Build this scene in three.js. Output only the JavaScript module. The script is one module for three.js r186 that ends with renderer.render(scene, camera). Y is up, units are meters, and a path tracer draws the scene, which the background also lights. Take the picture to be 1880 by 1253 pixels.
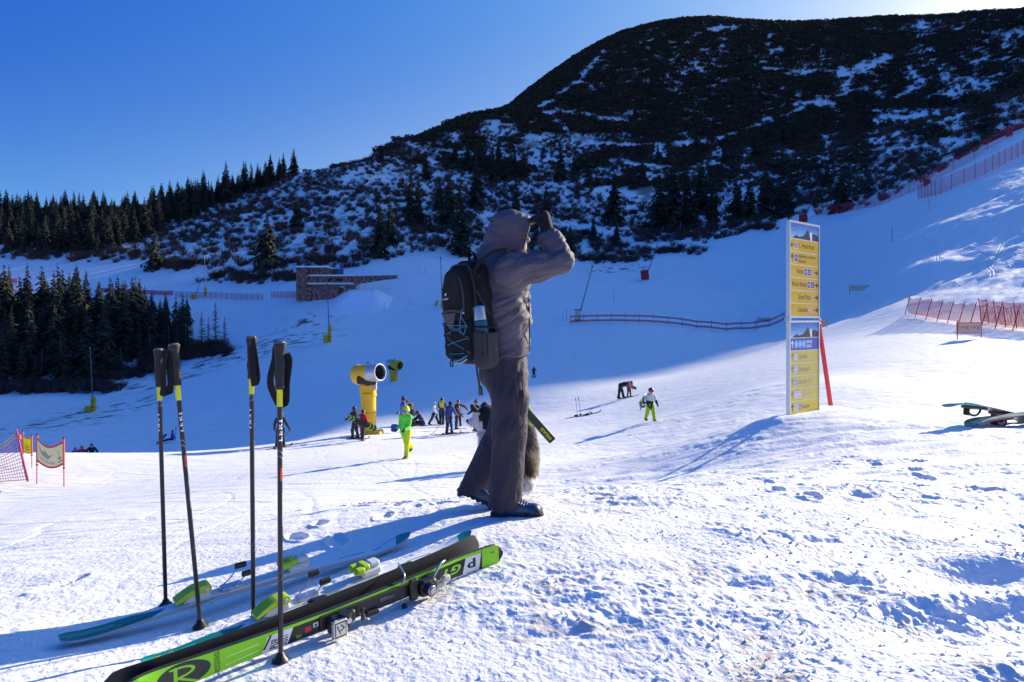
import * as THREE from 'three';
import { mergeGeometries, mergeVertices, toCreasedNormals } from 'three/addons/utils/BufferGeometryUtils.js';
import { RoundedBoxGeometry } from 'three/addons/geometries/RoundedBoxGeometry.js';

// ------------------------------------------------------------------ camera, sky, sun, exposure
const W = 1024, H = 682, EYE = 1.15, F = 1253;               // F: focal length in photograph pixels
const scene = new THREE.Scene();
const camera = new THREE.PerspectiveCamera(2 * Math.atan(626.5 / F) * 180 / Math.PI, W / H, 0.1, 6000);
camera.position.set(0, EYE, 0);
camera.lookAt(0, EYE, -10);
camera.setViewOffset(W, H, 0, H * (626.5 - 585) / 1253, W, H);   // eye level lies a little above the middle of the frame
scene.add(camera);

const renderer = new THREE.WebGLRenderer({ antialias: true });
renderer.setSize(W, H);
renderer.toneMapping = THREE.LinearToneMapping;
renderer.toneMappingExposure = 1.74;
renderer.shadowMap.enabled = true;

const SUN_AZ = 50 * Math.PI / 180, SUN_EL = 21.0 * Math.PI / 180;
const sunDir = new THREE.Vector3(Math.sin(SUN_AZ) * Math.cos(SUN_EL), Math.sin(SUN_EL), -Math.cos(SUN_AZ) * Math.cos(SUN_EL));
const sun = new THREE.DirectionalLight(new THREE.Color(1.0, 0.89, 0.68), 4.75);
sun.position.copy(sunDir).multiplyScalar(900);
sun.castShadow = true;
Object.assign(sun.shadow.camera, { left: -420, right: 420, top: 420, bottom: -420, near: 1, far: 2500 });
sun.shadow.mapSize.set(4096, 4096);
scene.add(sun, sun.target);

{ // clear winter sky: deep blue overhead, paler low down and towards the sun
  const w = 512, h = 256, a = new Float32Array(w * h * 4), k = 1.1 / renderer.toneMappingExposure;
  const v = new THREE.Vector3();
  for (let j = 0; j < h; j++) for (let i = 0; i < w; i++) {
    const ph = ((i + 0.5) / w - 0.5) * Math.PI * 2, el = ((j + 0.5) / h - 0.5) * Math.PI;
    v.set(Math.cos(ph) * Math.cos(el), Math.sin(el), Math.sin(ph) * Math.cos(el));
    const g = Math.acos(Math.min(1, v.dot(sunDir))) * 180 / Math.PI, e = Math.max(0, el * 180 / Math.PI);
    const low = Math.exp(-Math.pow(e / 9, 1.3)), gg = Math.max(12, Math.min(120, g));
    const near = t => gg < 82 ? Math.exp((82 - gg) / t) : Math.exp((82 - gg) / (3 * t));
    const o = (j * w + i) * 4, glow = 3.0 * Math.exp(-g / 8);                     // the bright air round the sun
    a[o] = k * (glow + Math.min(1.1, (0.011 + 0.25 * low) * near(21)));
    a[o + 1] = k * (glow * 0.94 + Math.min(1.05, (0.106 + 0.5 * low) * near(42)));
    a[o + 2] = k * (glow * 0.85 + Math.min(1.2, (0.55 + 0.41 * low) * near(150)));
    a[o + 3] = 1;
  }
  const sky = new THREE.DataTexture(a, w, h, THREE.RGBAFormat, THREE.FloatType);
  sky.mapping = THREE.EquirectangularReflectionMapping;
  sky.minFilter = sky.magFilter = THREE.LinearFilter; sky.wrapS = THREE.RepeatWrapping;
  sky.needsUpdate = true;
  scene.background = sky; scene.environment = sky;
}

// ------------------------------------------------------------------ helpers
let seed = 12345;
function rng(s) { let a = s >>> 0; return () => { a = (a + 0x6D2B79F5) | 0; let t = Math.imul(a ^ (a >>> 15), 1 | a); t = (t + Math.imul(t ^ (t >>> 7), 61 | t)) ^ t; return ((t ^ (t >>> 14)) >>> 0) / 4294967296; }; }
const rnd = rng(7);
const R = (a, b, f = rnd) => a + (b - a) * f();
const clamp = (x, a = 0, b = 1) => Math.max(a, Math.min(b, x));
const sm = (a, b, x) => { const t = clamp((x - a) / (b - a)); return t * t * (3 - 2 * t); };
const lerp = (a, b, t) => a + (b - a) * t;
function hash2(x, y) { let n = Math.imul(x, 374761393) + Math.imul(y, 668265263); n = Math.imul(n ^ (n >>> 13), 1274126177); return (n ^ (n >>> 16)) >>> 0; }
const GX = [], GY = []; for (let i = 0; i < 64; i++) { GX.push(Math.cos(i / 64 * 6.2832)); GY.push(Math.sin(i / 64 * 6.2832)); }
function n2(x, y) { // gradient noise, about -0.7 .. 0.7
  const ix = Math.floor(x), iy = Math.floor(y), fx = x - ix, fy = y - iy;
  const u = fx * fx * fx * (fx * (fx * 6 - 15) + 10), v = fy * fy * fy * (fy * (fy * 6 - 15) + 10);
  const g = (a, b) => { const h = hash2(ix + a, iy + b) & 63; return GX[h] * (fx - a) + GY[h] * (fy - b); };
  return lerp(lerp(g(0, 0), g(1, 0), u), lerp(g(0, 1), g(1, 1), u), v);
}
function n3(x, y, z) { // value noise -1..1
  const ix = Math.floor(x), iy = Math.floor(y), iz = Math.floor(z); let fx = x - ix, fy = y - iy, fz = z - iz;
  fx = fx * fx * (3 - 2 * fx); fy = fy * fy * (3 - 2 * fy); fz = fz * fz * (3 - 2 * fz);
  const h = (a, b, c) => hash2(ix + a + Math.imul(iz + c, 7919), iy + b) / 2147483648 - 1;
  return lerp(lerp(lerp(h(0, 0, 0), h(1, 0, 0), fx), lerp(h(0, 1, 0), h(1, 1, 0), fx), fy), lerp(lerp(h(0, 0, 1), h(1, 0, 1), fx), lerp(h(0, 1, 1), h(1, 1, 1), fx), fy), fz);
}
const V = (x, y, z) => new THREE.Vector3(x, y, z);
const px = (u, v, d) => V((u - 940) / F * d, EYE - (v - 585) / F * d, -d);      // photograph pixel + depth -> point
const toPx = p => [940 + p.x / -p.z * F, 585 - (p.y - EYE) / -p.z * F];
const taken = {};
function numbered(n) { taken[n] = (taken[n] || 0) + 1; return taken[n] === 1 ? n : n + '_' + String(taken[n] - 1).padStart(3, '0'); }
const lin = (r, g, b) => new THREE.Color().setRGB(r, g, b);
const mat = (c, rough = 0.7, o = {}) => new THREE.MeshStandardMaterial({ color: c instanceof THREE.Color ? c : new THREE.Color(c), roughness: rough, ...o });
function mesh(name, geo, m, parent) { const o = new THREE.Mesh(Array.isArray(geo) ? (geo.length > 1 ? mergeGeometries(geo.map(flat)) : geo[0]) : geo, m); o.name = name; o.castShadow = o.receiveShadow = true; if (parent) parent.add(o); return o; }
function flat(g) { const o = g.index ? g.toNonIndexed() : g.clone(); for (const k of Object.keys(o.attributes)) if (!['position', 'normal', 'uv'].includes(k)) o.deleteAttribute(k); if (!o.attributes.uv) o.setAttribute('uv', new THREE.BufferAttribute(new Float32Array(o.attributes.position.count * 2), 2)); return o; }
function thing(name, label, category, pos = V(0, 0, 0), turn = 0, group) { const o = new THREE.Group(); o.name = numbered(name); o.position.copy(pos); o.rotation.y = turn; o.userData = { label, category }; if (group) o.userData.group = group; scene.add(o); return o; }
function tag(o, label, category, group) { o.name = numbered(o.name); o.userData.label = label; o.userData.category = category; if (group) o.userData.group = group; scene.add(o); return o; }
function copy(o, pos, turn, scale, label) { const c = o.clone(); c.name = numbered(o.name.replace(/_\d{3}$/, '')); c.userData = { ...o.userData }; if (label) c.userData.label = label; c.position.copy(pos); c.rotation.y = turn; if (scale) c.scale.copy(scale); scene.add(c); return c; }
const bx = (w, h, d, x = 0, y = 0, z = 0, r = 0) => { const g = r ? new RoundedBoxGeometry(w, h, d, 2, r) : new THREE.BoxGeometry(w, h, d); return g.translate(x, y, z); };
function bar(a, b, r0, r1 = r0, n = 8) { const dir = b.clone().sub(a), L = dir.length(); const g = new THREE.CylinderGeometry(r1, r0, L, n); g.translate(0, L / 2, 0); g.applyQuaternion(new THREE.Quaternion().setFromUnitVectors(V(0, 1, 0), dir.normalize())); return g.translate(a.x, a.y, a.z); }
const tube = (pts, r, seg = 24, n = 6, closed = false) => new THREE.TubeGeometry(new THREE.CatmullRomCurve3(pts, closed), seg, r, n, closed);
const lathe = (pts, n = 20) => new THREE.LatheGeometry(pts.map(p => new THREE.Vector2(p[0], p[1])), n);
function ribbon(pts, half, thick, up) { // strap: pts centreline, half = half width, up = width direction (Vector3 or list)
  const pos = [], idx = []; const n = pts.length;
  for (let i = 0; i < n; i++) { const t = pts[Math.min(n - 1, i + 1)].clone().sub(pts[Math.max(0, i - 1)]).normalize(); const w = (Array.isArray(up) ? up[i] : up).clone().normalize(); const nn = t.clone().cross(w).normalize().multiplyScalar(thick / 2); w.multiplyScalar(half);
    for (const [a, b] of [[1, 1], [-1, 1], [-1, -1], [1, -1]]) pos.push(pts[i].x + w.x * a + nn.x * b, pts[i].y + w.y * a + nn.y * b, pts[i].z + w.z * a + nn.z * b); }
  for (let i = 0; i < n - 1; i++) for (let k = 0; k < 4; k++) { const a = i * 4 + k, b = i * 4 + (k + 1) % 4; idx.push(a, b, a + 4, b, b + 4, a + 4); }
  idx.push(0, 2, 1, 0, 3, 2, n * 4 - 4, n * 4 - 3, n * 4 - 2, n * 4 - 4, n * 4 - 2, n * 4 - 1);
  const g = new THREE.BufferGeometry(); g.setAttribute('position', new THREE.Float32BufferAttribute(pos, 3)); g.setIndex(idx); const o = g.toNonIndexed(); o.computeVertexNormals(); return o;
}
function canvasTex(w, h, draw) { const c = document.createElement('canvas'); c.width = w; c.height = h; const x = c.getContext('2d'); draw(x, w, h); const t = new THREE.CanvasTexture(c); t.colorSpace = THREE.SRGBColorSpace; t.anisotropy = 8; return t; }
function dataTex(w, h, f, srgb, rep = 1) { const a = new Uint8Array(w * h * 4); for (let j = 0; j < h; j++) for (let i = 0; i < w; i++) { const c = f(i, j), o = (j * w + i) * 4; a[o] = c[0]; a[o + 1] = c[1]; a[o + 2] = c[2]; a[o + 3] = c[3] ?? 255; } const t = new THREE.DataTexture(a, w, h); t.wrapS = t.wrapT = THREE.RepeatWrapping; t.magFilter = THREE.LinearFilter; t.minFilter = THREE.LinearMipmapLinearFilter; t.generateMipmaps = true; if (srgb) t.colorSpace = THREE.SRGBColorSpace; t.repeat.set(rep, rep); t.needsUpdate = true; return t; }
function tileNoise(x, y, p, f) { let s = 0, a = 1, tot = 0; for (let o = 0; o < f; o++) { // periodic value noise, period p cells
  const X = Math.floor(x), Y = Math.floor(y); let fx = x - X, fy = y - Y; fx = fx * fx * (3 - 2 * fx); fy = fy * fy * (3 - 2 * fy);
  const h = (i, j) => hash2(((X + i) % p + p) % p + o * 131, ((Y + j) % p + p) % p) / 4294967296;
  s += a * lerp(lerp(h(0, 0), h(1, 0), fx), lerp(h(0, 1), h(1, 1), fx), fy); tot += a; a *= 0.55; x *= 2; y *= 2; p *= 2; } return s / tot; }

function triGeo(pos, col) { const g = new THREE.BufferGeometry(); g.setAttribute('position', new THREE.Float32BufferAttribute(pos, 3)); if (col) g.setAttribute('color', new THREE.Float32BufferAttribute(col, 3)); g.computeVertexNormals(); return g; }

// ------------------------------------------------------------------ terrain: a height field through surveyed points
const CP = [];                                               // [x, depth, y]
for (const [u, v, d] of [
  // the near, trodden slope
  [515, 1225, 2.41], [462, 1150, 2.72], [298, 1115, 3.03], [345, 1158, 2.74], [940, 948, 3.97], [0, 1210, 2.45], [1880, 1250, 2.15], [1880, 1050, 3.02], [1300, 1250, 2.15], [1880, 900, 4.6],
  [1449, 765, 10.3], [1500, 755, 10.95], [1810, 775, 10.5], [1650, 700, 20], [745, 842, 15], [600, 880, 12], [300, 900, 13.5], [118, 895, 18.5], [0, 960, 9.5], [675, 797, 33], [515, 820, 30], [300, 831, 31], [0, 833, 30],
  // beyond the brow
  [310, 812, 62], [0, 806, 68], [515, 800, 48], [675, 770, 42], [675, 720, 65], [675, 670, 85], [675, 620, 105], [675, 570, 122],
  [940, 850, 14], [940, 812, 23], [940, 780, 34], [940, 720, 47], [940, 690, 57], [830, 800, 32], [840, 782, 41], [1193, 830, 14.5], [1193, 880, 9], [1330, 800, 14], [940, 650, 72], [940, 600, 95], [940, 550, 120], [940, 500, 148], [940, 470, 165],
  [1193, 772, 26], [1140, 732, 38], [1200, 690, 50], [1200, 640, 68], [1200, 595, 88], [1200, 550, 112], [1200, 500, 142], [1200, 470, 160],
  [1450, 700, 21], [1450, 650, 40], [1440, 618, 60], [1440, 604, 72], [1440, 590, 84], [1440, 520, 112], [1440, 460, 135], [1440, 405, 158],
  [1600, 660, 27], [1600, 600, 44], [1600, 550, 58], [1600, 480, 80], [1600, 382, 138],
  [1750, 620, 32], [1750, 560, 44], [1750, 500, 53.5], [1750, 450, 62], [1750, 400, 74], [1750, 350, 92], [1750, 322, 106],
  [1880, 620, 30], [1880, 560, 40.5], [1880, 500, 48], [1880, 450, 54.5], [1880, 400, 62.5], [1880, 340, 75.5], [1880, 285, 97], [1880, 235, 122], [1660, 560, 47.5], [1660, 500, 57], [1660, 440, 71],
  // left valley
  [0, 790, 78], [170, 757, 88], [0, 740, 95], [100, 700, 105], [250, 670, 112], [400, 650, 112], [300, 760, 80], [300, 700, 100], [480, 740, 75], [480, 640, 105], [603, 628, 100], [100, 600, 125], [300, 600, 122],
  // piste edge, terraces
  [850, 463, 160], [700, 470, 150], [590, 545, 128], [590, 500, 142], [430, 548, 135], [300, 540, 140], [300, 490, 155], [0, 525, 150], [0, 470, 172], [0, 410, 215], [0, 385, 240],
  // the mountain
  [300, 430, 195], [450, 375, 240], [560, 318, 290], [700, 268, 350], [820, 237, 400], [910, 208, 440], [1000, 174, 470], [1110, 94, 520], [1180, 53, 550], [1270, 35, 580], [1400, 42, 600], [1600, 34, 610], [1750, 32, 600], [1880, 22, 570],
  [1000, 330, 280], [1000, 430, 195], [1300, 300, 300], [1300, 420, 195], [1300, 160, 460], [1600, 250, 290], [1600, 120, 460], [1750, 200, 320], [1800, 250, 200], [1880, 180, 230], [1880, 100, 380], [600, 400, 205], [800, 330, 290], [720, 288, 310], [780, 274, 342], [840, 262, 358], [900, 246, 372], [960, 228, 388], [1020, 208, 420], [1640, 62, 540], [1740, 64, 510], [1860, 52, 480], [450, 450, 175],
]) { const p = px(u, v, d); CP.push([p.x, d, p.y]); }
for (const q of [[-23, 45, -8.3], [-35, 46, -9.3], [-14, 40, -6.4], [-60, 60, -13], [75, 50, 14.2], [63.5, 73.3, 17.3], [80, 87, 23], [110, 60, 24], [125, 110, 40], [60, 30, 6.5], [100, 30, 14], [60, 0, 3], [25, 10, 0.4], [14, 0, 0.6], [5, -5, 0.2], [-6, -4, -0.5], [-12, 4, -1.7], [0, -40, 2], [-60, -30, -7], [60, -40, 6], [-110, 20, -13],
  [-170, 70, -14], [-230, 140, 2], [-330, 260, 45], [0, -350, 20], [300, -200, 50], [-450, 0, -15], [520, 100, 110], [620, 330, 130], [0, 950, 100], [420, 950, 190], [-330, 620, 25], [750, 750, 190], [-200, 330, 38], [-90, 340, 52], [-60, 420, 66]]) CP.push(q);
{ // the shoulder right of the frame that keeps the sun off the valley
  const ux = Math.sin(SUN_AZ), ud = Math.cos(SUN_AZ);
  for (const [a, s, y] of [[560, -60, 120], [560, 0, 150], [560, 15, 172], [560, 24, 186], [560, 32, 193], [560, 38, 205], [560, 52, 220], [560, 80, 222], [560, 112, 216], [300, 0, 62], [300, 42, 80], [430, 0, 108], [430, 60, 150], [700, 0, 150], [700, 60, 195]]) CP.push([ux * a - ud * s, ud * a + ux * s, y]);
}
const tps = (() => {
  const n = CP.length, m = n + 3, S = 100, A = [], phi = r2 => r2 < 1e-12 ? 0 : r2 * Math.log(r2);
  for (let i = 0; i < n; i++) { const row = new Float64Array(m + 1); for (let j = 0; j < n; j++) { const dx = (CP[i][0] - CP[j][0]) / S, dy = (CP[i][1] - CP[j][1]) / S; row[j] = phi(dx * dx + dy * dy); } row[i] += 1e-6; row[n] = 1; row[n + 1] = CP[i][0] / S; row[n + 2] = CP[i][1] / S; row[m] = CP[i][2]; A.push(row); }
  for (let k = 0; k < 3; k++) { const row = new Float64Array(m + 1); for (let j = 0; j < n; j++) row[j] = k === 0 ? 1 : CP[j][k - 1] / S; A.push(row); }
  for (let c = 0; c < m; c++) { let p = c; for (let r = c + 1; r < m; r++) if (Math.abs(A[r][c]) > Math.abs(A[p][c])) p = r; [A[c], A[p]] = [A[p], A[c]]; for (let r = c + 1; r < m; r++) { const f = A[r][c] / A[c][c]; if (f) for (let k = c; k <= m; k++) A[r][k] -= f * A[c][k]; } }
  const w = new Float64Array(m); for (let r = m - 1; r >= 0; r--) { let s = A[r][m]; for (let k = r + 1; k < m; k++) s -= A[r][k] * w[k]; w[r] = s / A[r][r]; }
  const X = Float64Array.from(CP, p => p[0] / S), D = Float64Array.from(CP, p => p[1] / S);
  return (x, d) => { x /= S; d /= S; let s = w[n] + w[n + 1] * x + w[n + 2] * d; for (let i = 0; i < n; i++) { const a = x - X[i], b = d - D[i], r2 = a * a + b * b; if (r2 > 1e-12) s += w[i] * r2 * Math.log(r2); } return s; };
})();
// ------------------------------------------------------------------ snow relief
const mounds = [[1.55, 1.95, 0.10, 0.42, 0.28], [2.25, 3.05, 0.08, 0.30, 0.22], [1.95, 2.62, 0.05, 0.45, 0.10], [1.98, 2.92, -0.05, 0.24, 0.16], [2.3, 2.5, 0.07, 0.35, 0.3], [1.0, 1.9, 0.03, 0.3, 0.2], [3.75, 10.1, 0.10, 0.42, 0.22], [4.9, 11.3, 0.07, 0.5, 0.25], [5.4, 11.6, 0.12, 0.5, 0.3], [-0.55, 2.35, 0.02, 0.4, 0.2]];
const bill = (x, y) => { const n = n2(x, y); return 1 - 2.4 * Math.sqrt(n * n + 0.012); };   // rounded lumps
function roughness(x, d) { // how churned the snow is: lumpy at the right and close by, packed further out
  const r = Math.hypot(x, d);
  const right = sm(-0.9, 1.6, x + 0.12 * (d - 3) + 0.5 * n2(x * 0.9, d * 0.9));
  return (0.30 + 0.70 * right) * (1 - 0.42 * sm(3.5, 12, r)) * (1 - 0.55 * sm(10, 34, r));
}
const prints = (() => { const f = rng(2024), L = []; for (let k = 0; k < 16; k++) { let x = R(-2.6, 3.4, f), d = R(2.0, 7.5, f); const a = R(-0.9, 0.9, f) + (f() < 0.5 ? 0 : Math.PI), n = 3 + Math.floor(f() * 5); for (let i = 0; i < n; i++) { const s = i % 2 ? 0.09 : -0.09; L.push([x + Math.cos(a) * s, d - Math.sin(a) * s, Math.sin(a + (f() - 0.5) * 0.3), Math.cos(a + (f() - 0.5) * 0.3), 0.010 + 0.014 * f()]); x += Math.sin(a) * 0.36; d += Math.cos(a) * 0.36; } } return L.filter(q => Math.hypot(q[0] + 0.9, q[1] - 2.7) > 0.9); })();
function relief(x, d) {
  const r = Math.hypot(x, d); let y = 0;
  if (r < 9) for (const [bx0, bd, sx, cx, dep] of prints) { const ex = x - bx0, ed = d - bd; if (ex * ex + ed * ed > 0.06) continue; const l = (ex * sx + ed * cx) / 0.15, w = (ex * cx - ed * sx) / 0.055, q = l * l + w * w; y += q < 1.9 ? -dep * sm(1.15, 0.75, q) + dep * 0.5 * sm(0.8, 1.2, q) * sm(1.9, 1.25, q) : 0; } // boot prints with a raised rim
  if (r < 9) { // slight tilt of piles near the viewer
    for (const [mx, md, h, sx, sd] of mounds) { const a = (x - mx) / sx, b = (d - md) / sd, q = a * a + b * b; if (q < 9) y += h * Math.exp(-q); }
  } else for (let i = 6; i < 9; i++) { const [mx, md, h, sx, sd] = mounds[i]; const a = (x - mx) / sx, b = (d - md) / sd, q = a * a + b * b; if (q < 9) y += h * Math.exp(-q); }
  if (r < 75) {
    const R0 = roughness(x, d), wx = x + 0.06 * n2(x * 5, d * 5), wd = d + 0.06 * n2(x * 5 + 9, d * 5 + 3);
    if (r < 40) {
      y += 0.036 * R0 * n2(wx * 2.1 + 3, wd * 2.6);
      const patch = sm(-0.3, 0.42, n2(x * 0.8 + 20, d * 1.2 + 5) + 0.45 * n2(x * 2.6, d * 3.2));
      y += 0.026 * R0 * (0.1 + 0.9 * patch) * bill(wx * 4.6, wd * 5.4);
      if (r < 22) y += 0.0145 * R0 * (0.2 + 0.8 * patch) * bill(wx * 11 + 4, wd * 13);
      if (r < 9) y += 0.0088 * R0 * (0.35 + 0.65 * patch) * bill(wx * 24 + 1, wd * 26);
      if (r < 5) y += 0.0030 * R0 * bill(x * 56, d * 58);
    }
    // scraped, wind and ski marks that run across the fall line
    const q = sm(2.5, 7, r) * (1 - sm(60, 75, r)), c = x * 0.94 - d * 0.34, s = x * 0.34 + d * 0.94;
    if (q > 0) {
      y += q * 0.021 * Math.min(1, 0.35 + r / 40) * n2(c * 0.55, s * 2.6);
      y += q * 0.013 * n2(c * 1.3 + 7, s * 6.5);
      const t = n2(c * 0.16 + 5, s * 1.1 + 11), g = Math.abs(t);             // ski grooves
      y -= q * 0.010 * (g < 0.03 ? 1 - g / 0.03 : 0);
      const t2 = n2(x * 0.9 + d * 0.2 + 31, d * 0.14 + 4), g2 = Math.abs(t2); y -= q * 0.007 * (g2 < 0.03 ? 1 - g2 / 0.03 : 0);
    }
  }
  if (r > 25) { // wind ripples and moguls on the steep flank
    const k = sm(26, 40, x + 0.12 * d) * sm(26, 40, r) * (1 - sm(100, 130, r));
    const c = x * 0.86 + d * 0.5, s = -x * 0.5 + d * 0.86;
    if (k > 0) { y += k * 0.17 * n2(c * 0.10, s * 0.34) + k * 0.24 * (n2(c * 0.22 + 9, s * 1.0) + 0.8 * Math.abs(n2(c * 0.35, s * 2.0))) + k * 0.06 * n2(c * 0.8, s * 4.2); }
    y += 0.05 * sm(25, 60, r) * n2(x * 0.12, d * 0.16) * Math.min(4, r / 40);
    const bumpy = sm(0.0, 0.3, mountainness(x, d));
    if (bumpy > 0) { y += bumpy * (1.2 * n2(x * 0.022, d * 0.022) + 0.9 * n2(x * 0.06 + 3, d * 0.06) + 0.5 * n2(x * 0.15, d * 0.15)); }
  }
  return y;
}
// the groomed bowl ends along this line (photo pixels along the edge of the scrub, with depths)
const edge = [[-600, 520, 160], [0, 478, 168], [250, 492, 156], [420, 522, 146], [520, 520, 138], [640, 500, 140], [760, 488, 150], [900, 476, 160], [1000, 478, 164], [1100, 480, 160], [1200, 472, 160], [1300, 455, 160], [1440, 408, 158], [1560, 388, 142], [1700, 340, 128], [1800, 285, 122], [1880, 228, 126], [2050, 120, 140]].map(q => { const p = px(...q); return [p.x, -p.z]; });
function mountainness(x, d) { // > 0 on the scrub side of that line, in units of about 30 m
  let i = 0; while (i < edge.length - 2 && edge[i + 1][0] / edge[i + 1][1] < x / Math.max(d, 1)) i++;
  const a = edge[i], b = edge[i + 1], ta = a[0] / a[1], tb = b[0] / b[1], t = clamp((x / Math.max(d, 1) - ta) / (tb - ta)), e = lerp(a[1], b[1], t);
  return d < 20 ? -1 : (d - e) / 30;
}
const ground = (x, d) => tps(x, d) + relief(x, d);
const at = (u, v, d) => { const x = (u - 940) / F * d; return V(x, ground(x, d), -d); };           // point on the snow below a pixel column, at a depth
function cast(u, v, from = 1.2, to = 900) { // where the sight line through a pixel meets the snow
  const k = (u - 940) / F, s = (v - 585) / F; let last = from;
  for (let d = from; d < to; d *= 1.01) { if (EYE - s * d < tps(k * d, d)) { let a = last, b = d; for (let i = 0; i < 18; i++) { const m = (a + b) / 2; if (EYE - s * m < ground(k * m, m)) b = m; else a = m; } return V(k * b, ground(k * b, b), -b); } last = d; }
  return null;
}

const snowFine = dataTex(512, 512, (i, j) => { const a = tileNoise(i / 512 * 40, j / 512 * 40, 40, 4) * 255; return [a, a, a]; }, false);
snowFine.repeat.set(1 / 0.9, 1 / 0.9);
const snowCoarse = (() => { // packed piste: soft unevenness crossed by many ski tracks
  const n = 1024, h = new Float32Array(n * n); for (let j = 0; j < n; j++) for (let i = 0; i < n; i++) h[j * n + i] = 0.62 + 0.3 * (tileNoise(i / n * 12, j / n * 26, 2, 1) - 0.5) + 0.34 * (tileNoise(i / n * 32, j / n * 32, 32, 3) - 0.5);
  const f = rng(611); for (let k = 0; k < 95; k++) { let x = f() * n, y = f() * n, a = f() * 6.28, c = (f() - 0.5) * 0.012; const L = 180 + 700 * f(), dep = 0.06 + 0.14 * f(); for (let s = 0; s < L; s++) { x += Math.cos(a); y += Math.sin(a); a += c; if (f() < 0.004) c = -c; for (const w of [0, 5]) { const X = ((Math.round(x - Math.sin(a) * w) % n) + n) % n, Y = ((Math.round(y + Math.cos(a) * w) % n) + n) % n; h[Y * n + X] -= dep; h[Y * n + (X + 1) % n] -= dep * 0.5; } } }
  return dataTex(n, n, (i, j) => { const a = clamp(h[j * n + i]) * 255; return [a, a, a]; }, false); })();
snowCoarse.repeat.set(1 / 46, 1 / 46);
const snowNear = mat(lin(1, 1, 1), 0.62, { vertexColors: true, bumpMap: snowFine, bumpScale: 0.006 });
const snowFar = mat(lin(1, 1, 1), 0.7, { vertexColors: true, bumpMap: snowCoarse, bumpScale: 0.22 });
function sheet(name, azs, rs, m, colour, drop = 0) {
  const na = azs.length, nr = rs.length, pos = new Float32Array(na * nr * 3), uv = new Float32Array(na * nr * 2), col = new Float32Array(na * nr * 3), idx = new Uint32Array((na - 1) * (nr - 1) * 6);
  let o = 0;
  for (let j = 0; j < nr; j++) for (let i = 0; i < na; i++, o++) {
    const x = Math.sin(azs[i]) * rs[j], d = Math.cos(azs[i]) * rs[j], y = ground(x, d) - drop;
    pos[o * 3] = x; pos[o * 3 + 1] = y; pos[o * 3 + 2] = -d; uv[o * 2] = x; uv[o * 2 + 1] = d;
    const c = colour(x, d, y); col[o * 3] = c[0]; col[o * 3 + 1] = c[1]; col[o * 3 + 2] = c[2];
  }
  o = 0; for (let j = 0; j < nr - 1; j++) for (let i = 0; i < na - 1; i++) { const a = j * na + i; idx[o++] = a; idx[o++] = a + 1; idx[o++] = a + na; idx[o++] = a + 1; idx[o++] = a + na + 1; idx[o++] = a + na; }
  const g = new THREE.BufferGeometry(); g.setAttribute('position', new THREE.BufferAttribute(pos, 3)); g.setAttribute('uv', new THREE.BufferAttribute(uv, 2)); g.setAttribute('color', new THREE.BufferAttribute(col, 3)); g.setIndex(new THREE.BufferAttribute(idx, 1)); g.computeVertexNormals();
  const s = mesh(name, g, m); s.userData.kind = 'structure'; scene.add(s); return s;
}
const DEG = Math.PI / 180;
function snowColour(x, d) { // one snow everywhere; sandy stains and grit only where the photograph shows them, in the churned bank at the right
  let c = [0.905, 0.885, 0.85];
  const bank = sm(0.15, 0.75, 1.05 - Math.hypot((x - 1.5) / 2.3, (d - 2.3) / 1.5) + 0.9 * n2(x * 1.3 + 3, d * 1.6) + 0.4 * n2(x * 5, d * 5));
  const dirt = bank * sm(0.0, 0.42, n2(x * 3.1 + 40, d * 3.4) + 0.3 * n2(x * 9, d * 9)) * sm(0.05, 0.5, n2(x * 13, d * 13) + 0.25);
  c = [lerp(c[0], 0.60, dirt * 0.75), lerp(c[1], 0.50, dirt * 0.75), lerp(c[2], 0.38, dirt * 0.75)];
  const grit = n2(x * 45, d * 45) > 0.56 && n2(x * 2 + 8, d * 2) > 0.1 ? 0.55 * bank : 0;
  return [lerp(c[0], 0.16, grit), lerp(c[1], 0.12, grit), lerp(c[2], 0.09, grit)];
}
const grassSpots = [[480, 610, 106, 7], [300, 690, 100, 4], [120, 775, 82, 4], [60, 790, 78, 5], [200, 745, 88, 4], [380, 668, 106, 5], [560, 590, 118, 3], [1130, 500, 150, 4]].map(([u, v, d, r]) => [(u - 940) / F * d, d, r]);
function farColour(x, d) { // snow, with dry grass and earth showing through on the rough mountain side and in a few spots
  let c = [0.905, 0.885, 0.85], e = 0;
  const m = mountainness(x, d);
  if (m > -0.1) e = sm(0, 0.4, m) * 0.85 * sm(0.12, 0.5, n2(x * 0.09, d * 0.06) + 0.8 * n2(x * 0.4, d * 0.3) + 0.05);
  for (const [gx, gd, r] of grassSpots) { const q = Math.hypot((x - gx) / 1.6, d - gd) / r; if (q < 1.6) e = Math.max(e, (1 - sm(0.5, 1.6, q)) * sm(0.10, 0.36, n2(x * 0.4, d * 0.7) + 0.6 * n2(x * 1.1, d * 1.6))); }
  return [lerp(c[0], 0.10, e), lerp(c[1], 0.075, e), lerp(c[2], 0.05, e)];
}
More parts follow.
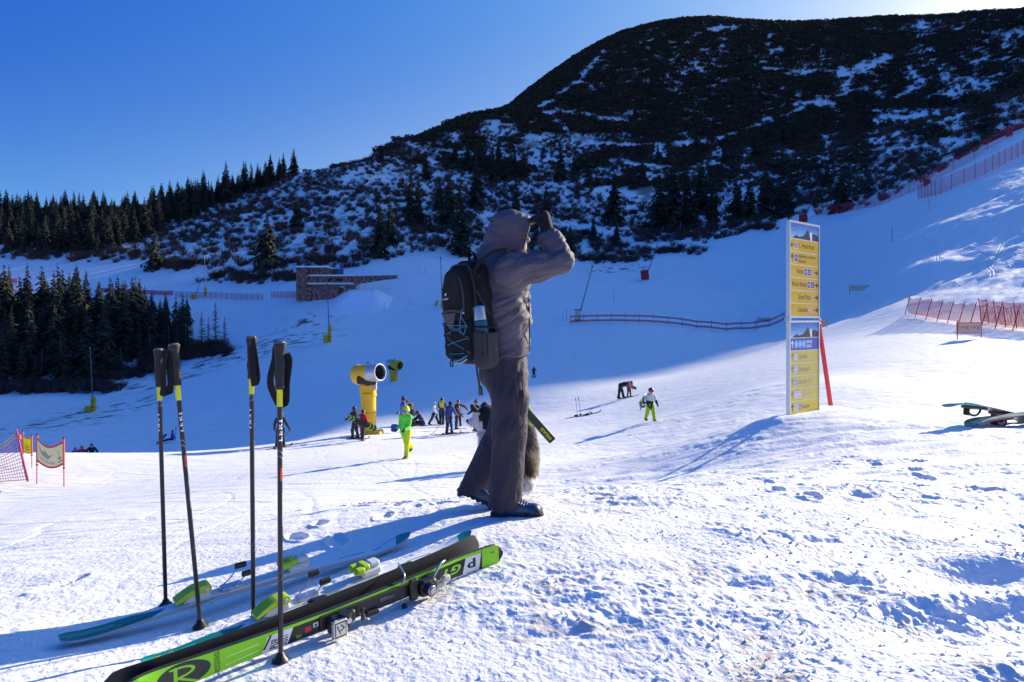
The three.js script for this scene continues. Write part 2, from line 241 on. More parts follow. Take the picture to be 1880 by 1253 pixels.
{
  const az = []; for (let a = -50; a <= 50.001; a += 100 / 760) az.push(a * DEG);
  const rs = []; let r = 1.15; while (r < 60) { rs.push(r); r += Math.min(0.006 * r, 0.0033 * Math.pow(r, 1.5) / 1.73); } rs.push(60);
  sheet('snow_slope', az, rs, snowNear, snowColour);
  const az2 = []; for (let a = -50; a < 58; a += 0.17) az2.push(a * DEG); for (let a = 58; a <= 310.01; a += 4) az2.push(a * DEG);
  const rs2 = []; r = 59.6; while (r < 1000) { rs2.push(r); r += (r < 170 ? 0.006 : 0.011) * r; } rs2.push(1000);
  sheet('snow_valley_terrain', az2, rs2, snowFar, farColour, 0.004);
  const az3 = []; for (let a = 50; a <= 310.01; a += 2) az3.push(a * DEG);
  const rs3 = []; for (let q = 1.15; q < 61; q *= 1.06) rs3.push(q); rs3.push(60);
  sheet('snow_field', az3, rs3, snowFar, () => [0.905, 0.885, 0.85], 0.002);
  const az4 = []; for (let a = 0; a <= 360; a += 15) az4.push(a * DEG);
  sheet('snow_patch', az4, [0.01, 0.6, 1.15], snowFar, () => [0.905, 0.885, 0.85], 0.002);
}
// ------------------------------------------------------------------ vegetation
const needle = mat(lin(1, 1, 1), 0.9, { vertexColors: true, side: THREE.DoubleSide });
const bark = mat(lin(0.07, 0.05, 0.04), 0.95), paleBark = mat(lin(0.32, 0.28, 0.25), 0.9);
const twigMat = mat(lin(0.060, 0.045, 0.042), 0.95, { side: THREE.DoubleSide });
function spruceCrown(f, wide = 0.2, levels = 30, tone = [0.021, 0.027, 0.0145]) { // unit height
  const pos = [], col = [];
  const tri = (a, b, c, k) => { pos.push(...a, ...b, ...c); for (let i = 0; i < 3; i++) col.push(tone[0] * k, tone[1] * k, tone[2] * k); };
  for (let l = 0; l < levels; l++) {
    const t = 0.05 + 0.95 * Math.pow((l + f() * 0.6) / levels, 0.9), nb = Math.round(lerp(11, 4, t));
    const rad = wide * Math.pow(1.02 - t, 0.82) * (0.72 + 0.2 * Math.sin(l * 2.4 + f()));
    for (let b = 0; b < nb; b++) {
      const a = f() * 6.283, L = rad * (0.6 + 0.6 * f()), dr = L * (0.35 + 0.35 * f()), ca = Math.cos(a), sa = Math.sin(a), w = L * (0.2 + 0.14 * f()), y = t + (f() - 0.5) * 0.02, k = 0.6 + 0.8 * f();
      const P = (q, s, h) => [ca * L * q - sa * s, y - dr * q * q + h, sa * L * q + ca * s];
      const root = P(0.02, 0, 0.01), mid1 = P(0.55, w, -0.008), mid2 = P(0.55, -w, -0.008), tip = P(1, 0, 0.012 + 0.01 * f()), c = P(0.5, 0, 0.012);
      tri(root, mid1, c, k); tri(root, c, mid2, k); tri(c, mid1, tip, k); tri(c, tip, mid2, k);
      for (let s = -1; s <= 1; s += 2) { const q = 0.35 + 0.5 * f(); tri(P(q, 0, 0), P(q + 0.18, s * w * 1.25, -0.012), P(q + 0.1, s * w * 0.4, -L * 0.30), k * 0.85); }
    }
  }
  return triGeo(pos, col);
}
const spruceKinds = [[0.25, 34], [0.29, 32], [0.36, 30], [0.21, 34]].map(([w, l], i) => [spruceCrown(rng(100 + i), w, l), bar(V(0, -0.03, 0), V(0, 0.95, 0), 0.013, 0.002, 6)]);
function spruce(base, h, kind, label, group) {
  const t = thing('spruce_tree', label, 'tree', base, rnd() * 6.28, group); t.scale.set(h * R(0.9, 1.1), h, h * R(0.9, 1.1));
  mesh('crown', spruceKinds[kind][0], needle, t); mesh('trunk', spruceKinds[kind][1], bark, t); return t;
}
function bareTree(f, n = 150, shape = 'larch') {
  const g = [];
  const pos = []; const tw = (a, b, w) => { const d = b.clone().sub(a), s = V(-d.z, 0, d.x).normalize().multiplyScalar(w); if (s.length() < w * 0.5) s.set(w, 0, 0); const s2 = V(0, w, 0); for (const q of [s, s2]) pos.push(a.x - q.x, a.y - q.y, a.z - q.z, a.x + q.x, a.y + q.y, a.z + q.z, b.x, b.y, b.z); };
  for (let i = 0; i < n; i++) {
    const t = 0.12 + 0.86 * f(), a = f() * 6.283, L = shape === 'larch' ? 0.2 * (1.05 - t) * (0.5 + 0.7 * f()) : 0.26 * Math.sin(Math.PI * Math.min(1, t * 0.9 + 0.1)) * (0.4 + 0.8 * f());
    const up = shape === 'larch' ? -0.1 + 0.35 * f() : 0.5 + 0.9 * f(), A = V(0, t * (shape === 'larch' ? 1 : 0.75), 0), B = V(Math.cos(a) * L, A.y + L * up, Math.sin(a) * L);
    tw(A, B, 0.004); for (let k = 0; k < 3; k++) { const q = 0.3 + 0.6 * f(), M = A.clone().lerp(B, q); tw(M, M.clone().add(V((f() - 0.5) * L * 0.8, L * 0.35 * f(), (f() - 0.5) * L * 0.8)), 0.0028); }
  }
  return triGeo(pos);
}
const larchCrown = bareTree(rng(31), 170), birchCrown = bareTree(rng(32), 130, 'birch'), bareTrunk = bar(V(0, -0.03, 0), V(0, 0.98, 0), 0.012, 0.002, 6), birchTrunk = bar(V(0, -0.03, 0), V(0.02, 0.85, 0.01), 0.012, 0.003, 6);
function bare(base, h, kind, label, group) { const t = thing(kind + '_tree', label, 'tree', base, rnd() * 6.28, group); t.scale.set(h, h, h); mesh('crown', kind === 'larch' ? larchCrown : birchCrown, twigMat, t); mesh('trunk', kind === 'larch' ? bareTrunk : birchTrunk, kind === 'larch' ? bark : paleBark, t); }

// single spruces on the open lower slope: pixel of the foot, height in pixels
const slopeSpruces = [[283, 492, 62, 2], [490, 492, 88, 2], [545, 420, 55, 2], [697, 470, 88, 1], [716, 452, 84, 3], [754, 415, 84, 0], [768, 416, 70, 1], [790, 428, 30, 1], [846, 466, 125, 0], [824, 420, 90, 1], [874, 382, 82, 1], [806, 385, 50, 2], [948, 405, 72, 3], [1003, 408, 62, 1], [1030, 332, 58, 1], [1056, 322, 44, 1], [1127, 412, 92, 1], [1090, 441, 36, 2], [1132, 449, 38, 2], [1047, 472, 52, 2], [1236, 425, 118, 1], [1210, 424, 92, 2], [1262, 418, 96, 1], [1310, 408, 88, 3], [1288, 390, 90, 1], [1180, 340, 42, 2], [1352, 405, 70, 2], [1376, 402, 74, 1], [1404, 400, 92, 0], [1432, 398, 60, 2], [1446, 396, 76, 1], [1441, 272, 66, 0], [1545, 385, 76, 2], [1278, 278, 38, 0], [1386, 290, 42, 1], [1066, 312, 26, 0], [960, 325, 38, 1], [905, 335, 54, 1], [880, 320, 58, 0], [858, 310, 44, 1], [926, 332, 44, 1], [782, 330, 44, 0], [835, 300, 40, 1], [1330, 300, 34, 1], [1208, 300, 34, 0], [700, 300, 30, 2], [1166, 215, 26, 1], [1520, 340, 40, 1], [915, 300, 46, 0], [945, 318, 44, 3]];
for (const [u, v, hp, k] of slopeSpruces) { const p = cast(u, v, 100); if (p) { p.y -= 0.15; spruce(p, hp / F * -p.z * 1.2, k, 'dark spruce standing alone or in a clump among scrub on the mountain side', 'spruces scattered over the mountain side'); } }
const inPoly = (x, y, P) => { let c = false; for (let i = 0, j = P.length - 1; i < P.length; j = i++) if ((P[i][1] > y) !== (P[j][1] > y) && x < (P[j][0] - P[i][0]) * (y - P[i][1]) / (P[j][1] - P[i][1]) + P[i][0]) c = !c; return c; };
{ // forest on the ridge at the far left
  const f = rng(55), lower = u => u < 200 ? lerp(462, 470, u / 200) : u < 290 ? lerp(470, 430, (u - 200) / 90) : u < 400 ? lerp(430, 378, (u - 290) / 110) : lerp(378, 305, (u - 400) / 190);
  let n = 0; const spots = [], rest = [], qo = new THREE.Object3D();
  for (let tries = 0; n < 330 && tries < 6000; tries++) {
    const u = -120 + 700 * f(), lo = lower(Math.max(0, u)), v = lo - (u < 250 ? 75 : u < 400 ? 42 : 16) * Math.pow(f(), 0.8), p = cast(u, v, 120); if (!p || -p.z > 420) continue;
    if (spots.some(q => Math.hypot(q.x - p.x, q.z - p.z) < 2.1)) continue; spots.push(p);
    p.y -= 0.2; const hh = R(4.6, 9.6, f) * (1 + 0.30 * sm(230, 420, u)) * (f() < 0.12 ? 1.25 : 1), kk = f() < 0.75 ? 1 + Math.floor(f() * 2) : 0; if (-p.z < 232 && n < 0 || spots.length % 9 < 4) spruce(p, hh, kk, 'dark spruce in the dense forest that crowns the low ridge under open sky', 'spruces of the ridge forest'); else { qo.position.copy(p); qo.rotation.y = f() * 6.28; qo.scale.set(hh, hh, hh); qo.updateMatrix(); rest.push([kk, qo.matrix.clone()]); } n++;
  }
  for (let k = 0; k < 4; k++) { const L = rest.filter(q => q[0] === k), I = new THREE.InstancedMesh(spruceKinds[k][0], needle, L.length); L.forEach((q, i) => I.setMatrixAt(i, q[1])); I.name = numbered('ridge_forest'); I.castShadow = I.receiveShadow = true; I.userData = { kind: 'stuff', label: ['slim', 'middling', 'broad', 'narrow'][k] + ' spruces filling the dense ridge forest behind its single trees', category: 'forest' }; scene.add(I); }
  // the plantation in the hollow beside the lower piste
  const P = [[-80, 705], [90, 712], [150, 700], [215, 680], [285, 655], [345, 632], [350, 588], [240, 560], [120, 560], [0, 570], [-80, 580]], sp2 = [];
  n = 0; for (let tries = 0; n < 90 && tries < 4000; tries++) { const u = -80 + 440 * f(), v = 555 + 160 * f(); if (!inPoly(u, v, P)) continue; const p = cast(u, v, 60); if (!p || sp2.some(q => Math.hypot(q.x - p.x, q.z - p.z) < 2.0)) continue; sp2.push(p); p.y -= 0.2;
    const top = u < 180 ? 482 + 40 * f() : u < 260 ? 505 + 20 * f() : 540 + 20 * f(); let h = (v - top) / F * -p.z; if (v > 640) h = Math.min(h, R(5, 11.5, f)); spruce(p, clamp(h, 5, 15), 1 + Math.floor(f() * 2), 'dark spruce packed into the shaded plantation beside the lower piste', 'spruces of the plantation in the hollow'); n++; }
  for (const [u, v, h] of [[118, 703, 90], [65, 706, 55], [335, 632, 95], [304, 640, 92], [242, 610, 104], [215, 612, 108], [105, 610, 128], [140, 606, 124], [50, 612, 130]]) { const p = cast(u, v, 60); p.y -= 0.2; spruce(p, h / F * -p.z, v > 700 ? 2 : 1, 'dark spruce packed into the shaded plantation beside the lower piste', 'spruces of the plantation in the hollow'); }
  for (const [u, v, h] of [[395, 645, 92], [370, 640, 70], [412, 642, 62], [382, 648, 66], [352, 652, 60], [255, 668, 80], [232, 676, 60], [300, 664, 64], [325, 655, 70], [275, 672, 50]]) { const p = cast(u, v, 60); bare(p, h / F * -p.z, 'larch', 'leafless larch at the edge of the shaded plantation', 'bare larches at the plantation edge'); }
  for (const [u, v, h] of [[108, 700, 90], [150, 690, 95], [222, 690, 60], [75, 700, 70], [275, 668, 66], [310, 650, 60], [340, 640, 56], [190, 692, 64]]) { const p = cast(u, v, 60); bare(p, h / F * -p.z, 'birch', 'thin leafless birch in front of the plantation spruces', 'bare birches in the hollow'); }
  for (const [u, v, h] of [[800, 462, 40], [790, 330, 40], [1165, 445, 46], [1310, 430, 40], [1250, 440, 44], [660, 470, 44], [640, 455, 46], [610, 470, 40], [360, 490, 42], [420, 470, 44], [1690, 290, 40], [1720, 280, 44], [1650, 330, 38], [1745, 245, 36]]) { const p = cast(u, v, 90); if (p) bare(p, h / F * -p.z, 'birch', 'thin leafless tree among the scrub of the mountain side', 'bare trees on the mountain side'); }
}
// scrub nobody could count: bare bushes low down, dwarf pine above
function bushGeo(f, n) { const pos = []; for (let i = 0; i < n; i++) { const a = f() * 6.283, r = 0.25 * Math.sqrt(f()), lean = 0.15 + 0.75 * f(), h = 0.45 + 0.65 * f(), x = Math.cos(a) * r, z = Math.sin(a) * r, X = x + Math.cos(a) * lean * h, Z = z + Math.sin(a) * lean * h, w = 0.042; const ca = -Math.sin(a + 0.6) * w, sa = Math.cos(a + 0.6) * w; pos.push(x - ca, -0.08, z - sa, x + ca, -0.08, z + sa, X, h, Z); for (let k = 0; k < 2; k++) { const q = 0.35 + 0.45 * f(), mx = lerp(x, X, q), my = lerp(0, h, q), mz = lerp(z, Z, q), b = f() * 6.283, s = 0.12 + 0.22 * f(); pos.push(mx, my - 0.028, mz, mx, my + 0.028, mz, mx + Math.cos(b) * s, my + s * (0.3 + f()), mz + Math.sin(b) * s); } } return triGeo(pos); }
function pineGeo(f, n) { const pos = [], col = []; for (let i = 0; i < n; i++) { const a = f() * 6.283, e = Math.asin(f() * 0.98), r = 0.55 + 0.5 * f(), x = Math.cos(a) * Math.cos(e) * r, y = Math.sin(e) * r * 0.72, z = Math.sin(a) * Math.cos(e) * r, s = 0.2 + 0.22 * f(), k = 0.6 + 0.9 * f(); for (let c = 0; c < 3; c++) { pos.push(x + (f() - 0.5) * 2 * s, y + (f() - 0.3) * 1.6 * s, z + (f() - 0.5) * 2 * s); col.push(0.033 * k, 0.032 * k, 0.020 * k); } } return triGeo(pos, col); }
const snowLines = [[[1115, 92], [1088, 118], [1062, 150], [1012, 185], [985, 198], [1002, 208], [1030, 228], [1045, 243], [1068, 258], [1130, 268], [1200, 270], [1275, 262], [1330, 252], [1372, 240], [1400, 225], [1440, 215], [1475, 200], [1500, 185]], [[1010, 205], [1080, 212], [1130, 222], [1165, 205]], [[1060, 150], [1088, 156]], [[985, 198], [975, 250], [990, 300], [975, 330]], [[1545, 133], [1560, 135], [1600, 118], [1638, 102]], [[1460, 132], [1545, 133]], [[1560, 150], [1545, 165], [1530, 178], [1600, 160]], [[1275, 125], [1292, 133]], [[1290, 45], [1305, 55], [1350, 52]], [[1418, 60], [1410, 95], [1438, 92]], [[1400, 128], [1480, 132]], [[1665, 115], [1690, 150], [1650, 180]], [[1760, 105], [1790, 120]], [[1460, 195], [1530, 190], [1545, 230]], [[1100, 350], [1230, 360], [1330, 360], [1400, 372]], [[1150, 300], [1230, 310]], [[1310, 300], [1340, 310]], [[800, 275], [870, 285]], [[640, 330], [740, 322]], [[540, 322], [620, 300], [720, 262]], [[1800, 60], [1880, 66]], [[1700, 180], [1780, 170]], [[1620, 220], [1700, 215]], [[770, 470], [900, 470]], [[960, 400], [1080, 420], [1180, 452], [1280, 448]], [[1300, 395], [1360, 360], [1400, 350]]];
const lineW = [9, 8, 6, 8, 20, 7, 8, 9, 9, 9, 6, 9, 8, 10, 16, 8, 6, 8, 9, 10, 9, 8, 8, 10, 10, 12];
function nearSnowLine(u, v) { for (let i = 0; i < snowLines.length; i++) { const L = snowLines[i], w = lineW[i] * (0.52 + 0.9 * n2(u * 0.09, v * 0.13) + 0.5 * n2(u * 0.3, v * 0.3)); for (let k = 0; k < L.length - 1; k++) { const [ax, ay] = L[k], [bx_, by] = L[k + 1], dx = bx_ - ax, dy = by - ay, t = clamp(((u - ax) * dx + (v - ay) * dy) / (dx * dx + dy * dy)); if (Math.hypot(u - ax - dx * t, v - ay - dy * t) < w) return true; } } return false; }
{
  const f = rng(77), bushM = [], pineM = [], o = new THREE.Object3D();
  for (let i = 0; i < 190000 && (bushM.length < 30000 || pineM.length < 26000); i++) {
    const az = (-40 + 80 * f()) * DEG, d = 120 + 520 * Math.pow(f(), 0.7), x = Math.tan(az) * d, m = mountainness(x, d);
    if (m < 0.02) continue;
    const y = ground(x, d), [u, v] = toPx(V(x, y, -d));
    if (u < -60 || u > 1960) continue;
    if (nearSnowLine(u, v)) continue;
    const q = n2(u * 0.018, v * 0.03), q2 = n2(u * 0.07 + 5, v * 0.12 + 9), w3 = n2(x * 0.05, d * 0.05);
    let pine = 0;
    if (u > 960 && u < 1600) pine = v < 246 ? 0.80 + 1.0 * q + 0.5 * q2 : v < 345 ? 0.36 + 1.5 * q - (u < 1100 ? 0.45 : 0) : v < 375 && u > 1150 ? 0.16 + 1.2 * q : 0;
    if (u >= 1600) pine = v < 110 ? 0.55 + 1.2 * q : v < 200 ? 0.3 + 1.6 * q : v < 260 ? 0.05 + 1.2 * q : 0;
    if (u <= 960 && u > 560) pine = v < 330 - (960 - u) * 0.12 ? 0.28 + 1.5 * q - 0.3 * sm(900, 600, u) : 0;
    if (u > 560 && u < 1120 && d > 260) pine += 0.5 * sm(22, 6, v - skyV(u));
    if (u > 1500 && v < 60 && u < 1880) pine = 0.5 + q;
    const bush = clamp(0.55 + 1.5 * q2 + 0.7 * w3) * (m < 0.12 ? 0.35 : 1);
    if (f() < pine && pineM.length < 26000) { const s = R(1.5, 2.7, f) * (d > 300 ? 1.15 : 0.85); o.position.set(x, y - 0.2, -d); o.rotation.set((f() - 0.5) * 0.4, f() * 6.28, (f() - 0.5) * 0.4); o.scale.set(s, s * R(0.75, 1.2, f), s); o.updateMatrix(); pineM.push(o.matrix.clone()); }
    else if (f() < bush * 0.8 && bushM.length < 30000) { const s = R(0.9, 2.1, f); o.position.set(x, y - 0.05, -d); o.rotation.set(0, f() * 6.28, 0); o.scale.set(s * 1.1, s, s * 1.1); o.updateMatrix(); bushM.push(o.matrix.clone()); }
  }
  function skyV(u) { const S = [[560, 312], [700, 262], [820, 232], [1000, 165], [1120, 85]]; for (let i = 0; i < S.length - 1; i++) if (u <= S[i + 1][0]) return lerp(S[i][1], S[i + 1][1], (u - S[i][0]) / (S[i + 1][0] - S[i][0])); return 50; }
  // bushes along the plantation and on the banks beside the pistes
  for (const [u, v, n, su, sv] of [[190, 715, 40, 40, 8], [75, 710, 26, 50, 8], [60, 720, 10, 30, 8], [280, 680, 30, 40, 10], [390, 640, 26, 30, 8], [335, 650, 60, 50, 14], [385, 648, 60, 40, 12], [290, 672, 50, 50, 12], [215, 690, 60, 60, 10], [110, 716, 50, 70, 9], [1120, 478, 60, 90, 6], [1240, 462, 40, 60, 6], [900, 474, 30, 40, 5], [590, 480, 60, 80, 10], [450, 512, 70, 90, 10], [1400, 420, 26, 50, 5], [150, 470, 60, 160, 9], [0, 720, 16, 14, 6], [330, 488, 60, 60, 8], [530, 510, 30, 30, 8]])
    for (let i = 0; i < n; i++) { const p = cast(u + (f() + f() - 1) * su, v + (f() + f() - 1) * sv, 50); if (!p) continue; const s = R(0.7, 1.9, f); o.position.copy(p); o.position.y -= 0.05; o.rotation.set(0, f() * 6.28, 0); o.scale.set(s * 1.15, s, s * 1.15); o.updateMatrix(); bushM.push(o.matrix.clone()); }
  const put = (name, geo, m, list, label, cat) => { const I = new THREE.InstancedMesh(geo, m, list.length); const cf = rng(91), cc = new THREE.Color(); list.forEach((M, i) => { I.setMatrixAt(i, M); const k = 0.55 + 0.9 * cf(), w = cf(); I.setColorAt(i, cc.setRGB(k * (1 + 0.5 * w * w), k, k * (1 - 0.2 * w))); }); I.name = name; I.castShadow = I.receiveShadow = true; I.userData = { kind: 'stuff', label, category: cat }; scene.add(I); };
  put('leafless_scrub', bushGeo(rng(81), 34), twigMat, bushM, 'leafless brown scrub spread over the snowy mountain foot', 'scrub');
  put('dwarf_pine_cover', pineGeo(rng(82), 70), needle, pineM, 'dark dwarf pine mat covering the upper mountain', 'dwarf pine');
  console.log('bush', bushM.length, 'pine', pineM.length);
}
// ------------------------------------------------------------------ stone service building dug into the slope
const stoneTex = dataTex(256, 256, (i, j) => { const a = tileNoise(i / 256 * 20, j / 256 * 26, 2, 1), c = hash2(Math.floor(i / 9 + (Math.floor(j / 6) % 2) * 0.5), Math.floor(j / 6)) / 4294967296, m = (j % 6 === 0 || (i + (Math.floor(j / 6) % 2) * 4) % 9 === 0) ? 0.5 : 1, w = c > 0.93 ? 1.9 : 1; const k = (0.55 + 0.6 * c + 0.2 * a) * m * w; return [clamp(142 * k, 0, 255), clamp(98 * k, 0, 255), clamp(88 * k, 0, 255)]; }, true);
const stone = mat(lin(1, 1, 1), 0.95, { map: stoneTex }), snowCap = mat(lin(0.92, 0.92, 0.93), 0.7), darkHole = mat(lin(0.02, 0.02, 0.022), 0.8), steel = mat(lin(0.45, 0.46, 0.48), 0.4, { metalness: 0.7 }), concrete = mat(lin(0.35, 0.34, 0.34), 0.9);
const bandGlass = mat(lin(0.12, 0.13, 0.15), 0.15);
{
  const d = 128, s = d / F, base = at(590, 545, d), B = thing('stone_building', 'low red stone building with snowy flat roofs dug into the slope', 'building', V(base.x, base.y, -d));
  const box = (name, u0, u1, v0, v1, z0, z1, m, parent = B) => { const g = new THREE.BoxGeometry((u1 - u0) * s, (v1 - v0) * s, z1 - z0); const uv = g.attributes.uv, P = g.attributes.position, N = g.attributes.normal; g.translate(((u0 + u1) / 2 - 590) * s, (545 - (v0 + v1) / 2) * s, (z0 + z1) / 2); for (let i = 0; i < uv.count; i++) uv.setXY(i, (Math.abs(N.getX(i)) > 0.5 ? P.getZ(i) : P.getX(i)) / 3.2, (Math.abs(N.getY(i)) > 0.5 ? P.getZ(i) : P.getY(i)) / 3.2); return mesh(name, g, m, parent); };
  box('tower_wall', 547, 568, 491.5, 552, -4, 1.2, stone); box('roof_snow', 546.4, 604, 489, 491.4, -4.1, 1.3, snowCap);
  box('upper_wall', 568.2, 603, 491.6, 512, -4, 0.2, stone);
  const mid = box('terrace_wall', 568.2, 648, 507, 521, -3.6, 0.7, stone); box('roof_snow', 567, 650, 504.6, 506.8, -3.9, 0.9, snowCap, mid);
  const slab = box('terrace_slab', 567.4, 652, 521.2, 523.4, -3.6, 1.5, concrete); box('snow_layer', 568, 651, 519.6, 521.1, 0.72, 1.5, snowCap, slab);
  box('window_band', 568.4, 624, 523.6, 527.3, 0.2, 0.3, bandGlass); const low = box('lower_wall', 568.3, 624, 527.5, 556, -3.4, 1.3, stone);
  box('window', 600, 612, 511, 516, 0.65, 0.74, darkHole, mid); box('window', 618, 630, 511, 516, 0.65, 0.74, darkHole, mid);
  box('garage_wall', 624.2, 646, 523.6, 556, -3.5, -3.3, concrete); box('pillar', 634, 635.6, 523.5, 552, 0.7, 1.3, concrete);
  box('shutter', 575, 577, 534, 552, 1.28, 1.36, darkHole, low);
  const tank = mesh('water_tank', new THREE.CylinderGeometry(0.98, 0.98, 1.15, 20).translate(26 * s, (545 - 498) * s, -2), mat(lin(0.03, 0.06, 0.16), 0.6), B);
  const ramp = mesh('retaining_wall', (() => { const g = new THREE.BufferGeometry(); const P = [[648, 507, 0.6], [724, 503, -3], [724, 509, -3], [700, 513, -1.5], [648, 523, 0.6]].map(([u, v, z]) => [(u - 590) * s, (545 - v) * s, z]); const pos = [], uv = []; const t = (a, b, c, o) => { for (const q of [a, b, c]) { pos.push(q[0], q[1], q[2] + o); uv.push(q[0] / 3.2, q[1] / 3.2); } }; for (const o of [0, -0.5]) { t(P[0], P[1], P[2], o); t(P[0], P[2], P[3], o); t(P[0], P[3], P[4], o); } const a = P[0], b = P[1]; pos.push(a[0], a[1], a[2], b[0], b[1], b[2], b[0], b[1], b[2] - 0.5, a[0], a[1], a[2], b[0], b[1], b[2] - 0.5, a[0], a[1], a[2] - 0.5); for (let i = 0; i < 6; i++) uv.push(i * 0.3, 0.1 * (i % 2)); g.setAttribute('position', new THREE.Float32BufferAttribute(pos, 3)); g.setAttribute('uv', new THREE.Float32BufferAttribute(uv, 2)); g.computeVertexNormals(); return g; })(), mat(lin(1, 1, 1), 0.95, { map: stoneTex, side: THREE.DoubleSide }), B);
  // snow bank in front of the garage
  const P = at(655, 552, 124), bank = mesh('snow_bank', (() => { const g = new THREE.PlaneGeometry(13, 9, 40, 26).rotateX(-Math.PI / 2); const p = g.attributes.position; for (let i = 0; i < p.count; i++) { const x = p.getX(i) + P.x, dd = -p.getZ(i) + 124; const q = sm(-6, -1.5, p.getX(i)) * sm(6.4, 3.0, p.getX(i)) * sm(-4.3, 0.5, -p.getZ(i)) * sm(4.4, 3, -p.getZ(i)); p.setXYZ(i, x, ground(x, dd) - 0.06 + 1.7 * q + 0.25 * q * n2(x, dd), -dd); } g.computeVertexNormals(); return g; })(), snowCap); bank.userData.kind = 'structure'; scene.add(bank);
}
// ------------------------------------------------------------------ nets and fences
function netTex(cells, fill, w) { return dataTex(64, 64, (i, j) => { const on = i % (64 / cells) < w || j % (64 / cells) < w; return [255, 255, 255, on ? 255 : fill]; }, false); }
const netAlpha = dataTex(64, 64, (i, j) => { const on = i % 16 < 5 || j % 16 < 5 ? 255 : 0; return [on, on, on]; }, false);
const netMat = (c, o = 1) => { const t = netAlpha.clone(); t.repeat.set(4.5, 4.5); t.needsUpdate = true; return mat(c, 0.8, { alphaMap: t, transparent: true, opacity: o, side: THREE.DoubleSide }); };
const redNet = mat(lin(0.55, 0.05, 0.09), 0.8, { transparent: true, opacity: 0.34, side: THREE.DoubleSide }), redNetThick = mat(lin(0.55, 0.05, 0.09), 0.8, { transparent: true, opacity: 0.75, side: THREE.DoubleSide }), redPost = mat(lin(0.5, 0.02, 0.06), 0.5), bluePost = mat(lin(0.05, 0.04, 0.12), 0.6);
function along(pts, n) { const c = new THREE.CatmullRomCurve3(pts, false, 'centripetal'); return c.getSpacedPoints(n); }
function strip(P, lo, hi, sub = 1, wob = 0) { const pos = [], uv = [], idx = []; let L = 0; for (let i = 0; i < P.length; i++) { if (i) L += P[i].distanceTo(P[i - 1]); for (let k = 0; k <= sub; k++) { const t = k / sub, sag = wob * Math.sin(i * 1.7) * (1 - t) * 0.3; pos.push(P[i].x, P[i].y + lerp(lo, hi, t) - (k === sub ? Math.abs(Math.sin(i * Math.PI / 2)) * wob * 0.25 : 0), P[i].z + sag); uv.push(L, t * (hi - lo)); } if (i) for (let k = 0; k < sub; k++) { const a = (i - 1) * (sub + 1) + k, b = a + sub + 1; idx.push(a, b, a + 1, b, b + 1, a + 1); } } const g = new THREE.BufferGeometry(); g.setAttribute('position', new THREE.Float32BufferAttribute(pos, 3)); g.setAttribute('uv', new THREE.Float32BufferAttribute(uv, 2)); g.setIndex(idx); g.computeVertexNormals(); return g; }
function fence(label, pix, h, posts, m, postM = redPost, o = {}) { // pix: pixels of the foot of the net
  const raw = pix.map(([u, v, d]) => d ? at(u, v, d) : cast(u, v, o.from || 20)).filter(Boolean), n = posts * 2, P = along(raw, n); for (const p of P) p.y = ground(p.x, -p.z);
  const t = thing('safety_fence', label, 'fence', P[0]), Q = P.map(p => p.clone().sub(P[0]));
  for (const [lo, hi] of o.bands || [[0.1, h]]) mesh('net', strip(Q, lo, hi, 1, o.wob || 0), m, t);
  const pg = new THREE.CylinderGeometry(o.r || 0.035, o.r || 0.035, h * 1.12, 6);
  for (let i = 0; i <= n; i += 2) { const q = mesh('post', pg, postM, t); q.position.set(Q[i].x, Q[i].y + h * 0.5, Q[i].z); q.rotation.z = o.lean || (rnd() - 0.5) * 0.05; }
  return t;
}
fence('upper red net fence climbing the steep piste edge beside the scrub', [[1500, 396], [1560, 389], [1640, 368], [1700, 342], [1760, 310], [1820, 272], [1880, 240], [1960, 190]], 2.1, 34, redNet);
fence('red net fence in the middle of the steep piste, ending in open snow', [[1686, 366], [1740, 352], [1800, 325], [1850, 300], [1880, 285], [1960, 240]], 2.1, 26, redNet);
fence('long low double band fence crossing the shaded bowl', [[1047, 593, 91], [1150, 593, 89], [1250, 593, 88], [1350, 593, 86], [1440, 594, 82]], 1.15, 15, redNetThick, redPost, { bands: [[0.15, 0.42], [0.78, 1.02]] });
fence('sagging red slatted fence of leaning posts on the sunlit right flank', [[1667, 577], [1720, 588], [1780, 597], [1830, 604], [1880, 608], [1960, 612]], 1.2, 11, netMat(lin(0.6, 0.05, 0.1)), redPost, { lean: -0.28, wob: 0.5, r: 0.022, from: 20 });
fence('red net fence running on along the flank behind a crossed pair of posts', [[1800, 592], [1840, 600], [1880, 605], [1960, 610]], 1.25, 7, netMat(lin(0.6, 0.05, 0.1)), redPost, { lean: 0.12, r: 0.022 });
fence('dark red net fence along the terrace left of the plantation', [[-60, 515], [0, 519], [30, 521]], 1.1, 8, redNetThick);
fence('dark red net wall on the terrace right of the plantation spruces', [[180, 538], [262, 541], [317, 543]], 1.0, 8, redNetThick);
fence('fine pink net fence between yellow lance and stone building', [[322, 547], [400, 549], [482, 552]], 1.3, 16, redNet);
fence('short pink net fence touching the left wall of the stone building', [[498, 548], [546, 548]], 1.3, 8, redNet);
fence('red net screen guarding the foot of the stone building', [[551, 549], [580, 548]], 1.1, 4, redNetThick);
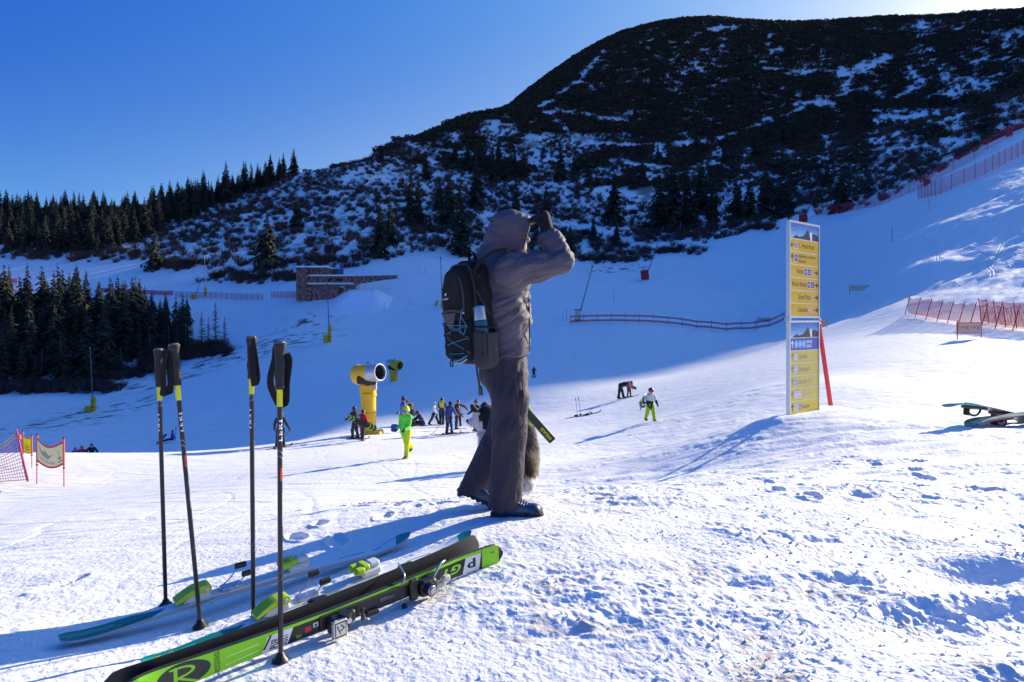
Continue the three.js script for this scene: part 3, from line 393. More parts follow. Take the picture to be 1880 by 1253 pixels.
// ------------------------------------------------------------------ thin marker poles on the pistes
for (const [u, v, h] of [[1638, 445, 28], [1706, 385, 18], [1127, 555, 22], [705, 572, 16], [653, 553, 12], [770, 502, 12], [780, 502, 12], [752, 560, 12], [745, 572, 10], [1033, 590, 14], [1040, 590, 20], [322, 800, 18]]) { const p = cast(u, v, 40); if (p) tag(mesh_pos(mesh('marker_pole', (() => { const L = h / F * -p.z; return [bar(V(0, -0.2, 0), V(0.03 * L, L * 0.86, 0), 0.03, 0.022), bar(V(0.03 * L, L * 0.86, 0), V(0.035 * L, L, 0), 0.032, 0.03)]; })(), bluePost), p), 'thin dark marker pole stuck in the shaded piste', 'pole', 'marker poles on the pistes'); }
function mesh_pos(o, p) { o.position.copy(p); return o; }
// ------------------------------------------------------------------ snow lances
const padYellow = mat(lin(0.62, 0.42, 0.02), 0.6), padRed = mat(lin(0.5, 0.015, 0.02), 0.6), pipe = mat(lin(0.10, 0.12, 0.14), 0.45, { metalness: 0.6 });
function lance(label, u, v, u2, v2, padH, padW, m, o = {}) {
  const p = o.d ? at(u, v, o.d) : cast(u, v, 40); if (!p) return; const s = -p.z / F, t = thing('snow_lance', label, 'snow lance', p);
  const top = V((u2 - u) * s, (v - v2) * s, o.back || 0), w = padW * s, h = padH * s;
  mesh('pipe', [bar(V(0, 0, 0), top, 0.08, 0.05), bar(top, top.clone().multiplyScalar(1.03), 0.09, 0.07)], o.pipeM || pipe, t);
  mesh('nozzle_head', bar(top.clone().multiplyScalar(1.02), top.clone().multiplyScalar(1.045), 0.13, 0.1), pipe, t);
  const pad = mesh('padding', new RoundedBoxGeometry(w, h, w, 3, w * 0.16).translate(o.dx || 0, h / 2 - 0.1, 0), m, t); pad.rotation.z = o.tilt || 0;
  mesh('strap', [new THREE.TorusGeometry(w * 0.6, 0.03, 6, 16).rotateX(Math.PI / 2).translate(0, h * 0.3, 0), new THREE.TorusGeometry(w * 0.6, 0.03, 6, 16).rotateX(Math.PI / 2).translate(0, h * 0.7, 0)], darkHole, pad);
  if (o.box) mesh('valve_box', new RoundedBoxGeometry(w * 1.2, h * 0.42, w * 1.2, 3, 0.06).translate(-w, h * 0.18, w * 0.7), m, t);
  return t;
}
lance('tall upright snow lance with yellow padded foot below the plantation', 171, 756, 165, 642, 28, 7, padYellow, { box: 1 });
lance('tall upright snow lance with yellow padded foot in front of the stone building', 605, 628, 600, 516, 32, 6, padYellow, { box: 1 });
lance('snow lance with yellow foot behind the fine pink net fence', 377, 542, 375, 477, 14, 4, padYellow);
lance('leaning black snow lance rising behind the little white notice', 1061, 590, 1087, 492, 4, 10, padYellow);
lance('leaning snow lance with big red padded box in the middle of the bowl', 1185, 513, 1216, 422, 18, 13, padRed, { tilt: 0.12 });
lance('leaning snow lance with red padded box above the signboard', 1475, 408, 1503, 337, 14, 12, padRed);
lance('snow lance with red padded box on the upper net fence', 1702, 340, 1732, 285, 12, 9, padRed);
lance('small red padded lance foot high on the upper net fence', 1853, 250, 1868, 215, 9, 8, padRed);
lance('upright snow lance with yellow foot showing beside the backpack', 812, 566, 809, 476, 14, 5, padYellow);
lance('short bent lance with yellow box on the terrace net', 355, 549, 366, 523, 9, 8, padYellow, { tilt: -0.1 });
for (const [u, v, l] of [[800, 562, 'small leaning yellow pad in the open snow left of the man with the backpack']]) { const p = cast(u, v, 40), s = -p.z / F; const o = mesh('yellow_pad', new RoundedBoxGeometry(5 * s, 11 * s, 3 * s, 3, 0.1).translate(0, 5 * s, 0), padYellow); o.rotation.z = -0.25; o.position.copy(p); tag(o, l, 'pad'); }
{ const p = cast(1060, 590, 40), s = -p.z / F, t = thing('notice_board', 'small white notice on a yellow foot at the end of the long low fence', 'sign', p.clone().add(V(0, 0, 0.5)));
  mesh('panel', bx(11 * s, 14 * s, 0.05, 0, 15 * s, 0), mat('#fff', 0.6, { map: canvasTex(128, 160, (c, w, h) => { c.fillStyle = '#e8e6e2'; c.fillRect(0, 0, w, h); c.fillStyle = '#7a1a24'; c.fillRect(0, 0, w, 34); c.fillStyle = '#fff'; c.font = 'bold 28px sans-serif'; c.textAlign = 'center'; c.fillText('ATTEN', w / 2, 27); c.fillStyle = '#445'; for (let i = 0; i < 5; i++) c.fillRect(18, 50 + i * 20, 92 - (i % 2) * 20, 6); }) }), t);
  mesh('leg', [bx(0.06, 9 * s, 0.06, -4 * s, 4 * s, -0.06), bx(0.06, 9 * s, 0.06, 4 * s, 4 * s, -0.06)], pipe, t); mesh('padding', new RoundedBoxGeometry(11 * s, 5 * s, 0.5, 3, 0.08).translate(0, 2.2 * s, 0), padYellow, t); }
for (const [u, v, w, h, l] of [[1578, 538, 36, 12, 'pale banner on two posts across the shaded piste beside the flank'], [1780, 622, 44, 26, 'orange and white banner on two posts below the slatted fence'], [1402, 594, 22, 9, 'small pale banner hung on the long low fence'], [1512, 604, 12, 14, 'small orange net screen just right of the signboard']]) {
  const p = cast(u, v, 20), s = -p.z / F, t = thing('banner', l, 'banner', p); const W2 = w * s, H2 = h * s;
  mesh('cloth', (() => { const g = new THREE.PlaneGeometry(W2, H2 * 0.8, 12, 4); const q = g.attributes.position; for (let i = 0; i < q.count; i++) q.setZ(i, 0.06 * Math.sin(q.getX(i) * 3)); g.computeVertexNormals(); return g.translate(0, H2 * 0.75, 0); })(), mat('#fff', 0.8, { side: THREE.DoubleSide, map: canvasTex(256, 96, (c, W3, H3) => { c.fillStyle = v > 600 ? '#e8b7a0' : '#d8d0b0'; c.fillRect(0, 0, W3, H3); c.strokeStyle = '#c4503c'; c.lineWidth = 10; c.strokeRect(0, 0, W3, H3); c.fillStyle = '#9a9488'; for (let i = 0; i < 6; i++) c.fillRect(24 + i * 36, 34, 24, 8 + (i % 3) * 8); }) }), t);
  for (const q of [-1, 1]) mesh('post', bar(V(q * W2 / 2, -0.2, 0), V(q * W2 / 2 + 0.02, H2 * 1.3, 0), 0.02), redPost, t);
}
// ------------------------------------------------------------------ fan snow guns
const gunYellow = mat(lin(0.80, 0.48, 0.008), 0.42), gunGrey = mat(lin(0.50, 0.52, 0.55), 0.38, { metalness: 0.45 }), rubber = mat(lin(0.022, 0.022, 0.024), 0.65);
function fanGun(label, pos, turn, s, ym) {
  const t = thing('fan_snow_gun', label, 'snow gun', pos, 0); t.scale.setScalar(s);
  const b = new THREE.Group(); b.name = 'barrel'; b.position.set(0.06, 2.98, 0); b.rotation.set(0, turn, 0.12); t.add(b);
  const lat = (p, n) => lathe(p, 36).rotateZ(-Math.PI / 2);
  mesh('housing', lat([[0.34, -0.80], [0.47, -0.80], [0.5, -0.74], [0.50, -0.66], [0.46, -0.55], [0.455, 0.12], [0.44, 0.16]]), ym, b);
  mesh('intake_grille', [new THREE.TorusGeometry(0.36, 0.02, 6, 28).rotateY(Math.PI / 2).translate(-0.8, 0, 0), new THREE.TorusGeometry(0.22, 0.015, 6, 24).rotateY(Math.PI / 2).translate(-0.8, 0, 0), bx(0.02, 0.9, 0.02, -0.8), bx(0.02, 0.02, 0.9, -0.8)], rubber, b);
  mesh('front_cone', lat([[0.455, 0.10], [0.45, 0.3], [0.425, 0.62], [0.40, 0.72]]), gunGrey, b);
  mesh('rim', new THREE.TorusGeometry(0.395, 0.03, 10, 40).rotateY(Math.PI / 2).translate(0.72, 0, 0), mat(lin(0.75, 0.76, 0.78), 0.35), b);
  mesh('bore', lat([[0.37, 0.72], [0.355, 0.3], [0.12, 0.1], [0.001, 0.1]]), rubber, b);
  for (let i = 0; i < 28; i++) { const a = i / 28 * 6.283; const n = mesh('nozzle', nozzleG, gunGrey, b); n.position.set(0.66, Math.cos(a) * 0.355, Math.sin(a) * 0.355); }
  mesh('motor', lat([[0.001, -0.1], [0.12, -0.08], [0.13, 0.2], [0.06, 0.34], [0.001, 0.36]]), rubber, b);
  mesh('lifting_eye', new THREE.TorusGeometry(0.06, 0.018, 6, 14).translate(0.0, 0.5, 0), rubber, b);
  mesh('yoke', [new THREE.CylinderGeometry(0.34, 0.26, 0.5, 20).scale(1.25, 1, 1).translate(0.06, 2.42, 0), new RoundedBoxGeometry(0.95, 0.4, 0.7, 3, 0.1).translate(0.0, 2.68, 0.0)], rubber, t);
  for (let i = 0; i < 4; i++) mesh('hose_coil', new THREE.TorusGeometry(0.1, 0.03, 6, 16).rotateX(Math.PI / 2).translate(0.36, 2.25 + i * 0.09, 0.18), gunGrey, t);
  const tw = mesh('tower', [new THREE.CylinderGeometry(0.36, 0.37, 1.9, 32).translate(0.03, 1.0, 0), new THREE.CylinderGeometry(0.40, 0.40, 0.12, 32).translate(0.03, 1.95, 0), new RoundedBoxGeometry(0.74, 0.7, 0.7, 3, 0.18).translate(0.0, 2.2, -0.05)], ym, t);
  mesh('foot_pad', new RoundedBoxGeometry(1.0, 0.34, 0.9, 3, 0.1).translate(0.2, 0.06, 0), ym, t); mesh('seam', new THREE.TorusGeometry(0.368, 0.008, 6, 32).rotateX(Math.PI / 2).translate(0.03, 1.1, 0), rubber, tw);
  return t;
}
const nozzleG = new THREE.CylinderGeometry(0.018, 0.022, 0.06, 8).rotateZ(Math.PI / 2);
{ const p = at(675, 797, 33); p.y -= 0.05; fanGun('yellow fan snow gun with grey barrel on a padded yellow tower in the sun', p, 0.45 - 1.0, 1.0, gunYellow); }
{ const p = cast(722, 700, 50); p.y -= 1.4; const g = fanGun('shaded fan snow gun standing lower behind the sunlit one', p, 2.55, -p.z / F * 34 / 1.5 / 1.2, gunYellow); }
// ------------------------------------------------------------------ figures: tapered bones joined by a smooth union, meshed on a grid
function surfaceNets(lo, hi, c, f) {
  const nx = Math.ceil((hi.x - lo.x) / c) + 1, ny = Math.ceil((hi.y - lo.y) / c) + 1, nz = Math.ceil((hi.z - lo.z) / c) + 1, v = new Float32Array(nx * ny * nz);
  let o = 0; for (let k = 0; k < nz; k++) for (let j = 0; j < ny; j++) for (let i = 0; i < nx; i++) v[o++] = f(lo.x + i * c, lo.y + j * c, lo.z + k * c);
  const id = new Int32Array(nx * ny * nz).fill(-1), pos = [], idx = [], S = [0, 1, nx, nx + 1, nx * ny, nx * ny + 1, nx * ny + nx, nx * ny + nx + 1], E = [[0, 1], [2, 3], [4, 5], [6, 7], [0, 2], [1, 3], [4, 6], [5, 7], [0, 4], [1, 5], [2, 6], [3, 7]];
  for (let k = 0; k < nz - 1; k++) for (let j = 0; j < ny - 1; j++) for (let i = 0; i < nx - 1; i++) {
    const b = i + nx * (j + ny * k); let m = 0; for (let q = 0; q < 8; q++) if (v[b + S[q]] < 0) m |= 1 << q; if (m === 0 || m === 255) continue;
    let x = 0, y = 0, z = 0, n = 0; for (const [p, q] of E) { const A = v[b + S[p]], B = v[b + S[q]]; if ((A < 0) === (B < 0)) continue; const t = A / (A - B); x += (p & 1) + t * ((q & 1) - (p & 1)); y += (p >> 1 & 1) + t * ((q >> 1 & 1) - (p >> 1 & 1)); z += (p >> 2) + t * ((q >> 2) - (p >> 2)); n++; }
    id[b] = pos.length / 3; pos.push(lo.x + (i + x / n) * c, lo.y + (j + y / n) * c, lo.z + (k + z / n) * c);
  }
  const quad = (a, b, d, e, flip) => { if (a < 0 || b < 0 || d < 0 || e < 0) return; flip ? idx.push(a, d, b, b, d, e) : idx.push(a, b, d, b, e, d); };
  for (let k = 1; k < nz - 1; k++) for (let j = 1; j < ny - 1; j++) for (let i = 1; i < nx - 1; i++) {
    const b = i + nx * (j + ny * k), s = v[b] < 0;
    if (s !== v[b + 1] < 0) quad(id[b - nx - nx * ny], id[b - nx * ny], id[b - nx], id[b], !s);
    if (s !== v[b + nx] < 0) quad(id[b - 1 - nx * ny], id[b - 1], id[b - nx * ny], id[b], !s);
    if (s !== v[b + nx * ny] < 0) quad(id[b - 1 - nx], id[b - nx], id[b - 1], id[b], !s);
  }
  const g = new THREE.BufferGeometry(); g.setAttribute('position', new THREE.Float32BufferAttribute(pos, 3)); g.setIndex(idx); g.computeVertexNormals(); return g;
}
const bone = (a, b, ra, rb, c = 0, k = 0.03, fl = null) => ({ ax: a.x, ay: a.y, az: a.z, dx: b.x - a.x, dy: b.y - a.y, dz: b.z - a.z, L: Math.max(1e-9, a.distanceToSquared(b)), ra, rb, c, k, fl });
function boneD(B, x, y, z) { let px_ = x - B.ax, py = y - B.ay, pz = z - B.az; const t = clamp((px_ * B.dx + py * B.dy + pz * B.dz) / B.L); px_ -= t * B.dx; py -= t * B.dy; pz -= t * B.dz; const F_ = B.fl; if (F_) { const q = (px_ * F_[0] + py * F_[1] + pz * F_[2]) * (F_[3] - 1); px_ += q * F_[0]; py += q * F_[1]; pz += q * F_[2]; } return Math.sqrt(px_ * px_ + py * py + pz * pz) - (B.ra + (B.rb - B.ra) * t); }
function sdf(bones) { return (x, y, z) => { let d = 1e3; for (const B of bones) { const e = boneD(B, x, y, z), k = B.k; if (e > d + k) continue; const h = clamp(0.5 + 0.5 * (d - e) / k); d = lerp(d, e, h) - k * h * (1 - h); } return d; }; }
function bonesGeo(bones, c, extra) { let lo = V(1e9, 1e9, 1e9), hi = V(-1e9, -1e9, -1e9); for (const B of bones) for (const t of [0, 1]) { const r = Math.max(B.ra, B.rb) + 2.5 * c + 0.02; lo.min(V(B.ax + B.dx * t - r, B.ay + B.dy * t - r, B.az + B.dz * t - r)); hi.max(V(B.ax + B.dx * t + r, B.ay + B.dy * t + r, B.az + B.dz * t + r)); } const f = sdf(bones); return surfaceNets(lo, hi, c, extra ? (x, y, z) => extra(f(x, y, z), x, y, z) : f); }
function paint(g, bones, fn) { const p = g.attributes.position, col = new Float32Array(p.count * 3); for (let i = 0; i < p.count; i++) { const x = p.getX(i), y = p.getY(i), z = p.getZ(i); let c = fn && fn(x, y, z); if (!c) { let best = 1e9; for (const B of bones) { const e = boneD(B, x, y, z); if (e < best) { best = e; c = B.c; } } } col[i * 3] = c[0]; col[i * 3 + 1] = c[1]; col[i * 3 + 2] = c[2]; } g.setAttribute('color', new THREE.BufferAttribute(col, 3)); return g; }
const clothMat = mat(lin(1, 1, 1), 0.8, { vertexColors: true });
const SK = [0.45, 0.25, 0.17], BK = [0.02, 0.02, 0.024], L3 = (r, g, b) => [r, g, b];
const shells = {};
function headgear(kind, r) { // helmet or hat shell
  if (kind === 'helmet') return lathe([[0.001, r * 1.12], [r * 0.5, r * 1.04], [r * 0.88, r * 0.66], [r * 1.08, r * 0.1], [r * 1.06, -r * 0.25], [r * 0.98, -r * 0.3]], 22);
  return lathe([[0.001, r * 1.35], [r * 0.35, r * 1.28], [r * 0.8, r * 0.75], [r * 1.03, r * 0.15], [r * 1.06, -r * 0.2], [r * 0.98, -r * 0.22]], 20);
}
// pose: lean, twist; legs [l, r] each [forward, knee, outward]; arms [l, r] each [forward, outward, bend]
function figure(label, u, v, hp, turn, pose, c, o = {}) {
  const p = o.d ? at(u, v, o.d) : cast(u, v, 8); const Hh = o.H || hp / F * -p.z / (o.squat || 1); const t = thing('person', label, 'person', p, turn, o.group);
  if (o.H === undefined && globalThis.LOGH) console.log(label.slice(0, 40), 'd', (-p.z).toFixed(1), 'H', Hh.toFixed(2));
  const k = o.kid ? 1.22 : 1, hr = 0.062 * Hh * k, legs = pose.legs || [[0.05, 0.1, 0.05], [-0.05, 0.1, 0.05]], arms = pose.arms || [[0.2, 0.2, 0.4], [0.2, 0.2, 0.4]], lean = pose.lean || 0.05;
  const J = {}, pel = V(0, 0, 0), B = [], fat = o.fat || 1;
  const foot = []; legs.forEach(([f, kn, out], i) => { const s = i ? -1 : 1, h = V(s * 0.052 * Hh, -0.01 * Hh, 0); const K = h.clone().add(V(s * Math.sin(out) * 0.235 * Hh, -Math.cos(f) * 0.235 * Hh, Math.sin(f) * 0.235 * Hh)), a = f - kn, A = K.clone().add(V(s * Math.sin(out) * 0.22 * Hh, -Math.cos(a) * 0.22 * Hh, Math.sin(a) * 0.22 * Hh)); const toe = A.clone().add(V(s * 0.01 * Hh, -0.022 * Hh - Math.sin(a) * 0.05 * Hh * (a < -0.4 ? -1.2 : 0.2), 0.095 * Hh * Math.cos(Math.min(0, a + 0.3)))); foot.push(A, toe);
    B.push(bone(h, K, 0.068 * Hh * fat, 0.05 * Hh * fat, c.pants, 0.03 * Hh), bone(K, A, 0.05 * Hh * fat, 0.044 * Hh * fat, c.pants, 0.02 * Hh), bone(K.clone().lerp(A, 0.72), A, 0.045 * Hh, 0.042 * Hh, c.boots || BK, 0.012 * Hh), bone(A.clone().add(V(0, -0.01 * Hh, -0.02 * Hh)), toe, 0.034 * Hh, 0.028 * Hh, c.boots || BK, 0.012 * Hh)); });
  const ch = V(0, Math.cos(lean) * 0.27 * Hh, Math.sin(lean) * 0.27 * Hh), mid = ch.clone().multiplyScalar(0.5), up = ch.clone().normalize();
  if (!o.sit && !o.squat) B.push(bone(V(0, -0.058 * Hh, 0.004 * Hh), V(0, 0, 0), 0.084 * Hh * fat, 0.08 * Hh * fat, c.low || c.jacket, 0.008 * Hh, [0, 0, 1, 1.12]));
  B.push(bone(V(0, -0.02 * Hh, 0), mid, 0.082 * Hh * fat, 0.083 * Hh * fat, c.low || c.jacket, 0.03 * Hh, [0, 0, 1, 1.2]), bone(mid, ch, 0.084 * Hh * fat, 0.09 * Hh * fat, c.jacket, 0.03 * Hh, [0, 0, 1, 1.2]));
  B.push(bone(ch.clone().add(V(0.085 * Hh, 0.01 * Hh, 0)), ch.clone().add(V(-0.085 * Hh, 0.01 * Hh, 0)), 0.05 * Hh, 0.05 * Hh, c.yoke || c.jacket, 0.03 * Hh));
  const hd = ch.clone().addScaledVector(up, 0.125 * Hh * (o.kid ? 1.05 : 1)).add(V(0, 0, 0.012 * Hh)); const look = pose.look || 0, tip = pose.nod || 0, fw = V(Math.sin(look), -Math.sin(tip), Math.cos(look) * Math.cos(tip));
  B.push(bone(ch, hd, 0.036 * Hh, 0.036 * Hh, c.scarf || c.jacket, 0.02 * Hh), bone(hd.clone().add(V(0, 0.012 * Hh, 0)), hd.clone().add(V(0, -0.018 * Hh, 0)).addScaledVector(fw, 0.008 * Hh), hr, hr * 0.82, c.skin || SK, 0.012 * Hh), bone(hd.clone().addScaledVector(fw, hr * 0.9), hd.clone().addScaledVector(fw, hr * 1.08).add(V(0, -hr * 0.2, 0)), hr * 0.13, hr * 0.18, c.skin || SK, 0.01 * Hh));
  const hands = []; arms.forEach(([f, out, be], i) => { const s = i ? -1 : 1, S0 = ch.clone().add(V(s * 0.108 * Hh, 0.008 * Hh, 0)), d1 = V(s * Math.sin(out), -Math.cos(f) * Math.cos(out), Math.sin(f) * Math.cos(out)).normalize(), E = S0.clone().addScaledVector(d1, 0.165 * Hh), f2 = f + be, d2 = V(s * Math.sin(out * 0.6), -Math.cos(f2), Math.sin(f2)).normalize(), Wp = E.clone().addScaledVector(d2, 0.135 * Hh), Hn = Wp.clone().addScaledVector(d2, 0.05 * Hh); hands.push(Hn);
    B.push(bone(S0, E, 0.045 * Hh * fat, 0.038 * Hh * fat, c.sleeve || c.jacket, 0.02 * Hh), bone(E, Wp, 0.038 * Hh * fat, 0.03 * Hh, c.cuff || c.sleeve || c.jacket, 0.015 * Hh), bone(Wp, Hn, 0.026 * Hh, 0.024 * Hh, c.gloves || BK, 0.01 * Hh));
    for (let q = -1; q <= 1; q++) B.push(bone(Hn, Hn.clone().addScaledVector(d2, 0.03 * Hh).add(V(q * 0.014 * Hh, 0, 0)), 0.011 * Hh, 0.009 * Hh, c.gloves || BK, 0.004 * Hh)); B.push(bone(Wp.clone().lerp(Hn, 0.4), Hn.clone().add(V(-s * 0.028 * Hh, 0.002 * Hh, 0.012 * Hh)), 0.011 * Hh, 0.009 * Hh, c.gloves || BK, 0.004 * Hh)); });
  let low = 1e9; for (const q of foot) low = Math.min(low, q.y - 0.034 * Hh); low = Math.min(low, o.sit ? -0.085 * Hh : 1e9); const lift = -low - 0.008 * Hh;
  for (const b of B) b.ay += lift; hd.y += lift; ch.y += lift; hands.forEach(q => q.y += lift); foot.forEach(q => q.y += lift);
  const cell = Hh / (o.res || 62), g = paint(bonesGeo(B, cell), B, c.fn ? (x, y, z) => c.fn(x / Hh, y / Hh, z / Hh) : null), P = g.attributes.position, N = g.attributes.normal; for (let i = 0; i < P.count; i++) { const a = 0.006 * Hh * n3(P.getX(i) / Hh * 22, P.getY(i) / Hh * 26, P.getZ(i) / Hh * 22); P.setXYZ(i, P.getX(i) + N.getX(i) * a, P.getY(i) + N.getY(i) * a, P.getZ(i) + N.getZ(i) * a); } g.computeVertexNormals();
  mesh('body', g, clothMat, t);
  if (o.hat) { const h = mesh(o.hat === 'helmet' ? 'helmet' : 'hat', headgear(o.hat, hr), mat(lin(...(c.hat || BK)), o.hat === 'helmet' ? 0.3 : 0.9), t); h.position.copy(hd).add(V(0, hr * 0.26, 0)).addScaledVector(fw, -hr * 0.1); h.rotation.set(tip * 0.8 - 0.34, look, 0, 'YXZ'); if (o.pom) { const b = mesh('pompom', new THREE.IcosahedronGeometry(hr * 0.42, 2), mat(lin(...(c.hat || BK)), 1), h); b.position.y = hr * 1.55; } }
  if (o.goggles) { const h = mesh('goggles', new THREE.CylinderGeometry(hr * 1.13, hr * 1.09, hr * 0.6, 20, 1, true, -1.15, 2.3), mat(lin(...o.goggles), 0.15, { side: THREE.DoubleSide, metalness: 0.3 }), t); h.position.copy(hd).add(V(0, hr * 0.02, 0)); h.rotation.y = look; }
  if (o.pack) { const h = mesh('backpack', new RoundedBoxGeometry(0.17 * Hh, 0.26 * Hh, 0.09 * Hh, 3, 0.03 * Hh), mat(lin(...o.pack), 0.8), t); h.position.copy(ch).add(V(0, -0.09 * Hh, -0.12 * Hh)); h.rotation.x = lean; mesh('strap', [bx(0.02 * Hh, 0.2 * Hh, 0.008 * Hh, 0.05 * Hh, 0.02 * Hh, 0.13 * Hh), bx(0.02 * Hh, 0.2 * Hh, 0.008 * Hh, -0.05 * Hh, 0.02 * Hh, 0.13 * Hh)], rubber, h); }
  t.updateMatrixWorld(true);
  return { t, H: Hh, hands: hands.map(h => t.localToWorld(h.clone())), feet: [foot[0], foot[2]].map(h => t.localToWorld(h.clone())), head: t.localToWorld(hd.clone()) };
}
const skiBlack = mat(lin(0.03, 0.03, 0.035), 0.4), skiRed = mat(lin(0.4, 0.03, 0.03), 0.4), skiWhite = mat(lin(0.6, 0.6, 0.62), 0.4);
function smallSki(L, w = 0.09) { const g = new THREE.BoxGeometry(L, 0.02, w, 24, 1, 1), p = g.attributes.position; for (let i = 0; i < p.count; i++) { const q = p.getX(i) / L; p.setY(i, p.getY(i) + 0.13 * Math.pow(Math.max(0, (q - 0.38) / 0.12), 2) * 0.9); p.setZ(i, p.getZ(i) * (q > 0.42 ? 1 - Math.pow((q - 0.42) / 0.08, 2) * 0.75 : 0.8 + 0.8 * q * q)); } g.computeVertexNormals(); return g; }
const skiGeo = smallSki(1.6);
function layAlong(o, x, d, dirx, dird, lift = 0.012) { const L = 0.5, a = ground(x - dirx * L, d - dird * L), b = ground(x + dirx * L, d + dird * L); o.position.set(x, (a + b) / 2 + lift, -d); const ex = V(dirx * 2 * L, b - a, -dird * 2 * L).normalize(), ez = V(dird, 0, dirx).normalize(), ey = ez.clone().cross(ex).normalize(); o.quaternion.setFromRotationMatrix(new THREE.Matrix4().makeBasis(ex, ey, ex.clone().cross(ey))); return o; }
function skisUnder(F2, heading, label, s = 1, m = skiBlack) { for (const q of F2.feet) { const t = new THREE.Group(); t.name = 'ski'; mesh('board', skiGeo, m, t); mesh('binding', [bx(0.2, 0.05, 0.07, -0.12, 0.03, 0, 0.01), bx(0.1, 0.05, 0.07, 0.16, 0.03, 0, 0.01)], rubber, t); t.scale.setScalar(s); layAlong(t, q.x, -q.z, Math.sin(heading), -Math.cos(heading)); tag(t, label, 'ski', 'skis on skiers\' feet'); } }
function poleFrom(hand, tip, label) { const o = mesh('ski_pole', [bar(V(0, 0, 0), tip.clone().sub(hand), 0.009), bar(V(0, 0.05, 0), V(0, -0.08, 0).lerp(tip.clone().sub(hand).normalize().multiplyScalar(0.1), 0.9), 0.017), bar(tip.clone().sub(hand).multiplyScalar(0.95), tip.clone().sub(hand).multiplyScalar(0.965), 0.05, 0.02)], pipe); o.position.copy(hand); tag(o, label, 'ski pole', 'poles held by skiers'); }
function boardGeo(L, w) { const s = new THREE.Shape(), h = L / 2; s.moveTo(-h + w * 0.45, -w / 2); s.quadraticCurveTo(0, -w * 0.42, h - w * 0.45, -w / 2); s.bezierCurveTo(h + w * 0.1, -w / 2, h + w * 0.1, w / 2, h - w * 0.45, w / 2); s.quadraticCurveTo(0, w * 0.42, -h + w * 0.45, w / 2); s.bezierCurveTo(-h - w * 0.1, w / 2, -h - w * 0.1, -w / 2, -h + w * 0.45, -w / 2); const g = new THREE.ExtrudeGeometry(s, { depth: 0.012, bevelEnabled: false, curveSegments: 12 }); g.translate(0, 0, -0.006); const p = g.attributes.position; for (let i = 0; i < p.count; i++) { const q = Math.abs(p.getX(i)) / h; p.setZ(i, p.getZ(i) + 0.09 * Math.pow(Math.max(0, (q - 0.72) / 0.28), 2)); } g.computeVertexNormals(); return g; }
function snowboard(label, L, w, m, pos, rot, b2 = rubber) { const t = thing('snowboard', label, 'snowboard', pos); t.rotation.set(...rot); mesh('deck', boardGeo(L, w), m, t); for (const s of [-1, 1]) { const b = mesh('binding', [bx(0.16, w * 0.85, 0.03, s * L * 0.17, 0, 0.022, 0.01), bx(0.10, 0.02, 0.10, s * L * 0.17, -w * 0.34, 0.07, 0.008), new THREE.TorusGeometry(0.08, 0.014, 6, 12, 3.14).rotateX(Math.PI / 2).rotateZ(Math.PI / 2).translate(s * L * 0.17, 0, 0.04)], b2, t); } return t; }
const boardTex = (f) => mat('#fff', 0.35, { map: (() => { const t = canvasTex(256, 128, f); t.wrapS = t.wrapT = THREE.RepeatWrapping; t.repeat.set(0.65, 1.6); t.offset.set(0.5, 0.5); return t; })() });
const near = (F2, i, dx, dy, dz) => F2.hands[i].clone().add(V(dx, dy, dz));
const onGround = (x, d) => V(x, ground(x, d), -d);
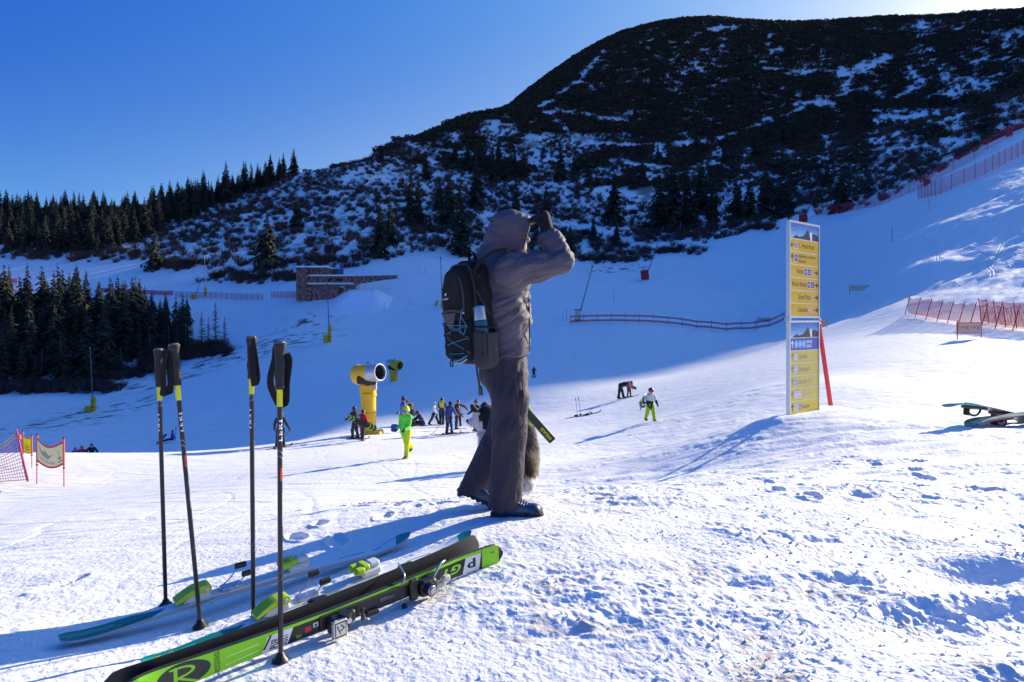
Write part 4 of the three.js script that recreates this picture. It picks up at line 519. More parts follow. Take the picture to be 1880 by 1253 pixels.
{
  const walk = { legs: [[0.35, 0.15, 0.02], [-0.3, 0.2, 0.02]], arms: [[-0.2, 0.15, 0.35], [0.4, 0.15, 0.4]] };
  // by the yellow snow gun
  const a = figure('person in black jacket on skis left of the yellow tower', 653, 806, 61, -2.3, { lean: 0.2, legs: [[0.3, 0.5, 0.08], [0.25, 0.5, 0.08]], arms: [[0.5, 0.2, 0.7], [0.5, 0.2, 0.7]] }, { jacket: BK, pants: [0.025, 0.025, 0.04] }, { hat: 'helmet', goggles: [0.1, 0.1, 0.1] });
  skisUnder(a, 0.9, 'dark ski on the foot of the skier in black by the yellow tower', 1);
  const b = figure('person in red jacket carrying a green snowboard in front of the yellow tower', 665, 810, 58, 2.6, { lean: 0.08, legs: [[0.2, 0.15, 0.03], [-0.1, 0.1, 0.03]], arms: [[0.6, 0.15, 0.5], [0.2, 0.2, 1.0]] }, { jacket: [0.5, 0.012, 0.015], low: [0.45, 0.012, 0.015], pants: [0.03, 0.025, 0.045], boots: [0.3, 0.3, 0.33] }, { hat: 'helmet' });
  snowboard('green and black snowboard held across the back of the person in red', 1.35, 0.26, boardTex((c, w, h) => { c.fillStyle = '#1b2414'; c.fillRect(0, 0, w, h); c.strokeStyle = '#9cc23c'; c.lineWidth = 9; for (let i = -4; i < 12; i++) { c.beginPath(); c.moveTo(i * 26, 0); c.lineTo(i * 26 + 40, h / 2); c.lineTo(i * 26, h); c.stroke(); } c.fillStyle = '#101018'; c.fillRect(w * 0.35, 0, w * 0.3, h); }), V(b.t.position.x + 0.06, b.t.position.y + 0.84, b.t.position.z + 0.28), [-0.15, 0.2, -0.4]);
  const ins = figure('ski teacher in bright blue jacket with bobble hat and red goggles', 739, 795, 66, 1.9, { lean: 0.05, legs: [[0.1, 0.1, 0.06], [-0.05, 0.1, 0.06]], arms: [[0.1, 0.15, 0.5], [0.1, 0.2, 0.2]], look: 0.3 }, { jacket: [0.02, 0.06, 0.62], yoke: [0.015, 0.03, 0.22], pants: [0.02, 0.04, 0.3], gloves: [0.2, 0.01, 0.03], fn: (x, y, z) => Math.abs(x) > 0.11 && y > 0.74 && y < 0.77 ? [0.7, 0.7, 0.72] : null }, { hat: 'hat', pom: 1, goggles: [0.5, 0.02, 0.05] });
  { const s = near(ins, 0, 0, 0, 0); const o = mesh('carry_bag', new RoundedBoxGeometry(0.34, 0.38, 0.26, 3, 0.1), mat(lin(0.015, 0.06, 0.5), 0.7)); const q = onGround(-6.05, 36); o.position.copy(V(ins.t.position.x - 0.38, ins.t.position.y + 0.26, ins.t.position.z + 0.15)); tag(o, 'blue bag standing at the feet of the ski teacher in blue', 'bag'); }
  figure('child in lime green suit and yellow helmet walking alone', 745, 842, 96, -0.5, { lean: 0.03, legs: [[0.18, 0.05, 0.04], [-0.42, 0.55, 0.04]], arms: [[0.25, -0.02, 0.9], [0.2, -0.05, 0.9]], look: -0.35 }, { jacket: [0.13, 0.72, 0.06], pants: [0.62, 0.72, 0.01], boots: [0.03, 0.03, 0.03], gloves: [0.012, 0.02, 0.04], hat: [0.55, 0.78, 0.02], scarf: [0.02, 0.03, 0.04] }, { hat: 'helmet', goggles: [0.08, 0.1, 0.5], kid: 1, fat: 1.0, res: 80 });
  const sb = figure('crouching snowboarder in black and white sleeves beside a tan board', 757, 782, 40, -0.6, { lean: 0.7, legs: [[1.2, 1.9, 0.15], [1.1, 1.8, 0.15]], arms: [[0.9, 0.2, 0.3], [0.8, 0.2, 0.3]] }, { jacket: [0.05, 0.05, 0.055], cuff: [0.6, 0.6, 0.6], pants: BK }, { hat: 'hat', squat: 0.62 });
  snowboard('tan snowboard standing upright behind the ski teacher', 1.3, 0.27, boardTex((c, w, h) => { c.fillStyle = '#c9a25a'; c.fillRect(0, 0, w, h); c.fillStyle = '#e8d3a0'; c.fillRect(w * 0.3, 0, w * 0.25, h); c.fillStyle = '#6a3a1c'; c.fillRect(w * 0.55, h * 0.3, 30, 40); }), V(sb.t.position.x - 0.05, sb.t.position.y + 0.72, sb.t.position.z + 0.25), [-0.12, 0.5, 1.45]);
  figure('person in dark clothes sitting on the snow, leaning forward', 777, 782, 28, -1.35, { lean: 0.55, legs: [[1.62, 0.12, 0.1], [1.75, 0.5, 0.1]], arms: [[1.0, 0.1, 0.2], [0.9, 0.1, 0.2]], nod: 0.4 }, { jacket: [0.06, 0.06, 0.075], sleeve: BK, pants: BK }, { hat: 'hat', sit: 1, squat: 0.53 });
  figure('walker in white jacket and black trousers', 797, 781, 44, 1.4, { lean: 0.06, legs: [[0.45, 0.1, 0.02], [-0.4, 0.15, 0.02]], arms: [[-0.3, 0.1, 0.3], [0.3, 0.1, 0.3]] }, { jacket: [0.75, 0.76, 0.8], pants: BK, hat: [0.6, 0.6, 0.63], low: [0.7, 0.71, 0.75] }, { hat: 'hat', goggles: [0.1, 0.1, 0.15] });
  figure('person in yellow jacket with black sleeves seen from behind', 811, 780, 50, 2.9, { lean: 0.05, legs: [[0.15, 0.1, 0.06], [-0.15, 0.15, 0.06]], arms: [[0.4, 0.15, 0.7], [0.4, 0.15, 0.7]] }, { jacket: [0.66, 0.7, 0.01], sleeve: BK, low: [0.05, 0.05, 0.05], pants: [0.02, 0.02, 0.03] }, { hat: 'helmet' });
  const bl = figure('skier with big blue backpack and blue striped trousers seen from behind', 824, 798, 61, 2.7, { lean: 0.22, legs: [[0.2, 0.3, 0.09], [0.2, 0.3, 0.09]], arms: [[0.4, 0.25, 0.5], [0.4, 0.25, 0.5]], nod: 0.3 }, { jacket: [0.03, 0.07, 0.2], pants: [0.012, 0.02, 0.035], boots: [0.02, 0.02, 0.02], skin: [0.1, 0.07, 0.05], fn: (x, y) => Math.abs(x) > 0.105 && y < 0.46 && y > 0.14 ? [0.05, 0.3, 0.8] : null }, { pack: [0.015, 0.06, 0.22], hat: 'hat' });
  skisUnder(bl, -1.25, 'ski on the foot of the skier with blue striped trousers', 1.05);
  poleFrom(bl.hands[1], onGround(bl.hands[1].x + 0.1, -bl.hands[1].z + 0.2), 'thin ski pole in the hand of the skier with the blue backpack'); poleFrom(bl.hands[0], onGround(bl.hands[0].x - 0.75, -bl.hands[0].z - 0.1), 'thin ski pole in the hand of the skier with the blue backpack');
  const pk = figure('child in dark top and bright pink trousers behind the blue backpack', 838, 789, 44, 1.8, { lean: 0.15, legs: [[0.1, 0.2, 0.08], [0, 0.2, 0.08]], arms: [[0.6, 0.2, 0.6], [0.4, 0.2, 0.6]] }, { jacket: [0.12, 0.02, 0.03], low: [0.75, 0.03, 0.32], pants: [0.02, 0.02, 0.03], sleeve: [0.03, 0.03, 0.05] }, { hat: 'helmet', kid: 1 });
  skisUnder(pk, -1.3, 'short ski under the child in pink', 0.7);
  figure('person in dark red jacket with one arm stretched out sideways', 841, 782, 48, 0.4, { lean: 0.08, legs: [[0.05, 0.1, 0.08], [0, 0.1, 0.08]], arms: [[0.2, 1.15, 0.2], [0.3, 0.3, 0.6]] }, { jacket: [0.10, 0.012, 0.018], sleeve: BK, pants: [0.02, 0.02, 0.025] }, { hat: 'helmet' });
  figure('person in navy jacket and bobble hat hidden behind the dog', 874, 793, 58, -0.6, { lean: 0.03, arms: [[0.5, 0.2, 1.1], [0.3, 0.2, 0.9]] }, { jacket: [0.02, 0.03, 0.07], pants: BK, hat: [0.02, 0.02, 0.04] }, { hat: 'hat', pom: 1 });
  const gr = figure('person in green and yellow patterned jacket behind the man\'s legs', 958, 852, 0, 2.2, { lean: 0.1, legs: [[0.3, 0.2, 0.03], [-0.2, 0.2, 0.03]], arms: [[0.3, 0.2, 0.5], [0.1, 0.25, 0.9]] }, { jacket: [0.1, 0.34, 0.03], pants: [0.02, 0.02, 0.025], fn: (x, y, z) => y > 0.5 && y < 0.86 && n3(x * 30, y * 30, z * 30) > 0.25 ? [0.45, 0.5, 0.02] : null }, { hat: 'hat', d: 13, H: 1.38 });
  { const d = 12.7, A = px(972, 762, d), Bq = px(1011, 806, d), t = thing('ski_bag', 'dark green ski bag with yellow letters sticking out behind the man\'s legs', 'ski bag', A.clone().lerp(Bq, 0.5)); const L = A.distanceTo(Bq) + 0.12; t.rotation.z = Math.atan2(Bq.y - A.y, Bq.x - A.x);
    mesh('cover', new RoundedBoxGeometry(L, 0.15, 0.06, 4, 0.025), mat('#fff', 0.6, { map: canvasTex(256, 64, (c, w, h) => { c.fillStyle = '#1d2a18'; c.fillRect(0, 0, w, h); c.fillStyle = '#d8c81e'; c.font = 'bold 40px sans-serif'; c.save(); c.translate(w * 0.62, h * 0.5); c.rotate(Math.PI); c.textAlign = 'center'; c.fillText('HEAD', -30, 14); c.restore(); }) }), t); mesh('edge_band', bx(L * 0.96, 0.02, 0.066, 0, -0.066, 0), mat(lin(0.12, 0.2, 0.06), 0.7), t); }
  const fs = figure('tiny dark skier alone at the edge of the shade', 980, 693, 20, 0.2, { lean: 0.2, legs: [[0.3, 0.5, 0.12], [0.3, 0.5, 0.12]], arms: [[0.5, 0.3, 0.5], [0.5, 0.3, 0.5]] }, { jacket: [0.05, 0.012, 0.015], pants: BK }, { hat: 'helmet', kid: 1 });
  skisUnder(fs, 0.1, 'short ski under the tiny dark skier', 0.6);
  const ad = figure('adult in black bending over to help a child', 1139, 732, 31, 1.35, { lean: 1.45, legs: [[0.28, 0.05, 0.1], [-0.12, 0.05, 0.1]], arms: [[1.0, 0.1, 0.15], [0.95, 0.1, 0.15]], nod: 0.5 }, { jacket: [0.03, 0.035, 0.03], pants: BK }, { squat: 0.62, hat: 'hat' });
  const kd = figure('small child in red and white jacket with blue helmet', 1155, 730, 30, 0.15, { lean: 0.1, legs: [[0.1, 0.15, 0.12], [0.1, 0.15, 0.12]] }, { jacket: [0.35, 0.03, 0.04], pants: [0.02, 0.02, 0.04], hat: [0.02, 0.06, 0.6], fn: (x, y, z) => y > 0.5 && y < 0.82 && n3(x * 22, y * 26, z * 22) > 0.45 ? [0.6, 0.55, 0.55] : null }, { hat: 'helmet', kid: 1 });
  skisUnder(kd, 0.9, 'short ski under the child with blue helmet', 0.65);
  const by = figure('child in black and white jacket and lime trousers carrying a turquoise board', 1194, 774, 62, 0.35, { lean: 0.08, legs: [[0.3, 0.15, 0.06], [-0.2, 0.2, 0.06]], arms: [[0.15, 0.3, 0.3], [0.2, 0.15, 0.4]], look: -0.4 }, { jacket: [0.7, 0.7, 0.68], yoke: [0.02, 0.02, 0.02], low: [0.02, 0.02, 0.02], pants: [0.42, 0.62, 0.005], sleeve: [0.66, 0.7, 0.5], cuff: [0.02, 0.02, 0.02], scarf: [0.4, 0.6, 0.01], hat: [0.02, 0.02, 0.025] }, { hat: 'helmet', goggles: [0.4, 0.03, 0.08], kid: 1, fat: 1.08, res: 70 });
  snowboard('turquoise snowboard under the arm of the child with lime trousers', 0.95, 0.24, mat(lin(0.08, 0.36, 0.40), 0.4), V(by.t.position.x - 0.22, by.t.position.y + 0.55, by.t.position.z - 0.1), [0.0, 1.15, 0.25]);
  const bs = figure('skier in black with spread arms seen from behind at the brow', 514, 822, 66, 3.05, { lean: 0.1, legs: [[0.1, 0.2, 0.12], [0.1, 0.2, 0.12]], arms: [[0.15, 0.45, 0.3], [0.15, 0.45, 0.3]] }, { jacket: [0.015, 0.02, 0.05], pants: [0.03, 0.02, 0.05] }, { hat: 'helmet' });
  skisUnder(bs, 3.0, 'ski under the black skier at the brow', 1); poleFrom(bs.hands[0], onGround(bs.hands[0].x + 0.6, -bs.hands[0].z - 0.2), 'ski pole of the black skier at the brow'); poleFrom(bs.hands[1], onGround(bs.hands[1].x - 0.5, -bs.hands[1].z - 0.1), 'ski pole of the black skier at the brow');
  const pu = figure('snowboarder in purple jacket sitting in the shade', 315, 811, 17, -1.3, { lean: -0.1, legs: [[1.45, 0.15, 0.1], [1.45, 0.15, 0.1]], arms: [[-0.4, 0.2, 0.1], [-0.4, 0.2, 0.1]] }, { jacket: [0.12, 0.06, 0.45], pants: BK, hat: [0.1, 0.04, 0.3] }, { hat: 'hat', sit: 1, squat: 0.5 });
  snowboard('dark snowboard on the feet of the seated person in purple', 1.4, 0.27, skiBlack, V(pu.t.position.x - 0.95, pu.t.position.y + 0.18, pu.t.position.z + 0.1), [0.9, 1.1, 0]);
  for (const [u, d, c, H, l] of [[150, 43, [0.7, 0.04, 0.13], 1.5, 'person in pink jacket half hidden below the snow brow'], [168, 43, [0.02, 0.02, 0.03], 1.6, 'person with black hood half hidden below the snow brow'], [138, 43.5, [0.72, 0.08, 0.2], 1.42, 'person in pale pink crouching half hidden below the snow brow']]) { const f = figure(l, u, 0, 0, 0.5, { lean: 0.3, arms: [[0.6, 0.5, 0.4], [0.6, 0.5, 0.4]] }, { jacket: c, pants: BK, hat: c, scarf: c }, { hat: 'hat', d, H }); const top = EYE - (824 - 585) / F * d; f.t.position.y += clamp(top - f.head.y - 0.1, -0.3, 0.3) * 0; if (globalThis.LOGH) console.log('brow', u, toPx(f.head)); }
  // skis and poles left in the snow
  const q = cast(1072, 764, 8), q2 = cast(1052, 766, 8); for (const [w, dx] of [[q, 0.0], [q2, 0.1]]) { const t = new THREE.Group(); t.name = 'ski'; mesh('board', skiGeo, skiBlack, t); mesh('binding', [bx(0.2, 0.07, 0.07, -0.12, 0.04, 0, 0.01), bx(0.1, 0.07, 0.07, 0.16, 0.04, 0, 0.01)], rubber, t); t.scale.set(0.85, 1, 1); layAlong(t, w.x + 0.25, -w.z, 0.96, 0.28); tag(t, 'dark ski lying beside two poles stuck in the sunlit snow', 'ski', 'skis left on the open slope'); }
  for (const [u, v, h, l] of [[1061, 765, 34, 0.12], [1067, 763, 33, 0.15]]) { const p = cast(u, v, 8), L = h / F * -p.z, o = mesh('ski_pole', [bar(V(0, -0.1, 0), V(-l * L, L, 0), 0.01), bar(V(-l * L * 0.88, L * 0.88, 0), V(-l * L, L, 0), 0.022), bar(V(0, 0.02, 0), V(0, 0.035, 0), 0.05, 0.02)], pipe); o.position.copy(p); tag(o, 'grey ski pole stuck upright beside the dark skis on the slope', 'ski pole', 'poles stuck upright on the open slope'); }
}
// ------------------------------------------------------------------ the man shading his eyes
const MO = at(925, 948, 3.97);                               // under his standing foot
const mp = (u, v, dd = 0) => px(u, v, 3.97 + dd).sub(MO);
const noiseTex = (n, f, rep) => { const t = dataTex(256, 256, (i, j) => { const a = tileNoise(i / 256 * n, j / 256 * n, n, f) * 255; return [a, a, a]; }, false); t.repeat.set(rep, rep); return t; };
const weave = noiseTex(64, 2, 1);
const creases = dataTex(1024, 1024, (i, j) => { // sharp small creases of shell fabric
  const w = tileNoise(i / 1024 * 6, j / 1024 * 6, 6, 2) * 1.4, c = (a, b, p) => 1 - Math.pow(Math.abs(2 * tileNoise(a, b, p, 1) - 1), 0.55); const x = i / 1024, y = j / 1024;
  const k = 0.5 * c(x * 5 + w, y * 16 + w, 1 << 20) + 0.3 * c(x * 11 + w * 2, y * 30 - w, 1 << 20) + 0.2 * tileNoise(x * 90, y * 90, 90, 2); const a = clamp(k) * 255; return [a, a, a]; }, false);
const creaseMap = creases;
function fold(g, amp, dir, across, f2 = 1, mask) { // displaces cloth into folds: low frequency along dir, high across it
  const P = g.attributes.position, N = g.attributes.normal, d = dir.clone().normalize(), a = across.clone().normalize(), b = d.clone().cross(a), uv = new Float32Array(P.count * 2), p = V(0, 0, 0);
  for (let i = 0; i < P.count; i++) { p.set(P.getX(i), P.getY(i), P.getZ(i)); const x = p.dot(d), y = p.dot(a), z = p.dot(b), w = 0.35 * n3(x * 7, y * 7, z * 7); const r1 = 2.4 * Math.abs(n3(x * 3.2 + w, y * 17 + w * 2, z * 7)) - 0.7, r2 = 2 * Math.abs(n3(x * 7 + 5, y * 38 + w * 3, z * 15)) - 0.6, r3 = n3(p.x * 5, p.y * 5, p.z * 5); let h = amp * (0.75 * r1 + 0.55 * r2 * f2 + 0.4 * r3) * (mask ? mask(p) : 1); P.setXYZ(i, p.x + N.getX(i) * h, p.y + N.getY(i) * h, p.z + N.getZ(i) * h); uv[i * 2] = x * 1.3 + z * 0.5; uv[i * 2 + 1] = y * 1.3 + z * 0.6; }
  g.setAttribute('uv', new THREE.BufferAttribute(uv, 2)); g.computeVertexNormals(); return g;
}
const jacketMat = mat(lin(0.080, 0.071, 0.098), 0.72, { bumpMap: creaseMap, bumpScale: 0.012 }), trouserMat = mat(lin(0.029, 0.0235, 0.040), 0.75, { bumpMap: creaseMap, bumpScale: 0.008 }), gloveMat = mat(lin(0.006, 0.006, 0.008), 0.9), skinMat = mat(lin(0.50, 0.29, 0.21), 0.55), bootBlue = mat(lin(0.02, 0.05, 0.13), 0.4), bootSole = mat(lin(0.018, 0.018, 0.02), 0.75);
{
  const man = thing('person', 'man in grey hooded jacket with raised hand shading his eyes', 'person', MO);
  const hipR = mp(925, 672, 0.06), thR = mp(937, 732, 0.0), hipL = mp(940, 690, 0.2), kneeR = mp(937, 790, -0.02), ankR = mp(924, 922, 0), kneeL = mp(923, 786, 0.22), ankL = mp(874, 893, 0.3);
  const pel = mp(925, 646, 0.11), mid = mp(924, 575, 0.10), chest = mp(921, 512, 0.09), shR = mp(938, 497, -0.09), shL = mp(898, 494, 0.26), neck = mp(921, 468, 0.09), head = mp(937, 430, 0.1), elR = mp(1034, 481, -0.10), wrR = mp(1006, 431, 0.0), knR = mp(1001, 399, 0.05);
  const elL = mp(915, 570, 0.36), wrL = mp(930, 640, 0.38);
  // body under the clothes: one surface
  const body = [bone(pel, chest, 0.11, 0.11, 0, 0.05), bone(hipR, kneeR, 0.075, 0.055), bone(kneeR, ankR, 0.055, 0.04), bone(hipL, kneeL, 0.075, 0.055), bone(kneeL, ankL, 0.055, 0.04), bone(chest, shR, 0.08, 0.055, 0, 0.04), bone(chest, shL, 0.08, 0.055, 0, 0.04), bone(shR, elR, 0.05, 0.04), bone(elR, wrR, 0.04, 0.026), bone(wrR, knR, 0.022, 0.016), bone(shL, elL, 0.05, 0.04), bone(elL, wrL, 0.04, 0.028), bone(chest, neck, 0.08, 0.055, 0, 0.04), bone(neck, head, 0.052, 0.06, 0, 0.03), bone(head.clone().add(V(-0.01, 0.03, 0)), head.clone().add(V(0.012, -0.02, 0)), 0.088, 0.075, 0, 0.03),
    bone(head.clone().add(V(0.085, -0.012, 0)), head.clone().add(V(0.108, -0.035, 0)), 0.011, 0.014, 0, 0.015), bone(head.clone().add(V(0.06, -0.08, 0)), head.clone().add(V(0.075, -0.085, 0)), 0.03, 0.025, 0, 0.03), bone(head.clone().add(V(0.078, 0.02, 0.02)), head.clone().add(V(0.078, 0.02, -0.02)), 0.016, 0.016, 0, 0.015), bone(head.clone().add(V(0.085, -0.058, 0.018)), head.clone().add(V(0.085, -0.058, -0.018)), 0.01, 0.01, 0, 0.01), bone(head.clone().add(V(-0.01, 0.0, 0.085)), head.clone().add(V(-0.015, -0.03, 0.085)), 0.014, 0.01, 0, 0.01)];
  mesh('body', bonesGeo(body, 0.011), skinMat, man);
  // sunglasses
  mesh('sunglasses', [new THREE.SphereGeometry(0.026, 14, 10).scale(0.35, 0.8, 1).translate(head.x + 0.098, head.y + 0.004, head.z + 0.032), new THREE.SphereGeometry(0.026, 14, 10).scale(0.35, 0.8, 1).translate(head.x + 0.098, head.y + 0.004, head.z - 0.032), bar(head.clone().add(V(0.095, 0.008, 0.05)), head.clone().add(V(0, 0.008, 0.09)), 0.004)], mat(lin(0.01, 0.01, 0.012), 0.15), man);
  // jacket with hood: cut at the hem and opened round the face
  const jb = [bone(pel.clone().add(V(0.002, -0.06, 0)), mid, 0.157, 0.150, 0, 0.06, [0, 0, 1, 0.8]), bone(mid, chest, 0.150, 0.150, 0, 0.06, [0, 0, 1, 0.8]), bone(chest, shR, 0.115, 0.092, 0, 0.06), bone(chest, shL, 0.115, 0.092, 0, 0.06), bone(mp(898, 500, 0.12), mp(905, 560, 0.1), 0.12, 0.12, 0, 0.06), bone(shR, shR.clone().lerp(elR, 0.5), 0.092, 0.085, 0, 0.05), bone(shR.clone().lerp(elR, 0.5), elR, 0.080, 0.066, 0, 0.03), bone(elR, wrR.clone().lerp(elR, 0.14), 0.066, 0.056, 0, 0.025), bone(shL, elL, 0.09, 0.072, 0, 0.05), bone(elL, wrL, 0.072, 0.055, 0, 0.03),
    bone(mp(908, 486, 0.1), mp(918, 456, 0.1), 0.124, 0.098, 0, 0.05), bone(mp(932, 424, 0.1), mp(937, 441, 0.1), 0.117, 0.112, 0, 0.06), bone(mp(948, 420, 0.1), mp(963, 418, 0.1), 0.098, 0.07, 0, 0.05, [0, 0, 1, 0.85]), bone(mp(958, 403, 0.1), mp(975, 412, 0.1), 0.035, 0.016, 0, 0.03, [0, 0, 1, 0.45]), bone(mp(955, 455, 0.1), mp(940, 470, 0.1), 0.055, 0.09, 0, 0.05), bone(mp(968, 500, 0.1), mp(960, 540, 0.1), 0.02, 0.03, 0, 0.05)];
  const rimX = mp(966, 440, 0.1).x, inX = mp(936, 440, 0.1).x, armX = mp(986, 440, 0.1).x, fc = mp(993, 438, 0.1), hemA = mp(880, 669), hemB = mp(972, 652), wr0 = wrR.clone(), wdir = wrR.clone().sub(elR).normalize();
  const jg = bonesGeo(jb, 0.0065, (d, x, y, z) => { const hem = hemA.y + (x - hemA.x) / (hemB.x - hemA.x) * (hemB.y - hemA.y); d = Math.max(d, hem - y); const hy = Math.abs(y - fc.y), hz = Math.abs(z - fc.z); if (hz < 0.11 && hy < 0.085 && x < armX) d = Math.max(d, x - rimX - 0.25 * (y - fc.y)); const q = Math.hypot(hy / 0.074, hz / 0.074) - 1; if (x < armX) d = Math.max(d, -Math.max(q * 0.07, inX - x)); const under = Math.hypot(x - pel.x, (z - pel.z) * 0.8) - 0.128; if (y < hem + 0.05) d = Math.max(d, -Math.max(under, y - hem - 0.05)); return d; });
  const arm = p => sm(0.05, 0.16, p.x - shR.x), inAxis = elR.clone().sub(shR);
  fold(jg, 0.0135, V(1, 0.45, 0.2), V(-0.35, 1, 0.3), 0.8, p => 0.55 + 0.45 * (1 - sm(0.1, 0.35, Math.abs(p.y - chest.y)))); { const P = jg.attributes.position, N = jg.attributes.normal; for (let i = 0; i < P.count; i++) { const x = P.getX(i), y = P.getY(i), z = P.getZ(i); // ring creases inside the elbow and at the cuff
      const t = V(x, y, z).sub(elR), f = Math.exp(-t.lengthSq() / 0.018), ph = t.dot(wdir); let h = 0.0075 * f * (Math.abs(n3(ph * 26 + 3, x * 9 + z * 9, 2)) * 2 - 0.6); P.setXYZ(i, x + N.getX(i) * h, y + N.getY(i) * h, z + N.getZ(i) * h); } jg.computeVertexNormals(); }
  const jacket = mesh('jacket', jg, jacketMat, man);
  mesh('hood_toggle', new RoundedBoxGeometry(0.018, 0.012, 0.01, 2, 0.004).translate(...mp(903, 407, 0.0).toArray()), gloveMat, jacket);
  mesh('zip', tube([mp(971, 545, 0.02), mp(972, 585, 0.02), mp(972, 620, 0.02), mp(971, 648, 0.02)], 0.004, 20, 6), gloveMat, jacket);
  // hood rim, drawcord hem and seams
  { const ring = []; for (let i = 0; i <= 20; i++) { const q = i / 20 * 6.283; ring.push(mp(965 + 6 * Math.cos(q), 438 - 24 * Math.cos(q), 0.1 + 0.078 * Math.sin(q))); } mesh('hood_rim', tube(ring, 0.006, 50, 6, true), jacketMat, jacket); }
  mesh('hem_cord', tube([mp(884, 667, -0.02), mp(900, 664, -0.09), mp(925, 660, -0.115), mp(950, 656, -0.10), mp(968, 652, -0.03)], 0.005, 30, 6), jacketMat, jacket);
  mesh('cuff_tab', new RoundedBoxGeometry(0.05, 0.014, 0.02, 2, 0.005).rotateZ(-0.6).translate(...mp(990, 448, 0.0).toArray()), jacketMat, jacket);
  // trousers
  const hemR = ankR.y - 0.035, hl = V(-0.35, 0.94, 0).normalize(), hc = mp(872, 898, 0.3);
  const tb = [bone(pel.clone().add(V(-0.005, -0.03, 0)), pel.clone().add(V(-0.008, -0.12, 0)), 0.132, 0.138, 0, 0.04, [0, 0, 1, 0.85]), bone(hipR, thR, 0.138, 0.108, 0, 0.03), bone(thR, kneeR, 0.107, 0.095, 0, 0.03), bone(kneeR, ankR.clone().add(V(0, -0.06, 0)), 0.098, 0.096, 0, 0.03), bone(hipL, kneeL, 0.105, 0.088, 0, 0.03), bone(kneeL, ankL.clone().add(V(-0.03, -0.06, 0.0)), 0.088, 0.093, 0, 0.03)];
  const tg = bonesGeo(tb, 0.007, (d, x, y, z) => { if (z > -0.12) d = Math.max(d, hemR - y); else d = Math.max(d, -((x - hc.x) * hl.x + (y - hc.y) * hl.y)); return d; });
  fold(tg, 0.0095, V(0.25, 1, 0.15), V(1, -0.35, 0.5), 0.8, p => 0.55 + 0.6 * Math.exp(-Math.pow((p.y - kneeR.y) / 0.1, 2)) + 0.5 * sm(0.25, 0.08, p.y));
  const tr = mesh('trousers', tg, trouserMat, man);
  mesh('pocket_zip', tube([mp(957, 680, -0.13), mp(960, 720, -0.13), mp(956, 760, -0.12)], 0.003, 16, 5), gloveMat, tr);
  mesh('seam', tube([mp(946, 690, -0.15), mp(953, 760, -0.14), mp(950, 840, -0.125), mp(944, 925, -0.118)], 0.0022, 24, 5), trouserMat, tr);
  mesh('knee_panel', ribbon([mp(884, 862, 0.212), mp(878, 880, 0.222), mp(874, 898, 0.23)], 0.035, 0.006, V(1, 0.1, 0.1)), mat(lin(0.02, 0.017, 0.02), 0.8), tr);
  // right glove: palm, four fingers of different lengths and a thumb; the fingertips touch the brim
  const gl = [bone(wrR.clone().lerp(elR, 0.3), wrR, 0.050, 0.048, 0, 0.02), bone(wrR, knR, 0.047, 0.040, 0, 0.02, [1, 0.2, 0, 1.25])];
  [[-0.036, 1.2], [-0.012, 1.32], [0.012, 1.26], [0.035, 1.05]].forEach(([z, L]) => { const k = knR.clone().add(V(0, 0.004, z)), m = k.clone().add(V(-0.034 * L, 0.004 - 0.006 * L, 0)), t = m.clone().add(V(-0.028 * L, -0.012 * L, 0)), e = t.clone().add(V(-0.02 * L, -0.016 * L, 0)); gl.push(bone(wrR.clone().lerp(knR, 0.5).add(V(0, 0, z * 0.8)), k, 0.022, 0.018, 0, 0.012), bone(k, m, 0.018, 0.016, 0, 0.004), bone(m, t, 0.016, 0.0145, 0, 0.004), bone(t, e, 0.0145, 0.011, 0, 0.004)); });
  gl.push(bone(wrR.clone().lerp(knR, 0.25).add(V(-0.015, 0, 0.02)), knR.clone().add(V(-0.035, -0.035, 0.042)), 0.017, 0.0145, 0, 0.01), bone(knR.clone().add(V(-0.035, -0.035, 0.042)), knR.clone().add(V(-0.058, -0.028, 0.045)), 0.0145, 0.0105, 0, 0.004));
  mesh('glove', bonesGeo(gl, 0.0042), gloveMat, man);
  const kl = wrL.clone().add(V(0.07, -0.05, 0)), g2 = [bone(wrL.clone().lerp(elL, 0.1), wrL, 0.045, 0.04, 0, 0.02), bone(wrL, kl, 0.038, 0.034, 0, 0.02)]; [-0.03, -0.01, 0.01, 0.03].forEach((z, i) => { const k = kl.clone().add(V(0, 0, z)), m = k.clone().add(V(0.028, -0.02, 0)), e = m.clone().add(V(-0.005, -0.03 + 0.004 * i, 0)); g2.push(bone(k, m, 0.014, 0.013, 0, 0.004), bone(m, e, 0.013, 0.01, 0, 0.004)); }); g2.push(bone(wrL.clone().add(V(0.02, 0, 0.02)), kl.clone().add(V(0.0, -0.005, 0.055)), 0.015, 0.011, 0, 0.006)); mesh('glove', bonesGeo(g2, 0.006), gloveMat, man);
  // boots
  function boot(heel, toe, ank, name) {
    const f = toe.clone().sub(heel), L = f.length(); f.normalize(); const up = V(-f.y, f.x, 0).normalize();
    const P = (a, h, z = 0) => heel.clone().addScaledVector(f, a * L).addScaledVector(up, h).add(V(0, 0, z));
    const b = [bone(P(0.16, 0.055), P(0.5, 0.055), 0.046, 0.046, 0, 0.03), bone(P(0.45, 0.05), P(0.84, 0.042), 0.046, 0.036, 0, 0.03), bone(P(0.86, 0.036, 0.012), P(0.88, 0.036, -0.012), 0.034, 0.034, 0, 0.02), bone(P(0.2, 0.06), ank, 0.048, 0.056, 0, 0.03), bone(P(0.45, 0.08), ank.clone().lerp(P(0.4, 0.1), 0.4), 0.03, 0.04, 0, 0.03)];
    const B = mesh(name, bonesGeo(b, 0.006, (d, x, y, z) => Math.max(d, 0.022 - V(x, y, z).sub(heel).dot(up))), bootBlue, man);
